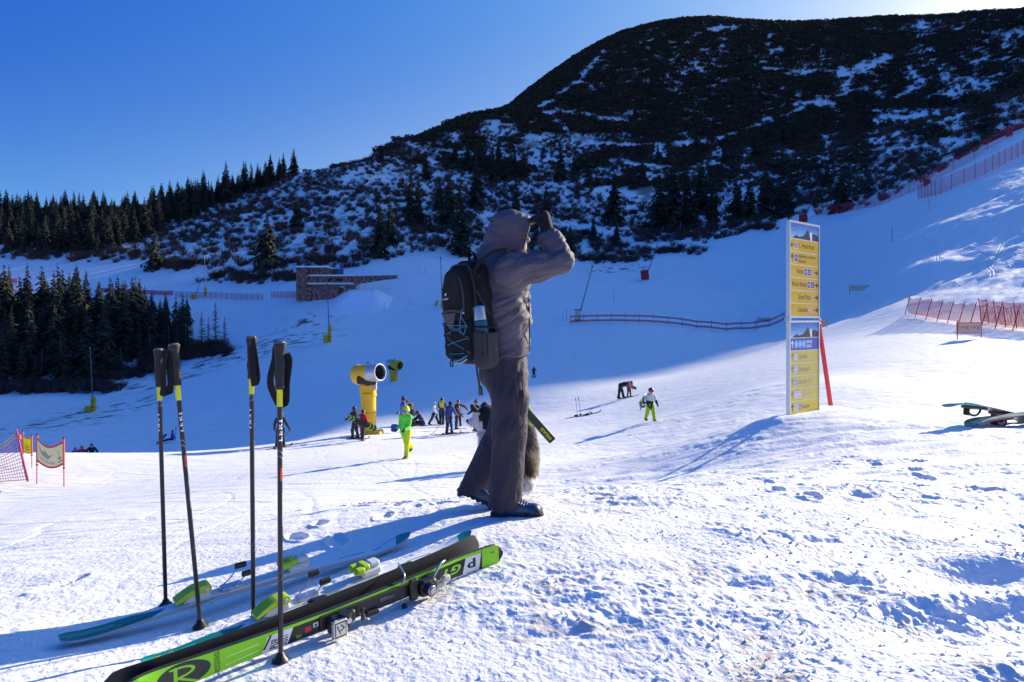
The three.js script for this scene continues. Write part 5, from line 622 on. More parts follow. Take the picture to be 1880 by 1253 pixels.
    const sole = [bone(P(0.12, 0.012), P(0.5, 0.012), 0.042, 0.040, 0, 0.02), bone(P(0.5, 0.012), P(0.9, 0.014), 0.046, 0.044, 0, 0.02)];
    mesh('sole', bonesGeo(sole, 0.006, (d, x, y, z) => { const q = V(x, y, z).sub(heel), h = q.dot(up), a = q.dot(f); d = Math.max(d, h - 0.03, -h + 0.002); return Math.max(d, -(Math.max(Math.abs(((a * 28) % 1 + 1) % 1 - 0.5) - 0.2, h - 0.010) * 0.03)); }), bootSole, B);
    mesh('toe_cap', bonesGeo([bone(P(0.86, 0.034, 0.012), P(0.9, 0.034, -0.012), 0.0375, 0.0375, 0, 0.01)], 0.006, (d, x, y, z) => { const q = V(x, y, z).sub(heel); return Math.max(d, 0.02 - q.dot(up), q.dot(up) - 0.052, 0.85 * L - q.dot(f)); }), bootSole, B);
    for (let i = 0; i < 5; i++) mesh('lace', tube([P(0.50 + i * 0.05, 0.104 - i * 0.006, 0.034), P(0.52 + i * 0.05, 0.116 - i * 0.007, 0), P(0.50 + i * 0.05, 0.104 - i * 0.006, -0.034)], 0.0032, 8, 5), mat(lin(0.12, 0.22, 0.3), 0.7), B);
    mesh('lace_hook', [0, 1, 2, 3].map(i => new THREE.SphereGeometry(0.006, 8, 6).translate(...P(0.49 + i * 0.05, 0.098 - i * 0.006, 0.042).toArray())), steel, B);
  }
  const hR = mp(902, 945, 0.0); boot(V(hR.x, -0.005, hR.z), V(hR.x + 0.292, -0.005, hR.z + 0.015), ankR.clone().add(V(0, 0.03, 0)), 'boot');
  const tL = at(897, 0, 4.26).sub(MO); boot(V(tL.x - 0.195, tL.y + 0.105, tL.z - 0.01), V(tL.x + 0.06, tL.y - 0.005, tL.z + 0.02), ankL.clone().add(V(0.015, 0.03, 0)), 'boot');
}
// ------------------------------------------------------------------ backpack
const packCloth = mat(lin(0.005, 0.005, 0.0065), 0.95, { bumpMap: weave, bumpScale: 0.0005 }), packGrey = mat(lin(0.04, 0.04, 0.048), 0.8), packTrim = mat(lin(0.022, 0.022, 0.027), 0.8), teal = mat(lin(0.03, 0.22, 0.32), 0.55), webbing = mat(lin(0.004, 0.004, 0.0055), 0.95), buckle = mat(lin(0.02, 0.02, 0.022), 0.35);
const PK = new THREE.Group();
{
  const phi = 40 * DEG, X = V(Math.sin(phi), 0, Math.cos(phi)), Z = V(-Math.cos(phi), 0, Math.sin(phi)), m = new THREE.Matrix4().makeBasis(X, V(0, 1, 0), Z);
  const pos = px(861, 574, 3.95), t = PK; t.name = numbered('backpack'); t.userData = { label: 'black hiking backpack with teal cords on the man\'s back', category: 'backpack' }; scene.add(t);
  t.position.copy(pos); t.quaternion.setFromRotationMatrix(m).premultiply(new THREE.Quaternion().setFromAxisAngle(V(0, 0, 1), 0.055));
  const rbox = (x, y, z, cx, cy, cz, hx, hy, hz, r) => { const qx = Math.abs(x - cx) - hx + r, qy = Math.abs(y - cy) - hy + r, qz = Math.abs(z - cz) - hz + r; return Math.hypot(Math.max(qx, 0), Math.max(qy, 0), Math.max(qz, 0)) + Math.min(Math.max(qx, qy, qz), 0) - r; };
  const smin = (a, b, k) => { const h = clamp(0.5 + 0.5 * (b - a) / k); return lerp(b, a, h) - k * h * (1 - h); };
  const mk = (f, lo, hi, c) => surfaceNets(lo, hi, c, f);
  const crumple = (g, a = 0.004) => { const P = g.attributes.position, N = g.attributes.normal, uv = new Float32Array(P.count * 2); for (let i = 0; i < P.count; i++) { const x = P.getX(i), y = P.getY(i), z = P.getZ(i), h = a * (n3(x * 14, y * 14, z * 14) + 0.6 * (1 - 2 * Math.abs(n3(x * 30, y * 18, z * 30)))); P.setXYZ(i, x + N.getX(i) * h, y + N.getY(i) * h, z + N.getZ(i) * h); uv[i * 2] = x * 8 + z * 8; uv[i * 2 + 1] = y * 8; } g.setAttribute('uv', new THREE.BufferAttribute(uv, 2)); g.computeVertexNormals(); return g; };
  mesh('main_compartment', crumple(mk((x, y, z) => { const w = 0.148 - 0.03 * sm(0.1, 0.3, y); return smin(rbox(x, y, z, 0, 0, -0.02, w, 0.295, 0.085, 0.075), rbox(x, y, z, 0, -0.2, 0.0, 0.145, 0.08, 0.08, 0.06), 0.03); }, V(-0.2, -0.34, -0.15), V(0.2, 0.34, 0.13), 0.0085)), packCloth, t);
  const pocket = mesh('front_pocket', crumple(mk((x, y, z) => rbox(x, y, z, -0.005, 0.095, 0.07, 0.118 - 0.03 * sm(0.1, 0.24, y), 0.155, 0.045, 0.042), V(-0.16, -0.1, -0.01), V(0.16, 0.28, 0.14), 0.0075), 0.003), packCloth, t);
  mesh('lower_pocket', crumple(mk((x, y, z) => rbox(x, y, z, -0.005, -0.155, 0.06, 0.125, 0.12, 0.045, 0.04), V(-0.17, -0.31, -0.02), V(0.17, 0.0, 0.13), 0.0075), 0.004), packCloth, t);
  // piped zips and trim
  const arch = (w, y0, y1, z, r) => tube([V(-w, y0, z), V(-w * 0.98, y0 + (y1 - y0) * 0.55, z), V(-w * 0.6, y1 - 0.01, z - 0.003), V(0, y1, z - 0.008), V(w * 0.6, y1 - 0.01, z - 0.003), V(w * 0.98, y0 + (y1 - y0) * 0.55, z), V(w, y0, z)], r, 50, 7);
  mesh('zip', arch(0.098, 0.0, 0.215, 0.108, 0.006), packGrey, t); mesh('zip', arch(0.135, -0.05, 0.275, 0.052, 0.006), packTrim, t); mesh('zip', arch(0.142, -0.02, 0.297, 0.0, 0.005), packTrim, t);
  mesh('seam_band', ribbon([V(-0.112, 0.0, 0.112), V(-0.06, 0.012, 0.119), V(0, 0.014, 0.121), V(0.06, 0.008, 0.119), V(0.108, -0.006, 0.11)], 0.008, 0.004, V(0, 1, 0.1)), packGrey, t);
  { const s = new THREE.Shape(); s.moveTo(-0.105, 0.0); s.lineTo(0.035, 0.002); s.lineTo(-0.03, -0.115); s.closePath(); const g = new THREE.ExtrudeGeometry(s, { depth: 0.003, bevelEnabled: false }); mesh('grey_panel', g.rotateX(0.16).translate(0, -0.002, 0.119), mat(lin(0.06, 0.055, 0.07), 0.7), t); }
  mesh('zip_pull', new THREE.SphereGeometry(0.007, 10, 8).translate(0.105, -0.002, 0.117), steel, t);
  // emblem: a small leaf-like mark above a line of letters
  mesh('emblem', new THREE.PlaneGeometry(0.075, 0.056).rotateX(-0.12).translate(-0.055, 0.096, 0.1195), mat('#fff', 0.7, { transparent: true, map: canvasTex(256, 192, (c, w, h) => { c.clearRect(0, 0, w, h); c.fillStyle = '#f2f2f2'; c.beginPath(); c.moveTo(118, 8); c.bezierCurveTo(150, 20, 152, 60, 128, 70); c.lineTo(120, 96); c.lineTo(110, 70); c.bezierCurveTo(84, 62, 92, 24, 118, 8); c.fill(); c.font = 'bold 52px sans-serif'; c.textAlign = 'center'; c.fillText('VA-VEST', 122, 160); }) }), pocket);
  // elastic cords laced over the lower pocket
  const cz = 0.114, cord = pts => tube(pts.map(p => V(p[0], p[1], p[2] ?? cz)), 0.0026, 40, 5);
  const hooks = [[-0.115, -0.06], [0.105, -0.075], [-0.112, -0.125], [0.115, -0.145], [-0.108, -0.19], [0.12, -0.225], [-0.1, -0.235]];
  mesh('elastic_cord', [cord([[-0.115, -0.06, 0.1], [0, -0.085], [0.115, -0.145, 0.098]]), cord([[0.105, -0.075, 0.1], [0, -0.1, 0.117], [-0.112, -0.125, 0.1]]), cord([[-0.112, -0.125, 0.1], [0, -0.172], [0.12, -0.225, 0.096]]), cord([[0.115, -0.145, 0.098], [0, -0.166, 0.117], [-0.108, -0.19, 0.1]]), cord([[-0.1, -0.235, 0.098], [0, -0.233], [0.12, -0.225, 0.096]]), cord([[-0.115, -0.06, 0.1], [0, -0.07, 0.117], [0.105, -0.075, 0.1]]), cord([[0.105, -0.075, 0.102], [0.085, -0.01, 0.12], [0.1, 0.02, 0.118]]), cord([[0.105, -0.075, 0.102], [0.098, -0.12, 0.117], [0.07, -0.1, 0.12], [0.09, 0.0, 0.121]])], teal, t);
  for (const [x, y] of hooks) { const h = mesh('cord_loop', cordLoop(), packGrey, t); h.position.set(x, y, 0.1); }
  mesh('cord_lock', new RoundedBoxGeometry(0.014, 0.026, 0.012, 2, 0.004).translate(-0.02, -0.11, 0.122), buckle, t);
  mesh('reflective_band', tube([V(-0.09, -0.262, 0.098), V(-0.03, -0.285, 0.104), V(0.04, -0.283, 0.103), V(0.09, -0.26, 0.095)], 0.004, 24, 6), mat(lin(0.5, 0.55, 0.58), 0.4), t); mesh('tool_loop', tube([V(-0.1, -0.245, 0.1), V(-0.04, -0.268, 0.112), V(0.04, -0.266, 0.112), V(0.1, -0.24, 0.098)], 0.006, 24, 6), teal, t);
  mesh('lime_tag', new RoundedBoxGeometry(0.012, 0.04, 0.02, 2, 0.004).translate(-0.15, 0.02, 0.04), mat(lin(0.4, 0.45, 0.02), 0.6), t);
  // side pocket for the bottle
  mesh('side_pocket', crumple(mk((x, y, z) => Math.max(rbox(x, y, z, 0.14, -0.20, 0.0, 0.058, 0.125, 0.075, 0.055), -rbox(x, y, z, 0.145, -0.12, 0.0, 0.047, 0.16, 0.064, 0.045)), V(0.06, -0.35, -0.11), V(0.24, 0.0, 0.11), 0.0065), 0.002), mat(lin(0.035, 0.037, 0.042), 0.9), t);
  mesh('pocket_hem', tube([V(0.13, -0.085, 0.074), V(0.175, -0.086, 0.058), V(0.195, -0.088, 0), V(0.175, -0.086, -0.058), V(0.13, -0.085, -0.074)], 0.005, 30, 6), webbing, t);
  mesh('compression_strap', [ribbon([V(0.15, 0.12, 0.05), V(0.156, 0.06, 0.02), V(0.156, -0.02, -0.03)], 0.011, 0.003, V(0, 0.5, 0.85)), ribbon([V(0.12, 0.24, 0.06), V(0.135, 0.19, 0.0), V(0.13, 0.12, -0.06)], 0.012, 0.003, V(0.2, 0.5, 0.8))], packTrim, t);
  // straps
  const loop = mesh('haul_loop', ribbon([V(-0.035, 0.285, -0.06), V(-0.045, 0.34, -0.05), V(-0.02, 0.365, -0.045), V(0.01, 0.345, -0.05), V(0.02, 0.285, -0.06)], 0.012, 0.004, V(0.2, 0.1, 1)), webbing, t);
  t.updateMatrixWorld(true); const inv = p => t.worldToLocal(p.clone().add(MO));
  const sp = [mp(866, 516, -0.09), mp(874, 492, -0.13), mp(888, 474, -0.155), mp(905, 463, -0.155), mp(921, 459, -0.13), mp(938, 461, -0.07), mp(956, 474, 0.0), mp(970, 510, 0.0)].map(inv);
  mesh('shoulder_strap', ribbon(along(sp, 24), 0.034, 0.016, inv(mp(900, 480, 0.3)).sub(inv(mp(900, 480, 0)))), webbing, t); mesh('shoulder_strap', ribbon(along([mp(862, 500, 0.16), mp(872, 478, 0.18), mp(890, 468, 0.2), mp(915, 468, 0.24), mp(945, 485, 0.26), mp(955, 530, 0.24)].map(inv), 24), 0.030, 0.014, inv(mp(900, 480, 0.3)).sub(inv(mp(900, 480, 0)))), webbing, t);
  mesh('load_lifter', ribbon([mp(861, 497, -0.03), mp(873, 483, -0.1), mp(884, 474, -0.14)].map(inv), 0.009, 0.003, inv(mp(900, 480, 0.3)).sub(inv(mp(900, 480, 0)))), packTrim, t);
  const hb = along([mp(874, 668, -0.08), mp(877, 690, -0.09), mp(881, 712, -0.095)].map(inv), 10); mesh('hip_strap', ribbon(hb, 0.014, 0.003, V(1, 0, 0.3)), packTrim, t); mesh('buckle', new RoundedBoxGeometry(0.032, 0.055, 0.012, 2, 0.005).translate(...inv(mp(882, 718, -0.095)).toArray()), buckle, t);
  mesh('lower_strap', ribbon([mp(868, 662, -0.1), mp(880, 668, -0.115), mp(892, 670, -0.12)].map(inv), 0.01, 0.003, V(0, 1, 0.2)), webbing, t);
  const cb = inv(px(829, 664, 3.88).sub(MO)); mesh('carabiner', [new THREE.TorusGeometry(0.016, 0.0045, 8, 20).scale(0.8, 1.15, 1).translate(cb.x, cb.y - 0.012, cb.z), bar(V(cb.x, cb.y + 0.01, cb.z), V(cb.x, cb.y + 0.05, cb.z), 0.005)], buckle, t);
  mesh('cord_end', tube([V(-0.15, 0.02, 0.05), V(-0.165, -0.02, 0.06), V(-0.16, -0.09, 0.07), V(-0.12, -0.125, 0.09)], 0.0022, 20, 5), teal, t); mesh('side_webbing', ribbon([V(-0.15, 0.03, 0.05), V(-0.152, -0.04, 0.055), V(-0.148, -0.08, 0.06)], 0.008, 0.003, V(0, 0, 1)), webbing, t);
  // bottle in the pocket: a thing of its own
  const B = new THREE.Group(); B.name = numbered('flask'); B.userData = { label: 'steel capped blue flask in the side pocket of the backpack', category: 'flask' }; scene.add(B);
  B.position.copy(t.localToWorld(V(0.158, -0.325, 0.022))); B.quaternion.copy(t.quaternion).multiply(new THREE.Quaternion().setFromAxisAngle(V(0, 0, 1), 0.10));
  const bl = mat(lin(0.02, 0.10, 0.16), 0.35, { metalness: 0.3 }); mesh('flask_body', lathe([[0.001, 0.06], [0.040, 0.06], [0.042, 0.07], [0.042, 0.265], [0.039, 0.275]], 28), bl, B); mesh('cap', lathe([[0.0395, 0.272], [0.040, 0.28], [0.0385, 0.352], [0.031, 0.362], [0.001, 0.364]], 28), mat(lin(0.62, 0.60, 0.58), 0.28, { metalness: 0.9 }), B); mesh('ring', new THREE.TorusGeometry(0.0405, 0.0025, 8, 28).rotateX(Math.PI / 2).translate(0, 0.274, 0), buckle, B);
}
function cordLoop() { return new THREE.TorusGeometry(0.008, 0.0035, 6, 14); }
// ------------------------------------------------------------------ sheepdog sitting behind his legs
{
  const D = 4.6, O = at(925, 0, D), dp = (u, v, dd = 0) => px(u, v, D + dd).sub(O), dog = thing('dog', 'black and white sheepdog sitting behind the man\'s legs, looking aside', 'dog', O);
  const blk = [0.014, 0.013, 0.014], wht = [0.72, 0.70, 0.68], brn = [0.085, 0.048, 0.028], gry = [0.07, 0.07, 0.075];
  const b = [bone(dp(893, 765), dp(886, 769), 0.070, 0.060, 0, 0.03), bone(dp(884, 770), dp(864, 775), 0.045, 0.024, 0, 0.025), bone(dp(886, 778), dp(867, 780), 0.026, 0.014, 0, 0.015), bone(dp(897, 768), dp(908, 792), 0.072, 0.088, 0, 0.05), bone(dp(908, 792), dp(916, 826), 0.095, 0.115, 0, 0.05), bone(dp(920, 815), dp(950, 836), 0.12, 0.12, 0, 0.06), bone(dp(952, 800), dp(956, 862), 0.095, 0.105, 0, 0.06), bone(dp(966, 790), dp(970, 820), 0.05, 0.055, 0, 0.04),
    bone(dp(912, 830, -0.06), dp(908, 880, -0.06), 0.042, 0.03, 0, 0.03), bone(dp(908, 880, -0.06), dp(900, 893, -0.06), 0.03, 0.028, 0, 0.02), bone(dp(912, 830, 0.06), dp(908, 880, 0.06), 0.042, 0.03, 0, 0.03), bone(dp(908, 880, 0.06), dp(900, 893, 0.06), 0.03, 0.028, 0, 0.02), bone(dp(960, 850, -0.09), dp(940, 876, -0.1), 0.085, 0.05, 0, 0.04), bone(dp(940, 876, -0.1), dp(968, 888, -0.1), 0.045, 0.035, 0, 0.03), bone(dp(968, 888, -0.1), dp(938, 893, -0.1), 0.033, 0.028, 0, 0.02), bone(dp(960, 850, 0.09), dp(940, 876, 0.1), 0.085, 0.05, 0, 0.04), bone(dp(968, 840), dp(966, 890, 0.03), 0.05, 0.035, 0, 0.04),
    bone(dp(874, 756, -0.05), dp(867, 746, -0.065), 0.024, 0.012, 0, 0.015), bone(dp(867, 746, -0.065), dp(866, 751, -0.075), 0.012, 0.008, 0, 0.01), bone(dp(893, 752, 0.03), dp(890, 742, 0.035), 0.028, 0.014, 0, 0.015), bone(dp(890, 742, 0.035), dp(884, 745, 0.03), 0.014, 0.008, 0, 0.01)];
  const sh = [dp(893, 765), dp(866, 776)];
  const colr = (x, y, z) => { const q = V(x, y, z).add(O), [u, v] = toPx(q), w = 2.2 * n3(x * 30, y * 30, z * 30); // markings in the coat
    if (u < 860 && v < 778.5) return [0.02, 0.017, 0.017];
    if (u < 880 + w && v > 758) return wht; if (Math.abs(z) < 0.018 && u < 890 && v < 775 && v > 748) return wht; if (u < 886 + w && v > 775) return wht;
    if (u < 916 && v > 786 + (u - 885) * 0.5 + w) return wht; if (u < 930 && v > 845) return wht;
    if (u > 952) { if (v > 872 + 2 * w) return wht; if (v > 826 + 3 * w) return n3(x * 60, y * 12, z * 60) > 0.2 ? blk : brn; if (v > 790 && n3(x * 26, y * 18, z * 26) > 0.1) return gry; } return blk; };
  const g = bonesGeo(b, 0.0085); mesh('body', paint(g, b, colr), mat(lin(1, 1, 1), 0.75, { vertexColors: true }), dog);
  const P = g.attributes.position, N = g.attributes.normal, f = rng(9), pos = [], col = [];
  for (let i = 0; i < 26000; i++) { const k = Math.floor(f() * P.count), p = V(P.getX(k), P.getY(k), P.getZ(k)), n = V(N.getX(k), N.getY(k), N.getZ(k)), q = p.clone().add(O), [u, v] = toPx(q); const face = u < 900 && v < 790; if (face && f() < 0.5) continue; const L = face ? 0.006 + 0.005 * f() : (u > 950 ? 0.022 : 0.02) + 0.02 * f(), c = colr(p.x, p.y, p.z), s = 0.75 + 0.5 * f(); const dir = n.clone().multiplyScalar(0.45).add(V(u > 940 ? 0.15 : -0.05, -1, (f() - 0.5) * 0.6)).normalize(), side = dir.clone().cross(n).normalize().multiplyScalar(0.0022); const e = p.clone().addScaledVector(n, 0.001).addScaledVector(dir, L).addScaledVector(n, 0.004); pos.push(p.x - side.x, p.y - side.y, p.z - side.z, p.x + side.x, p.y + side.y, p.z + side.z, e.x, e.y, e.z); for (let j = 0; j < 3; j++) col.push(c[0] * s, c[1] * s, c[2] * s); }
  mesh('fur', triGeo(pos, col), mat(lin(1, 1, 1), 0.7, { vertexColors: true, side: THREE.DoubleSide }), dog).userData.kind = 'stuff';
  for (const s of [-1, 1]) mesh('eye', new THREE.SphereGeometry(0.0095, 12, 10).translate(...dp(880.5, 766, s * 0.048).toArray()), mat(lin(0.03, 0.012, 0.006), 0.08), dog);
  mesh('nose', new THREE.SphereGeometry(0.015, 12, 10).scale(0.8, 0.8, 1).translate(...dp(858.5, 773.5).toArray()), mat(lin(0.012, 0.01, 0.01), 0.3), dog);
}
// ------------------------------------------------------------------ skis and poles in the foreground
function skiShape(L, wTail, wWaist, wTip, o = {}) { // X along the ski from tail to tip, Y up through the top sheet, Z across
  const n = 72, st = []; for (let i = 0; i <= n; i++) { const s = i / n; let w = s < 0.45 ? lerp(wTail, wWaist, Math.sin(s / 0.45 * Math.PI / 2)) : lerp(wWaist, wTip, 1 - Math.cos((s - 0.45) / 0.5 * Math.PI / 2)); w = Math.min(w, wTip); { const e = o.blunt ?? 0.9; if (s > e) w *= Math.sqrt(Math.max(0.02, 1 - Math.pow((s - e) / (1 - e), 2.4))); } if (s < 0.035) w *= 0.55 + 0.45 * Math.sqrt(1 - Math.pow(1 - s / 0.035, 2));
    const lift = (o.tip ?? 0.07) * Math.pow(Math.max(0, (s - 0.83) / 0.17), 2) + (o.tail ?? 0.012) * Math.pow(Math.max(0, (0.1 - s) / 0.1), 2) + (o.camber ?? 0.006) * Math.sin(Math.PI * clamp((s - 0.05) / 0.8)), th = 0.007 + 0.011 * Math.sin(Math.PI * clamp((s - 0.02) / 0.96)); st.push([s * L, w / 2, lift, th]); }
  const build = f => { const pos = [], uv = [], idx = []; f(pos, uv, idx); const g = new THREE.BufferGeometry(); g.setAttribute('position', new THREE.Float32BufferAttribute(pos, 3)); g.setAttribute('uv', new THREE.Float32BufferAttribute(uv, 2)); g.setIndex(idx); g.computeVertexNormals(); return g; };
  const face = (top) => build((p, t, id) => { st.forEach(([x, w, y, th], i) => { const s = x / L, k = top ? 0.88 : 1; for (let q = -2; q <= 2; q++) { p.push(x, y + (top ? th * (q === -2 || q === 2 ? 0.9 : 1) : 0), q / 2 * w * k); t.push(s, 0.5 - q / 4); } if (i) for (let q = 0; q < 4; q++) { const a = (i - 1) * 5 + q, b = a + 5; top ? id.push(a, a + 1, b, a + 1, b + 1, b) : id.push(a, b, a + 1, a + 1, b, b + 1); } }); });
  const side = build((p, t, id) => { st.forEach(([x, w, y, th], i) => { for (const sgn of [-1, 1]) { p.push(x, y, sgn * w, x, y + th * 0.9, sgn * w * 0.88); t.push(x, 0, x, 1); } if (i) { const a = (i - 1) * 4, b = i * 4; id.push(a, a + 1, b, a + 1, b + 1, b, a + 2, b + 2, a + 3, a + 3, b + 2, b + 3); } }); const e = st.length - 1; for (const i of [0, e]) id.push(i * 4, i * 4 + 2, i * 4 + 1, i * 4 + 1, i * 4 + 2, i * 4 + 3); });
  return { top: face(true), base: face(false), side, L };
}
const ptex = (w, h, f) => { const t = canvasTex(w, h, f); t.anisotropy = 16; return t; };
const baseBlack = mat(lin(0.010, 0.010, 0.011), 0.42), sideBlack = mat(lin(0.02, 0.02, 0.022), 0.5), lime = mat(lin(0.42, 0.62, 0.02), 0.35), offWhite = mat(lin(0.62, 0.64, 0.64), 0.4), black = mat(lin(0.012, 0.012, 0.013), 0.45), chrome = mat(lin(0.6, 0.6, 0.62), 0.3, { metalness: 0.9 });
function frame(o, P, X, Yhint) { X = X.clone().normalize(); const Z = X.clone().cross(Yhint).normalize(), Y = Z.clone().cross(X).normalize(); o.position.copy(P); o.quaternion.setFromRotationMatrix(new THREE.Matrix4().makeBasis(X, Y, Z)); return o; }
{ // the black and green pair, lying on its side
  const tipEnd = at(205, 0, 2.1), tailEnd = at(908, 0, 3.2), X = tailEnd.clone().sub(tipEnd), L = X.length(); // drawn from the left end to the right end
  const top = ptex(2048, 192, (c, w, h) => {
    const G = '#86d60a'; c.fillStyle = '#101113'; c.fillRect(0, 0, w, h); c.fillStyle = G; c.fillRect(0, 0, w * 0.303, h); c.fillRect(0, 0, w, h * 0.16); c.fillRect(w * 0.93, 0, w * 0.07, h);
    // left end: grey nose, round mark with a letter, brand across the ski
    c.fillStyle = '#3c3f40'; c.beginPath(); c.ellipse(0, h * 0.62, w * 0.075, h * 0.6, 0, 0, 7); c.fill(); c.fillStyle = G; c.beginPath(); c.moveTo(w * 0.03, h); c.quadraticCurveTo(w * 0.06, h * 0.3, w * 0.14, 0); c.lineTo(w * 0.10, 0); c.quadraticCurveTo(w * 0.035, h * 0.4, w * 0.012, h); c.fill();
    c.fillStyle = '#26282a'; c.beginPath(); c.ellipse(w * 0.128, h * 0.52, w * 0.052, h * 0.5, 0, 0, 7); c.fill(); c.strokeStyle = G; c.lineWidth = 15; c.lineCap = 'round'; c.beginPath(); c.moveTo(w * 0.112, h * 0.92); c.lineTo(w * 0.112, h * 0.18); c.stroke(); c.beginPath(); c.moveTo(w * 0.104, h * 0.2); c.bezierCurveTo(w * 0.158, h * 0.12, w * 0.158, h * 0.56, w * 0.116, h * 0.58); c.lineTo(w * 0.15, h * 0.94); c.stroke();
    c.save(); c.translate(w * 0.198, h * 0.97); c.rotate(-Math.PI / 2); c.fillStyle = '#141a08'; c.font = 'bold 33px sans-serif'; c.fillText('ROSSIGNOL', 0, 0); c.restore();
    c.fillStyle = '#cfe9a0'; for (const y of [0.34, 0.68]) { c.beginPath(); c.moveTo(w * 0.21, h * (y + 0.1)); c.lineTo(w * 0.28, h * y); c.lineTo(w * 0.283, h * (y + 0.06)); c.lineTo(w * 0.21, h * (y + 0.13)); c.fill(); }
    c.fillStyle = '#e9e9e4'; c.beginPath(); c.moveTo(w * 0.302, 0.16 * h); c.lineTo(w * 0.36, 0.16 * h); c.lineTo(w * 0.345, h); c.lineTo(w * 0.285, h); c.fill(); c.fillStyle = '#101113'; c.beginPath(); c.moveTo(w * 0.306, 0.16 * h); c.lineTo(w * 0.311, 0.16 * h); c.lineTo(w * 0.294, h * 0.8); c.lineTo(w * 0.289, h * 0.8); c.fill();
    c.save(); c.translate(w * 0.322, h * 0.95); c.rotate(-Math.PI / 2 + 0.1); c.fillStyle = '#111'; c.font = 'bold 52px sans-serif'; c.fillText('PUR', 0, 0); c.fillText('SUIT', 0, 44); c.restore();
    c.save(); c.translate(w * 0.378, h * 0.9); c.rotate(-Math.PI / 2); c.fillStyle = G; c.font = 'bold 34px sans-serif'; c.fillText('GT', 0, 0); c.restore(); c.fillStyle = '#d22'; c.fillRect(w * 0.388, h * 0.44, 30, 60); c.fillStyle = '#ddd'; c.fillRect(w * 0.408, h * 0.36, 26, 52); c.fillStyle = '#111'; c.fillRect(w * 0.412, h * 0.44, 10, 30);
    // right end, letters stand on their heads
    c.fillStyle = '#e2e4dc'; c.beginPath(); c.moveTo(w * 0.872, h * 0.16); c.lineTo(w * 0.926, h * 0.16); c.lineTo(w * 0.918, h); c.lineTo(w * 0.86, h); c.fill(); c.fillStyle = '#8fdc10'; c.fillRect(w * 0.928, 0, w * 0.072, h); c.fillStyle = '#111'; c.fillRect(w * 0.927, 0, 4, h);
    c.save(); c.translate(w * 0.912, h * 0.3); c.rotate(Math.PI); c.fillStyle = '#15171a'; c.font = 'bold 128px sans-serif'; c.fillText('P', 0, 0); c.restore(); c.save(); c.translate(w * 0.862, h * 0.33); c.rotate(Math.PI); c.fillStyle = G; c.font = 'italic bold 118px sans-serif'; c.fillText('GT', 0, 0); c.restore(); c.fillStyle = '#131518'; c.fillRect(w * 0.986, 0, w * 0.014, h); c.fillRect(w * 0.958, h * 0.3, 26, 8);
  });
  const sk = skiShape(L + 0.02, 0.112, 0.072, 0.104, { tip: 0.03, tail: 0.035, camber: 0.008, blunt: 0.965 });
  const toCam = V(0, 0, 1), up = V(0, 1, 0), N = X.clone().cross(up).normalize(); if (N.z < 0) N.negate();       // N: level, towards the viewer
  const A = thing('ski', 'green and black ski on its side with its top towards the poles', 'ski', V(0, 0, 0));
  frame(A, tipEnd.clone().add(V(0, 0.046, 0)), X, N.clone().add(V(0, -0.02, 0)));
  mesh('top_sheet', sk.top, mat('#fff', 0.32, { map: top }), A); mesh('base', sk.base, baseBlack, A); mesh('sidewall', sk.side, sideBlack, A);
  const sAt = u => { const k = (u - 940) / F, dx = X.x, dd = -X.z, x0 = tipEnd.x, d0 = -tipEnd.z; return (k * d0 - x0) / (dx - k * dd) * L; };
  const box = (w, h, d, x, y, z, r = 0.006) => new RoundedBoxGeometry(w, h, d, 3, Math.min(r, w / 2.2, h / 2.2, d / 2.2)).translate(x, y, z);
  const s1 = sAt(606), s2 = sAt(774), sm_ = (s1 + s2) / 2; // Z points down across the ski
  const plate = mesh('binding_plate', [box(s2 - s1 + 0.12, 0.014, 0.058, sm_ + 0.0, 0.026, 0.004)], black, A); mesh('plate_lettering', box(0.07, 0.003, 0.014, sm_ + 0.02, 0.0345, 0.0), mat(lin(0.10, 0.10, 0.10), 0.6), plate);
  const heel = mesh('heel_piece', [box(0.075, 0.042, 0.066, s1, 0.052, 0.012, 0.016), box(0.05, 0.03, 0.05, s1 + 0.052, 0.05, 0.004, 0.014), new THREE.CylinderGeometry(0.024, 0.024, 0.05, 20).rotateX(Math.PI / 2).translate(s1 + 0.03, 0.062, 0.0)], black, A);
  mesh('heel_lever', [box(0.06, 0.02, 0.07, s1 - 0.006, 0.08, 0.020, 0.008)], mat('#fff', 0.35, { map: canvasTex(128, 128, (c, w, h) => { c.fillStyle = '#d9d6c4'; c.fillRect(0, 0, w, h); c.strokeStyle = '#17181a'; c.lineWidth = 9; c.strokeRect(14, 14, 100, 100); c.beginPath(); c.moveTo(30, 30); c.lineTo(60, 96); c.moveTo(64, 28); c.lineTo(96, 60); c.lineTo(60, 76); c.stroke(); }) }), heel);
  mesh('adjusting_screw', new THREE.CylinderGeometry(0.01, 0.01, 0.01, 14).translate(s1 + 0.03, 0.088, 0.0), chrome, heel);
  const toe = mesh('toe_piece', [box(0.085, 0.05, 0.07, s2 - 0.01, 0.052, 0.008, 0.02), new THREE.CylinderGeometry(0.026, 0.03, 0.06, 20).translate(s2 - 0.02, 0.07, 0.006), box(0.04, 0.02, 0.085, s2 - 0.075, 0.045, 0.0, 0.008)], black, A);
  mesh('toe_wing', [box(0.075, 0.03, 0.03, s2 + 0.045, 0.055, 0.018, 0.012), box(0.04, 0.028, 0.03, s2 + 0.075, 0.07, -0.006, 0.012)], mat(lin(0.62, 0.58, 0.46), 0.4), toe); mesh('adjusting_screw', [new THREE.CylinderGeometry(0.013, 0.013, 0.012, 16).translate(s2 - 0.02, 0.104, 0.006), new THREE.TorusGeometry(0.017, 0.003, 6, 20).rotateX(Math.PI / 2).translate(s2 - 0.02, 0.101, 0.006)], chrome, toe);
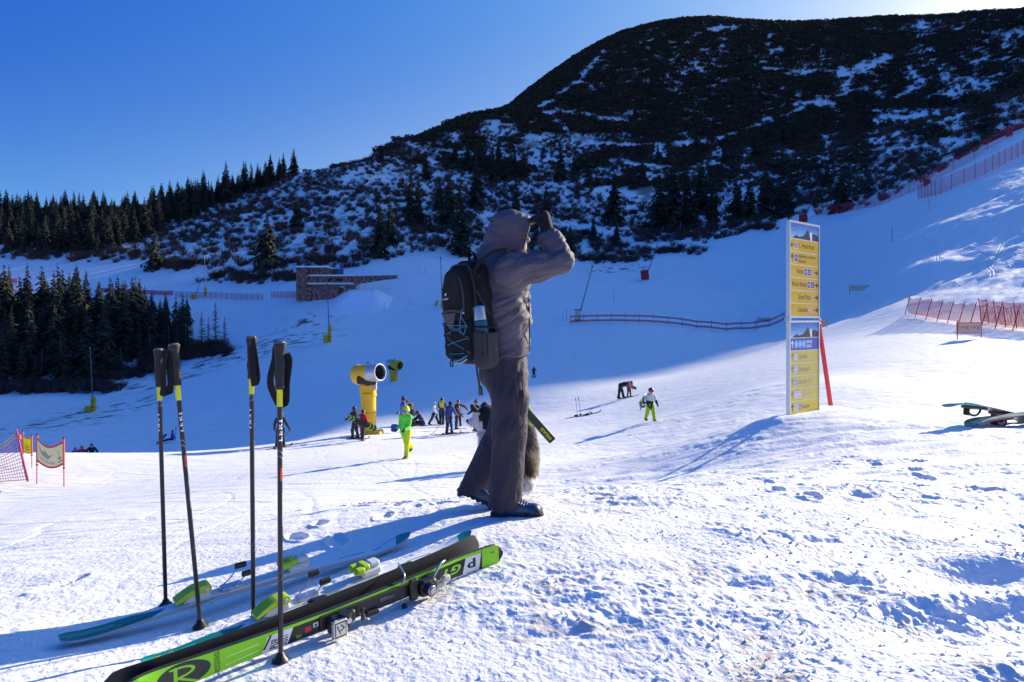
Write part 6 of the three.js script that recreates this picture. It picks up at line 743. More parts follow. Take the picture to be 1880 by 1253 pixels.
  const br = new THREE.Group(); br.name = 'brake'; A.add(br); for (const g of [tube([V(s2 - 0.13, 0.03, 0.03), V(s2 - 0.11, 0.04, 0.06), V(s2 - 0.12, 0.05, 0.085)], 0.004, 12, 6), tube([V(s2 - 0.12, 0.03, -0.03), V(s2 - 0.10, 0.02, -0.056), V(s2 - 0.09, -0.02, -0.075), V(s2 - 0.085, -0.045, -0.085)], 0.004, 14, 6), tube([V(s1 + 0.11, 0.03, 0.02), V(s1 + 0.14, 0.05, 0.05)], 0.004, 8, 6), tube([V(s2 + 0.03, 0.045, -0.02), V(s2 + 0.08, 0.03, -0.055), V(s2 + 0.11, 0.02, -0.058)], 0.0055, 10, 6)]) mesh('brake_arm', g, chrome, br);
  for (const g of [box(0.022, 0.02, 0.06, s2 - 0.125, 0.052, 0.072, 0.008), box(0.06, 0.02, 0.022, s1 + 0.16, 0.04, 0.03, 0.008), box(0.014, 0.012, 0.05, s1 + 0.105, 0.06, 0.012, 0.004)]) mesh('brake_pad' , g, black, br);
  const Bk = thing('ski', 'black based ski of the same pair leaning behind the green one', 'ski', V(0, 0, 0)); // base towards the viewer
  frame(Bk, tipEnd.clone().addScaledVector(N, -0.026).add(V(-0.004, 0.057, 0)), X.clone().add(V(-0.03, 0.022, 0)), N.clone().negate().add(V(0, -0.2, 0)));
  const sk2 = skiShape(L - 0.02, 0.112, 0.072, 0.104, { tip: 0.035, tail: 0.04, camber: -0.004, blunt: 0.965 }); mesh('top_sheet', sk2.top, mat('#fff', 0.32, { map: top }), Bk); mesh('base', sk2.base, baseBlack, Bk); mesh('sidewall', sk2.side, sideBlack, Bk);
  mesh('toe_piece', [box(0.085, 0.05, 0.07, s2 - 0.01, 0.045, 0, 0.02)], black, Bk); mesh('heel_piece', [box(0.085, 0.05, 0.07, s1, 0.045, 0, 0.02)], black, Bk);
}
{ // the two white and turquoise skis lying flat
  const topT = ptex(2048, 128, (c, w, h) => { const g = (x, a) => { c.fillStyle = a; c.fillRect(x, 0, w, h); }; c.fillStyle = '#dfe6e8'; c.fillRect(0, 0, w, h); const f = rng(5);
    c.fillStyle = '#0d7f72'; c.beginPath(); c.moveTo(0, 0); c.lineTo(w * 0.16, 0); c.lineTo(w * 0.24, h * 0.5); c.lineTo(w * 0.2, h); c.lineTo(0, h); c.fill(); c.fillStyle = '#2aa38f'; c.fillRect(0, h * 0.3, w * 0.12, h * 0.3); c.fillStyle = '#b8902c'; for (let i = 0; i < 9; i++) c.fillRect(w * 0.015 * i, h * (0.2 + 0.5 * f()), 24, 14); c.strokeStyle = '#101416'; c.lineWidth = 6; c.beginPath(); c.moveTo(w * 0.13, h * 0.9); c.quadraticCurveTo(w * 0.2, h * 0.8, w * 0.25, h * 0.1); c.stroke();
    c.fillStyle = '#1b8f8a'; c.beginPath(); c.moveTo(w * 0.93, h); c.lineTo(w * 0.96, 0); c.lineTo(w, 0); c.lineTo(w, h); c.fill(); c.strokeStyle = '#0c6f74'; c.beginPath(); c.moveTo(w * 0.9, h * 0.3); c.quadraticCurveTo(w * 0.94, h * 0.1, w * 0.985, h * 0.2); c.stroke(); c.fillStyle = '#3a4a52'; c.fillRect(w * 0.74, h * 0.42, 190, 10); c.fillRect(w * 0.86, h * 0.5, 60, 12); c.fillStyle = '#9fb0b6'; c.fillRect(w * 0.3, h * 0.1, w * 0.35, 6); c.fillRect(w * 0.3, h * 0.86, w * 0.35, 6); });
  const sk = skiShape(1.54, 0.088, 0.066, 0.10, { tip: 0.045, tail: 0.02 }), tm = mat('#fff', 0.3, { map: topT }), sideT = mat(lin(0.30, 0.36, 0.40), 0.4);
  const box = (w, h, d, x, y, z, r = 0.006) => new RoundedBoxGeometry(w, h, d, 3, Math.min(r, w / 2.2, h / 2.2, d / 2.2)).translate(x, y, z);
  function flatSki(label, P, Q) {
    const t = thing('ski', label, 'ski', V(0, 0, 0)); const X = Q.clone().sub(P); frame(t, P.clone().add(V(0, 0.012, 0)), X, V(0.02, 1, 0.12));
    mesh('top_sheet', sk.top, tm, t); mesh('base', sk.base, baseBlack, t); mesh('sidewall', sk.side, sideT, t);
    const h = 0.50, e = 0.91, y = 0.026; mesh('binding_plate', [box(0.52, 0.012, 0.052, 0.71, y, 0)], offWhite, t);
    const hp = mesh('heel_piece', (() => { const s = new THREE.Shape(); s.moveTo(-0.09, 0); s.lineTo(0.05, 0); s.lineTo(0.035, 0.05); s.quadraticCurveTo(0, 0.07, -0.05, 0.045); s.closePath(); return new THREE.ExtrudeGeometry(s, { depth: 0.05, bevelSize: 0.006, bevelThickness: 0.006, bevelSegments: 2 }).translate(0, 0, -0.025); })(), offWhite, t); hp.position.set(h, y + 0.004, 0); hp.scale.set(0.72, 0.64, 0.85);
    mesh('heel_lever', (() => { const s = new THREE.Shape(); s.moveTo(-0.135, 0.012); s.quadraticCurveTo(-0.08, 0.055, -0.02, 0.07); s.lineTo(0.03, 0.075); s.absarc(0.03, 0.05, 0.025, Math.PI / 2, -Math.PI / 2, true); s.lineTo(0.0, 0.03); s.quadraticCurveTo(-0.06, 0.03, -0.135, 0.0); return new THREE.ExtrudeGeometry(s, { depth: 0.058, bevelSize: 0.004, bevelThickness: 0.004, bevelSegments: 2 }).translate(0, 0.008, -0.029); })(), lime, hp);
    mesh('heel_pivot', new THREE.CylinderGeometry(0.011, 0.011, 0.076, 18).rotateX(Math.PI / 2).translate(0.03, 0.058, 0), offWhite, hp);
    const tp = mesh('toe_piece', [box(0.10, 0.032, 0.06, e + 0.02, y + 0.02, 0, 0.012), box(0.06, 0.03, 0.05, e + 0.035, y + 0.05, 0, 0.014)], offWhite, t);
    mesh('toe_wing', [box(0.05, 0.032, 0.03, e - 0.045, y + 0.045, 0.022, 0.012), box(0.05, 0.032, 0.03, e - 0.045, y + 0.045, -0.022, 0.012), box(0.04, 0.03, 0.064, e - 0.012, y + 0.05, 0, 0.012)], lime, tp);
    const br = new THREE.Group(); br.name = 'brake'; t.add(br); for (const g of [tube([V(h + 0.09, y, 0.035), V(h + 0.13, y + 0.02, 0.04), V(h + 0.17, y + 0.06, 0.045)], 0.003, 10, 5), tube([V(h + 0.09, y, -0.035), V(h + 0.13, y + 0.02, -0.04), V(h + 0.17, y + 0.06, -0.045)], 0.003, 10, 5), tube([V(h + 0.08, y - 0.005, 0.04), V(h + 0.02, y - 0.01, 0.045), V(h - 0.05, y - 0.02, 0.05)], 0.003, 10, 5), box(0.09, 0.01, 0.05, h + 0.13, y + 0.012, 0)]) mesh('brake_arm', g, chrome, br);
    for (const g of [box(0.052, 0.026, 0.014, h + 0.185, y + 0.072, 0.045, 0.006), box(0.052, 0.026, 0.014, h + 0.185, y + 0.072, -0.045, 0.006)]) mesh('brake_pad' , g, black, br);
    return t;
  }
  const P1 = at(108, 0, 2.56), Q1 = at(745, 0, 3.55); flatSki('white and turquoise ski lying flat by itself on the snow', P1, Q1);
  const g2 = (x, d) => V(x, ground(x, d), -d), P2 = g2(-1.285, 2.37), Q2 = g2(-1.285 + 1.54 * 0.699, 2.37 + 1.54 * 0.715); flatSki('white and turquoise ski half hidden behind the green and black pair', P2, Q2);
}
// ------------------------------------------------------------------ four ski poles stuck in the snow
{
  const shaftTex = (flip) => ptex(64, 1024, (c, w, h) => { c.fillStyle = '#191722'; c.fillRect(0, 0, w, h); c.save(); if (flip) { c.translate(w, h * 0.36); c.rotate(Math.PI); } c.strokeStyle = '#e8e8ea'; c.lineWidth = 2.5; for (const y of [70, 92]) { c.beginPath(); c.moveTo(4, y + 16); c.lineTo(32, y); c.lineTo(60, y + 16); c.stroke(); } c.save(); c.translate(46, 142); c.rotate(Math.PI / 2); c.fillStyle = '#f2f2f2'; c.font = 'bold 46px sans-serif'; c.fillText('LEKI', 0, 10); c.restore(); c.restore(); c.fillStyle = '#8a8894'; c.fillRect(26, 290, 5, 260); c.fillRect(40, 290, 2, 200); for (const y of [760, 790]) { c.strokeStyle = '#d8d8da'; c.beginPath(); c.moveTo(4, y + 14); c.lineTo(32, y); c.lineTo(60, y + 14); c.stroke(); } if (flip) { c.fillStyle = '#d8431c'; c.fillRect(8, 335, 40, 54); c.save(); c.translate(24, 440); c.rotate(Math.PI / 2); c.fillStyle = '#cfcfd4'; c.font = '20px sans-serif'; c.fillText('SPEED CARBON', 0, 0); c.restore(); } });
  const gripM = mat(lin(0.011, 0.010, 0.011), 0.6), capM = mat(lin(0.10, 0.10, 0.11), 0.35), strapM = mat(lin(0.008, 0.0075, 0.008), 0.92), yellow = mat(lin(0.80, 0.78, 0.01), 0.4);
  function pole(label, ub, db, ut, vt, turn, flip, strapPts) {
    const B = at(ub, 0, db), T = px(ut, vt, db + 0.02), L = T.distanceTo(B), t = thing('ski_pole', label, 'ski pole', B); t.quaternion.setFromUnitVectors(V(0, 1, 0), T.clone().sub(B).normalize()).multiply(new THREE.Quaternion().setFromAxisAngle(V(0, 1, 0), turn));
    const g0 = L - 0.162, sh = new THREE.CylinderGeometry(0.0092, 0.0088, g0 - 0.10, 20, 1, true).translate(0, (g0 + 0.10) / 2, 0), tx = shaftTex(flip); tx.wrapS = THREE.RepeatWrapping; tx.repeat.x = 2;
    const shaft = mesh('shaft', sh, mat('#fff', 0.3, { map: tx }), t); mesh('lower_shaft', new THREE.CylinderGeometry(0.0088, 0.0062, 0.2, 14).translate(0, 0.0, 0), mat(lin(0.02, 0.018, 0.026), 0.35), t);
    mesh('colour_band', new THREE.CylinderGeometry(0.0104, 0.0104, 0.062, 20).translate(0, g0 - 0.035, 0), yellow, shaft);
    const grip = mesh('grip', (() => { const g = lathe([[0.0095, g0 - 0.006], [0.0155, g0 - 0.004], [0.0162, g0 + 0.006], [0.0148, g0 + 0.014], [0.0165, g0 + 0.03], [0.0176, g0 + 0.05], [0.0164, g0 + 0.07], [0.0174, g0 + 0.09], [0.0160, g0 + 0.112], [0.0168, g0 + 0.128], [0.0205, g0 + 0.148], [0.0212, g0 + 0.156], [0.0185, g0 + 0.162], [0.001, g0 + 0.163]], 24); const p = g.attributes.position; for (let i = 0; i < p.count; i++) { const y = p.getY(i) - g0; p.setX(i, p.getX(i) * (p.getX(i) > 0 ? 1.12 : 0.98) + 0.0016 * Math.sin(y * 220) * (y > 0.03 && y < 0.12 ? 1 : 0)); p.setZ(i, p.getZ(i) * 0.92); } g.computeVertexNormals(); return g; })(), gripM, t);
    mesh('grip_cap', lathe([[0.0186, g0 + 0.158], [0.0205, g0 + 0.161], [0.018, g0 + 0.167], [0.001, g0 + 0.168]], 24), capM, grip); mesh('strap_slot', new RoundedBoxGeometry(0.02, 0.008, 0.016, 2, 0.003).translate(0.014, g0 + 0.158, 0), capM, grip);
    const pts = strapPts.map(([x, y, z]) => V(x, g0 + 0.162 + y, z)); mesh('wrist_strap', ribbon(along(pts, 30), 0.0145, 0.003, V(1, 0.25, 0.35)), strapM, t);
    mesh('basket', [lathe([[0.009, 0.035], [0.013, 0.03], [0.016, 0.022], [0.030, 0.008], [0.031, 0.004], [0.012, 0.002]], 20), ...[0, 1, 2, 3, 4, 5].map(i => bx(0.012, 0.005, 0.006, 0.024, 0.008, 0).rotateY(i * Math.PI / 3))], black, t); mesh('tip', bar(V(0, -0.07, 0), V(0, 0.0, 0), 0.003, 0.006), chrome, t);
  }
  const hang = s => [[0.012 * s, 0, 0], [0.026 * s, -0.03, 0.004], [0.038 * s, -0.12, 0.0], [0.030 * s, -0.20, 0.01], [0.010 * s, -0.215, 0.014], [0.004 * s, -0.12, 0.022], [0.008 * s, -0.01, 0.014]];
  pole('ski pole with its strap tangled with its neighbour, standing upright', 304, 3.03, 290, 642, 0.2, false, [[0.01, -0.004, 0], [0.035, -0.03, 0.01], [0.06, -0.06, 0.014], [0.075, -0.09, 0.012], [0.052, -0.15, 0.012], [0.03, -0.205, 0.014], [0.045, -0.19, 0.02], [0.06, -0.12, 0.02], [0.03, -0.03, 0.01]]);
  pole('ski pole leaning towards its neighbour, strap hanging off its left side', 368, 2.76, 318, 633, 0, true, [[-0.012, 0, 0.0], [-0.03, -0.05, 0.016], [-0.045, -0.12, 0.016], [-0.05, -0.17, 0.014], [-0.058, -0.195, 0.012], [-0.03, -0.2, 0.01], [-0.02, -0.12, 0.012], [-0.012, -0.02, 0.01]]);
  pole('upright ski pole with its strap folded flat against the grip', 465, 2.74, 461, 620, 0.1, false, [[0.004, 0, 0.012], [0.014, -0.05, 0.018], [0.022, -0.11, 0.018], [0.026, -0.17, 0.016], [0.018, -0.195, 0.015], [0.012, -0.12, 0.022], [0.006, -0.02, 0.016]]);
  pole('ski pole with orange sticker and strap hanging in a wide loop', 515, 2.41, 513, 629, 0, true, [[-0.012, -0.01, 0], [-0.02, -0.06, -0.008], [-0.034, -0.11, -0.01], [-0.036, -0.15, -0.01], [-0.018, -0.2, -0.012], [0.004, -0.235, -0.014], [0.016, -0.22, -0.014], [0.02, -0.15, -0.014], [0.03, -0.06, -0.01], [0.022, -0.04, -0.006]]);
}
// ------------------------------------------------------------------ signboard
{
  const A = at(1447, 0, 10.3), Bq = at(1502, 0, 10.95), w = Math.hypot(Bq.x - A.x, Bq.z - A.z), t = thing('signboard', 'tall double signboard of yellow direction panels in an aluminium frame', 'sign', A.clone().add(V(0, -0.03, 0)), -Math.atan2(Bq.z - A.z, Bq.x - A.x));
  const alu = mat(lin(0.55, 0.57, 0.60), 0.35, { metalness: 0.75 }), K = 10.3 / F, hU = 180 * K, h0 = 184 * K;
  const arrow = (c, x, y, dir, col, k = 1) => { c.save(); c.translate(x, y); c.rotate({ up: 0, right: Math.PI / 2, left: -Math.PI / 2 }[dir]); c.scale(k, k); c.strokeStyle = col; c.lineWidth = 12; c.beginPath(); c.moveTo(0, 36); c.lineTo(0, -30); c.moveTo(-22, -6); c.lineTo(0, -34); c.lineTo(22, -6); c.stroke(); c.restore(); };
  const icon = (c, x, y, bg, ch, fg = '#fff', round) => { c.fillStyle = bg; if (round) { c.beginPath(); c.ellipse(x, y, 23, 30, 0, 0, 7); c.fill(); c.strokeStyle = '#fff'; c.lineWidth = 3; c.stroke(); } else { c.fillStyle = '#fff'; c.fillRect(x - 30, y - 36, 60, 72); c.fillStyle = bg; c.fillRect(x - 27, y - 33, 54, 66); } c.fillStyle = fg; c.font = 'bold 44px sans-serif'; c.textAlign = 'center'; c.fillText(ch, x, y + 16); c.textAlign = 'left'; };
  const word = (c, s, x, y, px_, col, sx = 0.72, align = 'left', wt = 'bold ') => { c.save(); c.translate(x, y); c.scale(sx, 1); c.fillStyle = col; c.font = wt + px_ + 'px sans-serif'; c.textAlign = align; c.fillText(s, 0, 0); c.restore(); };
  const Y = '#e0b000', D = '#1a1712', P = '#3b2f8c', RD = '#b0182a';
  const peaks = (c, W2, H2) => { const g = c.createLinearGradient(0, 0, 0, H2); g.addColorStop(0, '#2a6ec0'); g.addColorStop(1, '#a9d0ea'); c.fillStyle = g; c.fillRect(0, 0, W2, H2); c.fillStyle = '#2b2f45'; c.beginPath(); c.moveTo(40, H2); c.lineTo(110, H2 - 38); c.lineTo(170, H2 - 22); c.lineTo(240, H2 - 40); c.lineTo(300, H2 - 95); c.lineTo(325, H2 - 118); c.lineTo(350, H2 - 60); c.lineTo(372, H2); c.fill(); c.fillStyle = '#f2f2f4'; c.beginPath(); c.moveTo(372, H2); c.lineTo(356, H2 - 60); c.lineTo(372, H2 - 96); c.lineTo(430, H2 - 60); c.lineTo(512, H2 - 30); c.lineTo(512, H2); c.fill(); c.fillStyle = '#2b2f45'; c.beginPath(); c.moveTo(400, H2); c.lineTo(392, H2 - 70); c.lineTo(440, H2 - 78); c.lineTo(512, H2 - 60); c.lineTo(512, H2); c.fill(); c.strokeStyle = '#1a3f7a'; c.lineWidth = 4; c.beginPath(); c.moveTo(20, 50); c.lineTo(60, 22); c.lineTo(84, 40); c.lineTo(104, 30); c.lineTo(136, 56); c.stroke(); word(c, 'MONTE BONDONE', 28, 78, 15, '#1a3f7a', 0.7); };
  const paper = (bg, f, fade) => canvasTex(512, 128, (c, W2, H2) => { c.fillStyle = bg; c.fillRect(0, 0, W2, H2); f(c, W2, H2); });
  const up = [['header_picture', canvasTex(512, 160, peaks)], ['direction_panel', paper(Y, c => { arrow(c, 48, 64, 'left', D); icon(c, 112, 64, '#e08a2a', ''); c.fillStyle = '#2aa0d8'; c.beginPath(); c.ellipse(112, 64, 20, 26, 0, 0, 7); c.fill(); word(c, 'C. Primi Passi', 152, 86, 66, D, 0.68); })], ['direction_panel', paper(Y, c => { arrow(c, 40, 64, 'up', D); icon(c, 108, 62, P, '⛷'.length ? '7' : ''); word(c, 'Biglietteria notturna', 148, 54, 46, D, 0.68); word(c, 'Montesel', 148, 106, 46, D, 0.68); })], ['direction_panel', paper(Y, c => { word(c, 'Palon', 240, 86, 66, D, 0.68, 'right'); icon(c, 282, 64, P, 'X'); icon(c, 346, 64, P, 'L'); icon(c, 408, 64, RD, 'A', '#fff', 1); arrow(c, 470, 64, 'right', D); })], ['direction_panel', paper(Y, c => { word(c, 'Rocce Rosse', 300, 86, 66, D, 0.68, 'right'); icon(c, 342, 64, P, 'X'); icon(c, 406, 64, P, 'L'); arrow(c, 470, 64, 'right', D); })], ['direction_panel', paper(Y, c => { word(c, 'Gran Pista', 372, 86, 66, D, 0.68, 'right'); icon(c, 408, 64, RD, '3', '#fff', 1); arrow(c, 470, 64, 'right', D); })], ['direction_panel', paper(Y, c => { word(c, 'Canalon', 318, 86, 66, D, 0.68, 'right'); icon(c, 352, 64, RD, '8', '#fff', 1); icon(c, 408, 64, RD, 'C', '#fff', 1); arrow(c, 470, 64, 'right', D); })]];
  const Y2 = '#d9c45c', D2 = '#8d8672'; // sun bleached print
  const lo = [['header_picture', canvasTex(512, 160, peaks)], ['direction_panel', paper('#3a52b0', c => { arrow(c, 44, 64, 'up', '#fff'); for (const x of [112, 180, 248]) { c.fillStyle = '#35a8e8'; c.beginPath(); c.ellipse(x, 64, 28, 40, 0, 0, 7); c.fill(); c.strokeStyle = '#fff'; c.lineWidth = 4; c.stroke(); c.fillStyle = '#fff'; c.fillRect(x - 6, 42, 12, 40); } word(c, 'NORDIC', 290, 58, 44, '#f0f0ff', 0.66); word(c, 'SKIING', 290, 106, 44, '#f0f0ff', 0.66); })], ['direction_panel', paper(Y2, c => { arrow(c, 44, 64, 'up', D2); icon(c, 108, 64, '#b8d4e8', '', '#fff', 1); word(c, 'Cordela', 146, 88, 66, D2, 0.66); })], ['direction_panel', paper(Y2, c => { arrow(c, 44, 64, 'up', D2); icon(c, 108, 64, '#b9b2d6', 'S'); word(c, 'Snowpark', 150, 88, 66, D2, 0.66); })], ['direction_panel', paper(Y2, c => { arrow(c, 44, 64, 'up', D2); icon(c, 108, 64, '#9a90c4', 'L'); word(c, 'Cordela 1 e 2', 146, 88, 66, D2, 0.64); })], ['direction_panel', paper(Y2, c => { arrow(c, 44, 64, 'up', D2); icon(c, 108, 64, '#c3bddc', 'X'); icon(c, 172, 64, '#c3bddc', 'S'); word(c, 'Montesel', 210, 88, 66, '#b5ac8a', 0.66); })], ['direction_panel', paper('#dfc93c', c => { arrow(c, 48, 64, 'up', '#4a4432'); icon(c, 112, 64, '#c3bddc', '→'.length ? '-' : ''); icon(c, 176, 64, '#8d86c0', 'L'); word(c, 'Vaneze', 214, 88, 60, '#3c3626', 0.66); c.strokeStyle = 'rgba(90,80,50,.5)'; c.lineWidth = 3; for (let i = 0; i < 5; i++) { c.beginPath(); c.moveTo(150, 30 + i * 16); c.lineTo(480, 20 + i * 22); c.stroke(); } })]];
  const th = 0.06, f = 0.024;
  const half = (y0, h, list) => {
    const n = list.length, hh = (h - 2 * f) / (n + 0.25); let y = y0 + h - f;
    mesh('frame', [bx(f, h, th, f / 2, y0 + h / 2, 0), bx(f, h, th, w - f / 2, y0 + h / 2, 0), bx(w - 2 * f, f, th, w / 2, y0 + h - f / 2, 0), bx(w - 2 * f, f, th, w / 2, y0 + f / 2, 0)], alu, t); mesh('backing', bx(w - 2 * f, h - 2 * f, 0.03, w / 2, y0 + h / 2, 0), mat(lin(0.6, 0.6, 0.6), 0.6), t);
    list.forEach(([nm, tex], i) => { const ph = i ? hh : hh * 1.25; const p = mesh(nm, new THREE.BoxGeometry(w - 2 * f - 0.006, ph - 0.012, 0.012).translate(w / 2, y - ph / 2, th / 2 - 0.02), [0, 1, 2, 3, 5].length && mat('#fff', 0.5, { map: tex }), t); mesh('strip', bx(w - 2 * f - 0.006, 0.010, 0.018, w / 2, y - ph + 0.001, th / 2 - 0.018), mat(lin(0.7, 0.7, 0.68), 0.5), t); y -= ph; });
  };
  half(0.02, hU - 0.03, lo); half(h0, hU, up);
  mesh('joint', [bx(0.06, 0.05, th + 0.02, 0.0, hU + 0.01, 0), bx(0.06, 0.05, th + 0.02, w, hU + 0.01, 0)], steel, t);
  mesh('post', [bx(0.04, 0.5, 0.04, 0.1, -0.2, 0), bx(0.04, 0.5, 0.04, w - 0.1, -0.2, 0)], alu, t);
  mesh('back_disc', new THREE.CylinderGeometry(0.14, 0.14, 0.02, 24).rotateX(Math.PI / 2).translate(w + 0.0, h0 + 0.16, -0.1), mat(lin(0.7, 0.7, 0.7), 0.5), t);
  const b = at(1530, 0, 12.2), tp = px(1504, 596, 11.6); b.y -= 0.1; const o = mesh('slalom_pole', [bar(V(0, 0, 0), tp.clone().sub(b), 0.04, 0.036, 12), new THREE.SphereGeometry(0.037, 10, 8).translate(...tp.clone().sub(b).toArray())], mat(lin(0.55, 0.012, 0.03), 0.45)); o.position.copy(b); tag(o, 'red slalom pole leaning against the back of the signboard', 'pole');
}
// ------------------------------------------------------------------ gates and net at the left
{
  const orange = mat(lin(0.72, 0.10, 0.02), 0.45), magenta = mat(lin(0.50, 0.02, 0.12), 0.5), pinkP = mat(lin(0.72, 0.12, 0.10), 0.5);
  function gate(label, d, uL, vLt, vLb, uR, vRt, vRb, tex, sagT, sagB, lowFrac, d2 = d) {
    const a = at(uL, 0, d), c = at(uR, 0, d2), t = thing('slalom_gate', label, 'gate', a), hL = (vLb - vLt) / F * d, hR = (vRb - vRt) / F * d2, C = c.clone().sub(a);
    for (const [o, h, lx] of [[V(0, 0, 0), hL, 0.012], [C, hR, -0.01]]) { const low = mesh('lower_pole', bar(o.clone().add(V(0, -0.1, 0)), o.clone().add(V(lx * 0.4, h * 0.42, 0)), 0.016, 0.016, 10), pinkP, t); mesh('upper_pole', bar(o.clone().add(V(lx * 0.4, h * 0.42, 0)), o.clone().add(V(lx, h * 0.97, 0)), 0.026, 0.026, 12), orange, t); mesh('cap', bar(o.clone().add(V(lx, h * 0.965, 0)), o.clone().add(V(lx, h, 0)), 0.028, 0.022, 12), black2, t); mesh('joint', new THREE.SphereGeometry(0.03, 10, 8).translate(o.x + lx * 0.4, o.y + h * 0.38, o.z), black2, low); }
    const n = 16, pos = [], uv = [], idx = []; for (let i = 0; i <= n; i++) { const q = i / n, h = lerp(hL, hR, q), top = h * 0.93 - sagT * Math.sin(q * Math.PI) * (1 - 0.2 * q), bot = h * lowFrac - sagB * Math.sin(q * Math.PI); for (let k = 0; k <= 4; k++) { pos.push(C.x * q, C.y * q + lerp(bot, top, k / 4), C.z * q + 0.05 * Math.sin(q * Math.PI) * (k / 4)); uv.push(q, k / 4); } if (i) for (let k = 0; k < 4; k++) { const A = (i - 1) * 5 + k, B = A + 5; idx.push(A, B, A + 1, B, B + 1, A + 1); } }
    const g = new THREE.BufferGeometry(); g.setAttribute('position', new THREE.Float32BufferAttribute(pos, 3)); g.setAttribute('uv', new THREE.Float32BufferAttribute(uv, 2)); g.setIndex(idx); g.computeVertexNormals(); mesh('banner', g, mat('#fff', 0.75, { map: tex, side: THREE.DoubleSide }), t);
  }
  const black2 = mat(lin(0.012, 0.012, 0.014), 0.5);
  gate('slalom gate with pale yellow sagging banner between orange poles', 19.6, 67, 783, 876, 117, 805, 896, canvasTex(256, 160, (c, w, h) => { c.fillStyle = '#eee0a4'; c.fillRect(0, 0, w, h); c.fillStyle = '#d62b38'; c.fillRect(0, 0, w, 14); c.fillRect(0, h - 14, w, 14); c.fillStyle = '#9b9c84'; c.beginPath(); c.moveTo(20, 40); c.lineTo(60, 60); c.lineTo(90, 44); c.lineTo(120, 70); c.lineTo(160, 62); c.lineTo(110, 100); c.lineTo(50, 84); c.fill(); c.strokeStyle = '#a8a890'; c.lineWidth = 5; c.beginPath(); c.moveTo(190, 40); c.quadraticCurveTo(230, 70, 196, 100); c.stroke(); c.fillStyle = '#8a7f8c'; c.fillRect(206, 96, 26, 16); c.fillRect(200, 122, 44, 8); c.fillStyle = '#b09aa8'; for (let i = 0; i < 7; i++) c.fillRect(40 + i * 20, 104 + i * 2, 13, 18); }), 0.22, 0.16, 0.45, 18.6);
  gate('small slalom gate with bright yellow printed banner', 23.5, 41, 769, 838, 58, 771, 832, canvasTex(160, 192, (c, w, h) => { c.fillStyle = '#f6e400'; c.fillRect(0, 0, w, h); c.fillStyle = '#e0522a'; c.fillRect(0, 0, w, 12); c.fillRect(0, h - 14, w, 14); c.fillStyle = '#5a4a10'; c.font = 'bold 20px sans-serif'; c.textAlign = 'center'; c.fillText('SCI', w / 2, 46); c.fillText('CLUB', w / 2, 74); for (let i = 0; i < 4; i++) c.fillRect(30 + (i % 2) * 10, 92 + i * 20, 100 - (i % 2) * 20, 9); }), 0.12, 0.02, 0.42);
  // net: real cords, so the snow shows through the meshes
  const p0 = at(52, 0, 20.3), p1 = at(-70, 0, 19.6), t = thing('catch_net', 'yellow and magenta catch net strung on a leaning magenta pole', 'net', p0), E = p1.clone().sub(p0), s = 20.3 / F, topA = V(-22 * s, 92 * s, 0), topB = V(E.x, E.y + 58 * s, E.z);
  mesh('post', bar(V(0, -0.1, 0), V(-23 * s, 96 * s, 0), 0.03, 0.028, 10), magenta, t); mesh('clip', bx(0.1, 0.12, 0.06, -18 * s, 82 * s, 0), pinkP, t);
  const N = (q, v) => V(lerp(0, E.x, q), lerp(0, E.y, q) + 0.06, lerp(0, E.z, q)).lerp(topA.clone().lerp(topB, q).add(V(0, -0.25 * Math.sin(q * Math.PI), 0)), v);
  const gm = [], gy = [], rows = 13, cols = 26; for (let r = 0; r <= rows; r++) { const pts = []; for (let i = 0; i <= 10; i++) pts.push(N(i / 10, r / rows)); (r === 0 || r >= rows - 1 ? gy : gm).push(tube(pts, r === 0 || r >= rows - 1 ? 0.013 : 0.008, 20, 4)); } for (let c = 0; c <= cols; c++) gm.push(bar(N(c / cols, 0), N(c / cols, 1), 0.006, 0.006, 4));
  const yellowC = mat(lin(0.6, 0.5, 0.06), 0.7); mesh('net', gm, mat(lin(0.5, 0.08, 0.2), 0.75), t); mesh('border_rope', gy, yellowC, t);
}
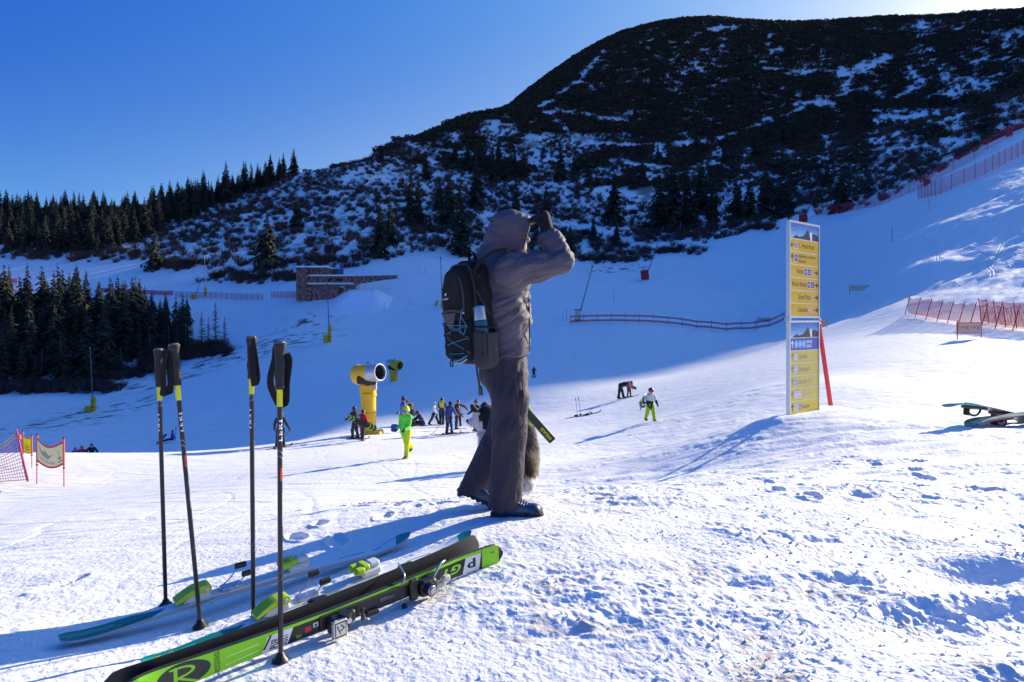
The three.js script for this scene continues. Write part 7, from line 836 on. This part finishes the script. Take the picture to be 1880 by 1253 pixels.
// ------------------------------------------------------------------ snowboards left at the right
{
  const p = cast(1812, 779, 6), d = -p.z; const deck = boardTex((c, w, h) => { c.fillStyle = '#9fb4b4'; c.fillRect(0, 0, w, h); c.fillStyle = '#57bdb0'; c.fillRect(0, 0, w * 0.3, h); c.fillStyle = '#6d6a80'; c.fillRect(w * 0.45, 0, w * 0.25, h); c.fillStyle = '#7a2552'; c.fillRect(w * 0.7, h * 0.2, 30, 60); });
  snowboard('mint and grey snowboard propped on its bindings on the sunlit snow', 1.42, 0.28, deck, V(p.x + 0.10, p.y + 0.17, -d - 0.12), [1.42, -0.16, -0.35], mat(lin(0.06, 0.05, 0.06), 0.6));
  const b2 = snowboard('olive and blue snowboard lying across the other one on the snow', 1.36, 0.28, boardTex((c, w, h) => { c.fillStyle = '#8c917a'; c.fillRect(0, 0, w, h); c.fillStyle = '#2f5f8c'; c.fillRect(w * 0.5, 0, w * 0.5, h); c.fillStyle = '#c9cdb8'; c.fillRect(w * 0.1, h * 0.3, 50, 40); }), V(p.x + 0.30, p.y + 0.13, -d + 0.1), [1.5, 0.1, -0.12], mat(lin(0.3, 0.02, 0.12), 0.5));
}
// ------------------------------------------------------------------ loose crumbs of snow thrown up by boots and skis
{
  const f = rng(400), shapes = [0, 1, 2].map(k => { const g = mergeVertices(new THREE.IcosahedronGeometry(1, 2).deleteAttribute('normal').deleteAttribute('uv')), p = g.attributes.position; for (let i = 0; i < p.count; i++) { const v = V(p.getX(i), p.getY(i), p.getZ(i)), s = 1 + 0.34 * n3(v.x * 1.7 + k * 9, v.y * 1.7, v.z * 1.7) + 0.16 * n3(v.x * 4, v.y * 4 + k, v.z * 4); p.setXYZ(i, v.x * s, v.y * s * 0.8, v.z * s); } g.computeVertexNormals(); return g; });
  const lists = [[], [], []], o = new THREE.Object3D();
  for (let i = 0; i < 14000; i++) { const r = 1.4 + 5 * Math.pow(f(), 1.3), az = (-44 + 88 * f()) * DEG, x = Math.sin(az) * r, d = Math.cos(az) * r, q = roughness(x, d); if (f() > q * (0.30 + 0.9 * sm(-0.1, 0.4, n2(x * 1.9 + 60, d * 1.9)))) continue; const big = Math.pow(f(), 4.5), s = lerp(0.002, 0.008, big) * (0.55 + 0.6 * q); o.position.set(x, ground(x, d) + s * 0.15, -d); o.rotation.set(f() * 6, f() * 6, f() * 6); o.scale.set(s * R(0.8, 1.4, f), s * R(0.6, 1.1, f), s * R(0.8, 1.3, f)); o.updateMatrix(); lists[i % 3].push(o.matrix.clone()); }
  const crumb = mat(lin(0.87, 0.845, 0.80), 0.65, { bumpMap: snowFine, bumpScale: 0.002 });
  lists.forEach((L, k) => { const I = new THREE.InstancedMesh(shapes[k], crumb, L.length); L.forEach((M, i) => I.setMatrixAt(i, M)); I.name = numbered('snow_crumbs'); I.castShadow = I.receiveShadow = true; I.userData = { kind: 'stuff', label: ['small loose crumbs', 'rounded loose lumps', 'broken loose grains'][k] + ' of snow scattered over the trodden slope', category: 'snow' }; scene.add(I); });
  console.log('crumbs', lists.map(l => l.length).join());
}
renderer.render(scene, camera);
